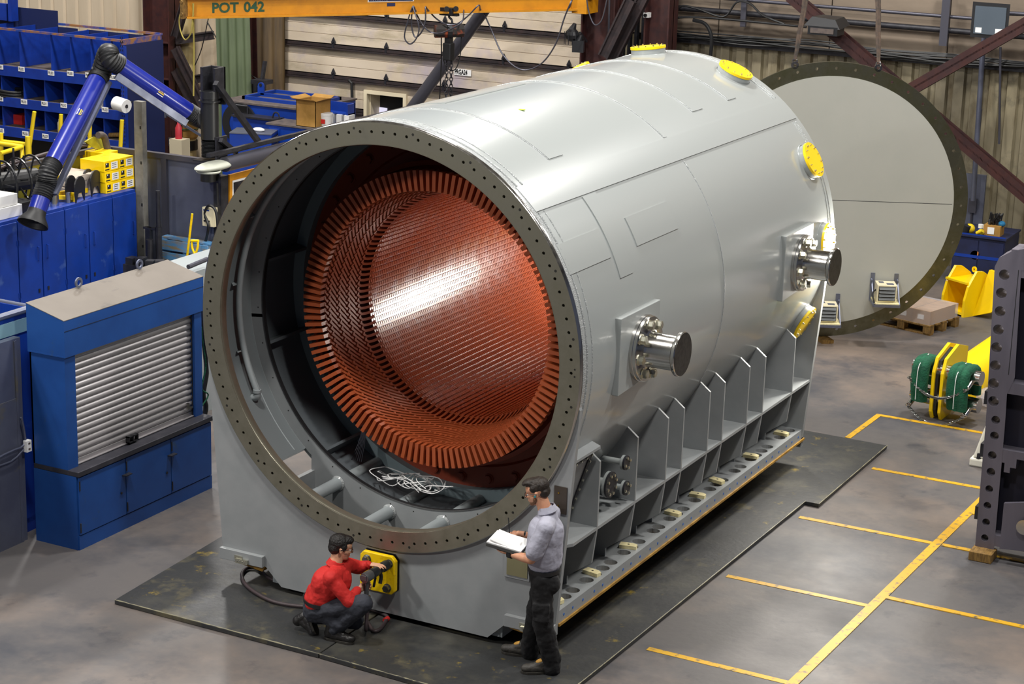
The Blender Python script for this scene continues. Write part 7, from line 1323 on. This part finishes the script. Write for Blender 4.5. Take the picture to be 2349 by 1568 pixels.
mb = MB(); cf = frame3(hd, UP)
for s_ in (1, -1): mb.prism([(0, .0), (.075, -.035), (.115, -.085), (.075, -.10), (0, -.045)], V((1.872, -.28, 1.625)) + lf * s_ * .060 + hd * -.03, (hd + V((0, 0, -.1)) + lf * -.35 * s_).normalized(), UP, .008)
mb.lathe([(.066, .028), (.074, .030), (.092, -.022), (.084, -.030)], V((1.868, -.278, 1.598)), tuple((V((0, 0, 1)) + hd * .30).normalized()), 26); obj('collar', mb, 'shirt_grey', sh_, smooth=60)
mb = MB(); mb.box(V((1.72, -.40, 1.38)), (.012, .05, .025), rz=.3); obj('pocket_pens', mb, 'blackp', sh_)
tr = MB(); tr.capsule(V((1.852, -.262, 1.045)), V((1.85, -.26, .96)), .132, .135, 1.18, lf, n=20)
for a1, a2, a3 in ((hpL, knL, anL), (hpR, knR, anR)): tr.capsule(a1, a2, .105, .088, n=18); tr.capsule(a2, a3 + V((0, 0, .0)), .090, .082, n=18); tr.capsule(a3 + V((0, 0, .05)), a3 - V((0, 0, .03)), .084, .082, n=16)
tr.box(knL.lerp(hpL, .32) + lf * .088, (.15, .03, .17), rz=math.atan2(hd.y, hd.x)); tr.ball(V((1.93, -.31, .93)), (.10, .09, .11), 14)
tt2 = fuse('trousers', tr, 'trouser_black', man, .009, 4, wrinkle=.030, wsize=.10)
mb = MB(); mb.lathe([(.142, 0), (.150, 0), (.150, .035), (.142, .035)], (0, 0, 0), UP, 30); mb.v = [tuple(V((1.853, -.262, 1.02)) + hd * x * .97 + lf * y * 1.16 + V((0, 0, z))) for x, y, z in mb.v]; obj('belt', mb, 'black', man, smooth=40)
boot('boot', (1.995, -.185, .05), (1.715, -.375, .05), man, 'bootgrey', laces='tan'); boot('boot', (1.665, -.015, .05), (1.355, -.075, .05), man, 'bootgrey', laces='tan')
mb = MB(); wd = (wrL - elL).normalized(); mb.lathe([(.033, -.018), (.039, -.018), (.039, .018), (.033, .018)], wrL - wd * .015, tuple(wd), 24); mb.box(wrL - wd * .015 + V((0, -.04, 0)), (.035, .012, .035)); obj('wristwatch', mb, 'black', man, smooth=40)
# binder and pen
bn = thing('binder', 'open dark binder with white pages held by the standing person', 'binder', (1.56, -.38, 1.22)); bx_u = V((-.985, -.10, .12)).normalized(); bx_v = V((.10, -.99, -.12)).normalized(); bx_n = bx_u.cross(bx_v).normalized(); bc = V((1.555, -.385, 1.247)); bx_n = bx_n if bx_n.z > 0 else -bx_n; MBn = Matrix((bx_u, bx_n.cross(bx_u), bx_n)).transposed()
mb = MB(); mb.box(bc, (.33, .25, .034), M3=MBn.copy()); obj('cover', mb, mat('dark_grey_binder', '#4b4c4a', .5), bn, bevel=.004); mb = MB(); mb.box(bc + bx_n * .022, (.325, .24, .010), M3=MBn.copy()); mb.box(bc + bx_n * .032 + bx_u * .02, (.24, .21, .008), M3=MBn @ Matrix.Rotation(-.12, 3, 'Y')); obj('pages', mb, 'paper', bn)
ph_ = V((1.497, -.26, 1.272)); mb = MB(); mb.cyl(ph_ + V((.012, -.02, .003)), ph_ + V((-.035, .035, .145)), .0048, n=8); one('pen', mb, 'blackp', 'black pen in the right hand of the standing person', 'pen')

# crouching man with the impact wrench, facing right
cr = thing('person', 'person crouching in a red shirt, holding an impact wrench to the yellow plate', 'person', (-.12, -.62, .047))
hx = V((.80, .55, 0)).normalized()
hc2 = V((-.105, -.50, .905)); F2 = frame3(V((.74, .62, -.20)), UP); nk2 = V((-.140, -.540, .760))
sR = V((-.085, -.705, .675)); sL = V((-.125, -.400, .700)); eR = V((.085, -.655, .470)); wR = V((.066, -.492, .520)); eL = V((.0, -.30, .60)); wL = V((.02, -.215, .665))
eL = V((-.085, -.235, .625)); pv = V((-.285, -.585, .335)); wa = V((-.255, -.575, .42))
kR = V((.205, -.60, .455)); aR = V((-.075, -.635, .165)); kL = V((.02, -.46, .20)); aL = V((-.335, -.56, .20)); hR_ = V((-.265, -.655, .315)); hL_ = V((-.28, -.51, .315))
b = MB(); head_parts(b, hc2, F2, nk2, .058); b.capsule(V((-.16, -.55, .62)), pv, .105, .12, 1.2, sR - sL); b.capsule(sR, sL, .045, .045)
for a1, a2, a3 in ((sR, eR, wR), (sL, eL, wL)): b.capsule(a1, a2, .042, .038); b.capsule(a2, a3, .038, .025)
for a1, a2, a3 in ((hR_, kR, aR), (hL_, kL, aL)): b.capsule(a1, a2, .08, .055); b.capsule(a2, a3, .055, .04)
hand_parts(b, wR + V((.004, .012, .0)), V((.25, .95, .12)), V((.95, -.25, 0)), -1, [.75, .95, 1.0, 1.0], tcurl=.7); hand_parts(b, wL, V((.86, .10, .12)), V((.15, .0, -1)), 1, .30, tcurl=.2, spread=.2)
fuse('body', b, 'skin2', cr, .0062, 3); face_extras(cr, hc2, F2)
hairball('hair', [((-.028, 0, .048), (.100, .086, .084)), ((-.058, 0, -.005), (.066, .076, .070)), ((.030, 0, .078), (.070, .066, .045)), ((.070, 0, .088), (.028, .050, .022)), ((.005, .066, .025), (.035, .020, .045)), ((.005, -.066, .025), (.035, .020, .045))], 'hair2', cr, hc2, F2)
s = MB(); s.capsule(V((-.14, -.555, .595)), V((-.255, -.58, .43)), .158, .158, 1.12, sR - sL, n=22); s.capsule(V((-.255, -.58, .43)), V((-.275, -.585, .385)), .150, .150, 1.2, sR - sL, n=22); s.capsule(sR, sL, .080, .078, n=18); s.ball(V((-.205, -.60, .575)), (.13, .16, .15), 18)
s.capsule(V((-.135, -.545, .68)), nk2 + V((-.005, -.003, -.015)), .115, .072, 1.1, sR - sL, n=16)
for a1, a2, a3 in ((sR, eR, wR), (sL, eL, wL)): s.capsule(a1, a2, .072, .066, n=16); s.capsule(a2, a3 - (a3 - a2).normalized() * .012, .064, .043, n=16)
s2 = fuse('shirt', s, 'shirt_red', cr, .0085, 4, wrinkle=.024, wsize=.10)
mb = MB(); mb.lathe([(.060, .030), (.070, .030), (.088, -.022), (.080, -.030)], nk2 + V((0, 0, -.004)), tuple((V((0, 0, 1)) + hx * .35).normalized()), 26); obj('collar', mb, 'shirt_red', s2, smooth=60)
for e_, w__ in ((eR, wR), (eL, wL)): mb = MB(); dd_ = (w__ - e_).normalized(); mb.lathe([(.034, -.05), (.041, -.05), (.042, .0), (.034, .0)], w__ - dd_ * .005, tuple(dd_), 20); obj('cuff', mb, 'shirt_red', s2, smooth=50)
tr = MB(); tr.capsule(V((-.27, -.585, .40)), V((-.285, -.585, .31)), .140, .150, 1.15, sR - sL, n=20); tr.ball(V((-.30, -.585, .27)), (.13, .16, .11), 18)
for a1, a2, a3 in ((hR_, kR, aR), (hL_, kL, aL)): tr.capsule(a1, a2, .108, .085, n=18); tr.capsule(a2, a3, .084, .070, n=18)
tr.capsule(V((-.26, -.65, .30)), V((-.02, -.64, .22)), .09, .07, n=14)
fuse('trousers', tr, 'trouser_grey', cr, .009, 4, wrinkle=.028, wsize=.10)
mb = MB(); mb.lathe([(.148, 0), (.158, 0), (.158, .035), (.148, .035)], (0, 0, 0), UP, 30); ls = (sR - sL).normalized(); ls.z = 0; fx_ = V(UP).cross(ls); mb.v = [tuple(V((-.268, -.585, .372)) + fx_ * x + ls * y * 1.18 + V((-.25 * z, 0, z)) + V((0, 0, -.15 * x))) for x, y, z in mb.v]; obj('belt', mb, 'black', cr, smooth=40)
boot('boot', (-.175, -.655, .05), (.115, -.625, .05), cr, 'boot'); boot('boot', (-.405, -.575, .255), (-.275, -.625, .055), cr, 'boot', h_=.12)
# impact wrench
wv = thing('impact_wrench', 'grey and black air impact wrench pressed on a bolt of the yellow cover plate', 'power tool', (.115, -.25, .44)); ax0 = V((.115, -.065, .632)); 
h = MB(); h.lathe([(0, 0), (.048, 0), (.050, .07), (.044, .085), (0, .085)], ax0, (0, -1, 0), 24); obj('socket', h, 'toolblack', wv, smooth=40)
h = MB(); h.lathe([(.0, .08), (.036, .08), (.042, .10), (.042, .13), (.036, .15), (.046, .17), (.048, .27), (.040, .29), (.0, .29)], ax0, (0, -1, 0), 24); obj('hammer_case', h, 'toolblack', wv, smooth=40)
h = MB(); h.lathe([(0, .28), (.046, .285), (.050, .30), (.050, .38), (.044, .395), (0, .398)], ax0, (0, -1, 0), 24); obj('motor_case', h, 'toolgrey', wv, smooth=40)
h = MB(); q = ax0 + V((0, -.40, 0)); h.b2(q + V((-.03, -.004, -.02)), q + V((.03, .004, .03))); obj('end_plate', h, 'toolgrey', wv, bevel=.003)
h = MB(); q = ax0 + V((0, -.34, -.03)); h.capsule(q, q + V((.0, -.01, -.15)), .022, .020, 1.3, (0, 1, 0)); obj('grip', h, 'toolgrey', wv, smooth=50)
h = MB(); h.capsule(q + V((0, .035, -.02)), q + V((0, .030, -.06)), .007, .007); h.cyl(q + V((0, -.01, -.165)), q + V((0, -.01, -.21)), .012, n=10); obj('trigger', h, 'black', wv, smooth=40)
h = MB(); q = ax0 + V((.01, -.13, -.05)); h.tube([q + V((0, 0, .02)), q + V((0, .02, -.03)), q + V((.0, .0, -.09))], .018, 8, smooth=3); h.capsule(q + V((-.02, -.05, -.02)), q + V((-.03, -.06, -.10)), .012, .012); obj('side_handle', h, 'black', wv, smooth=50)
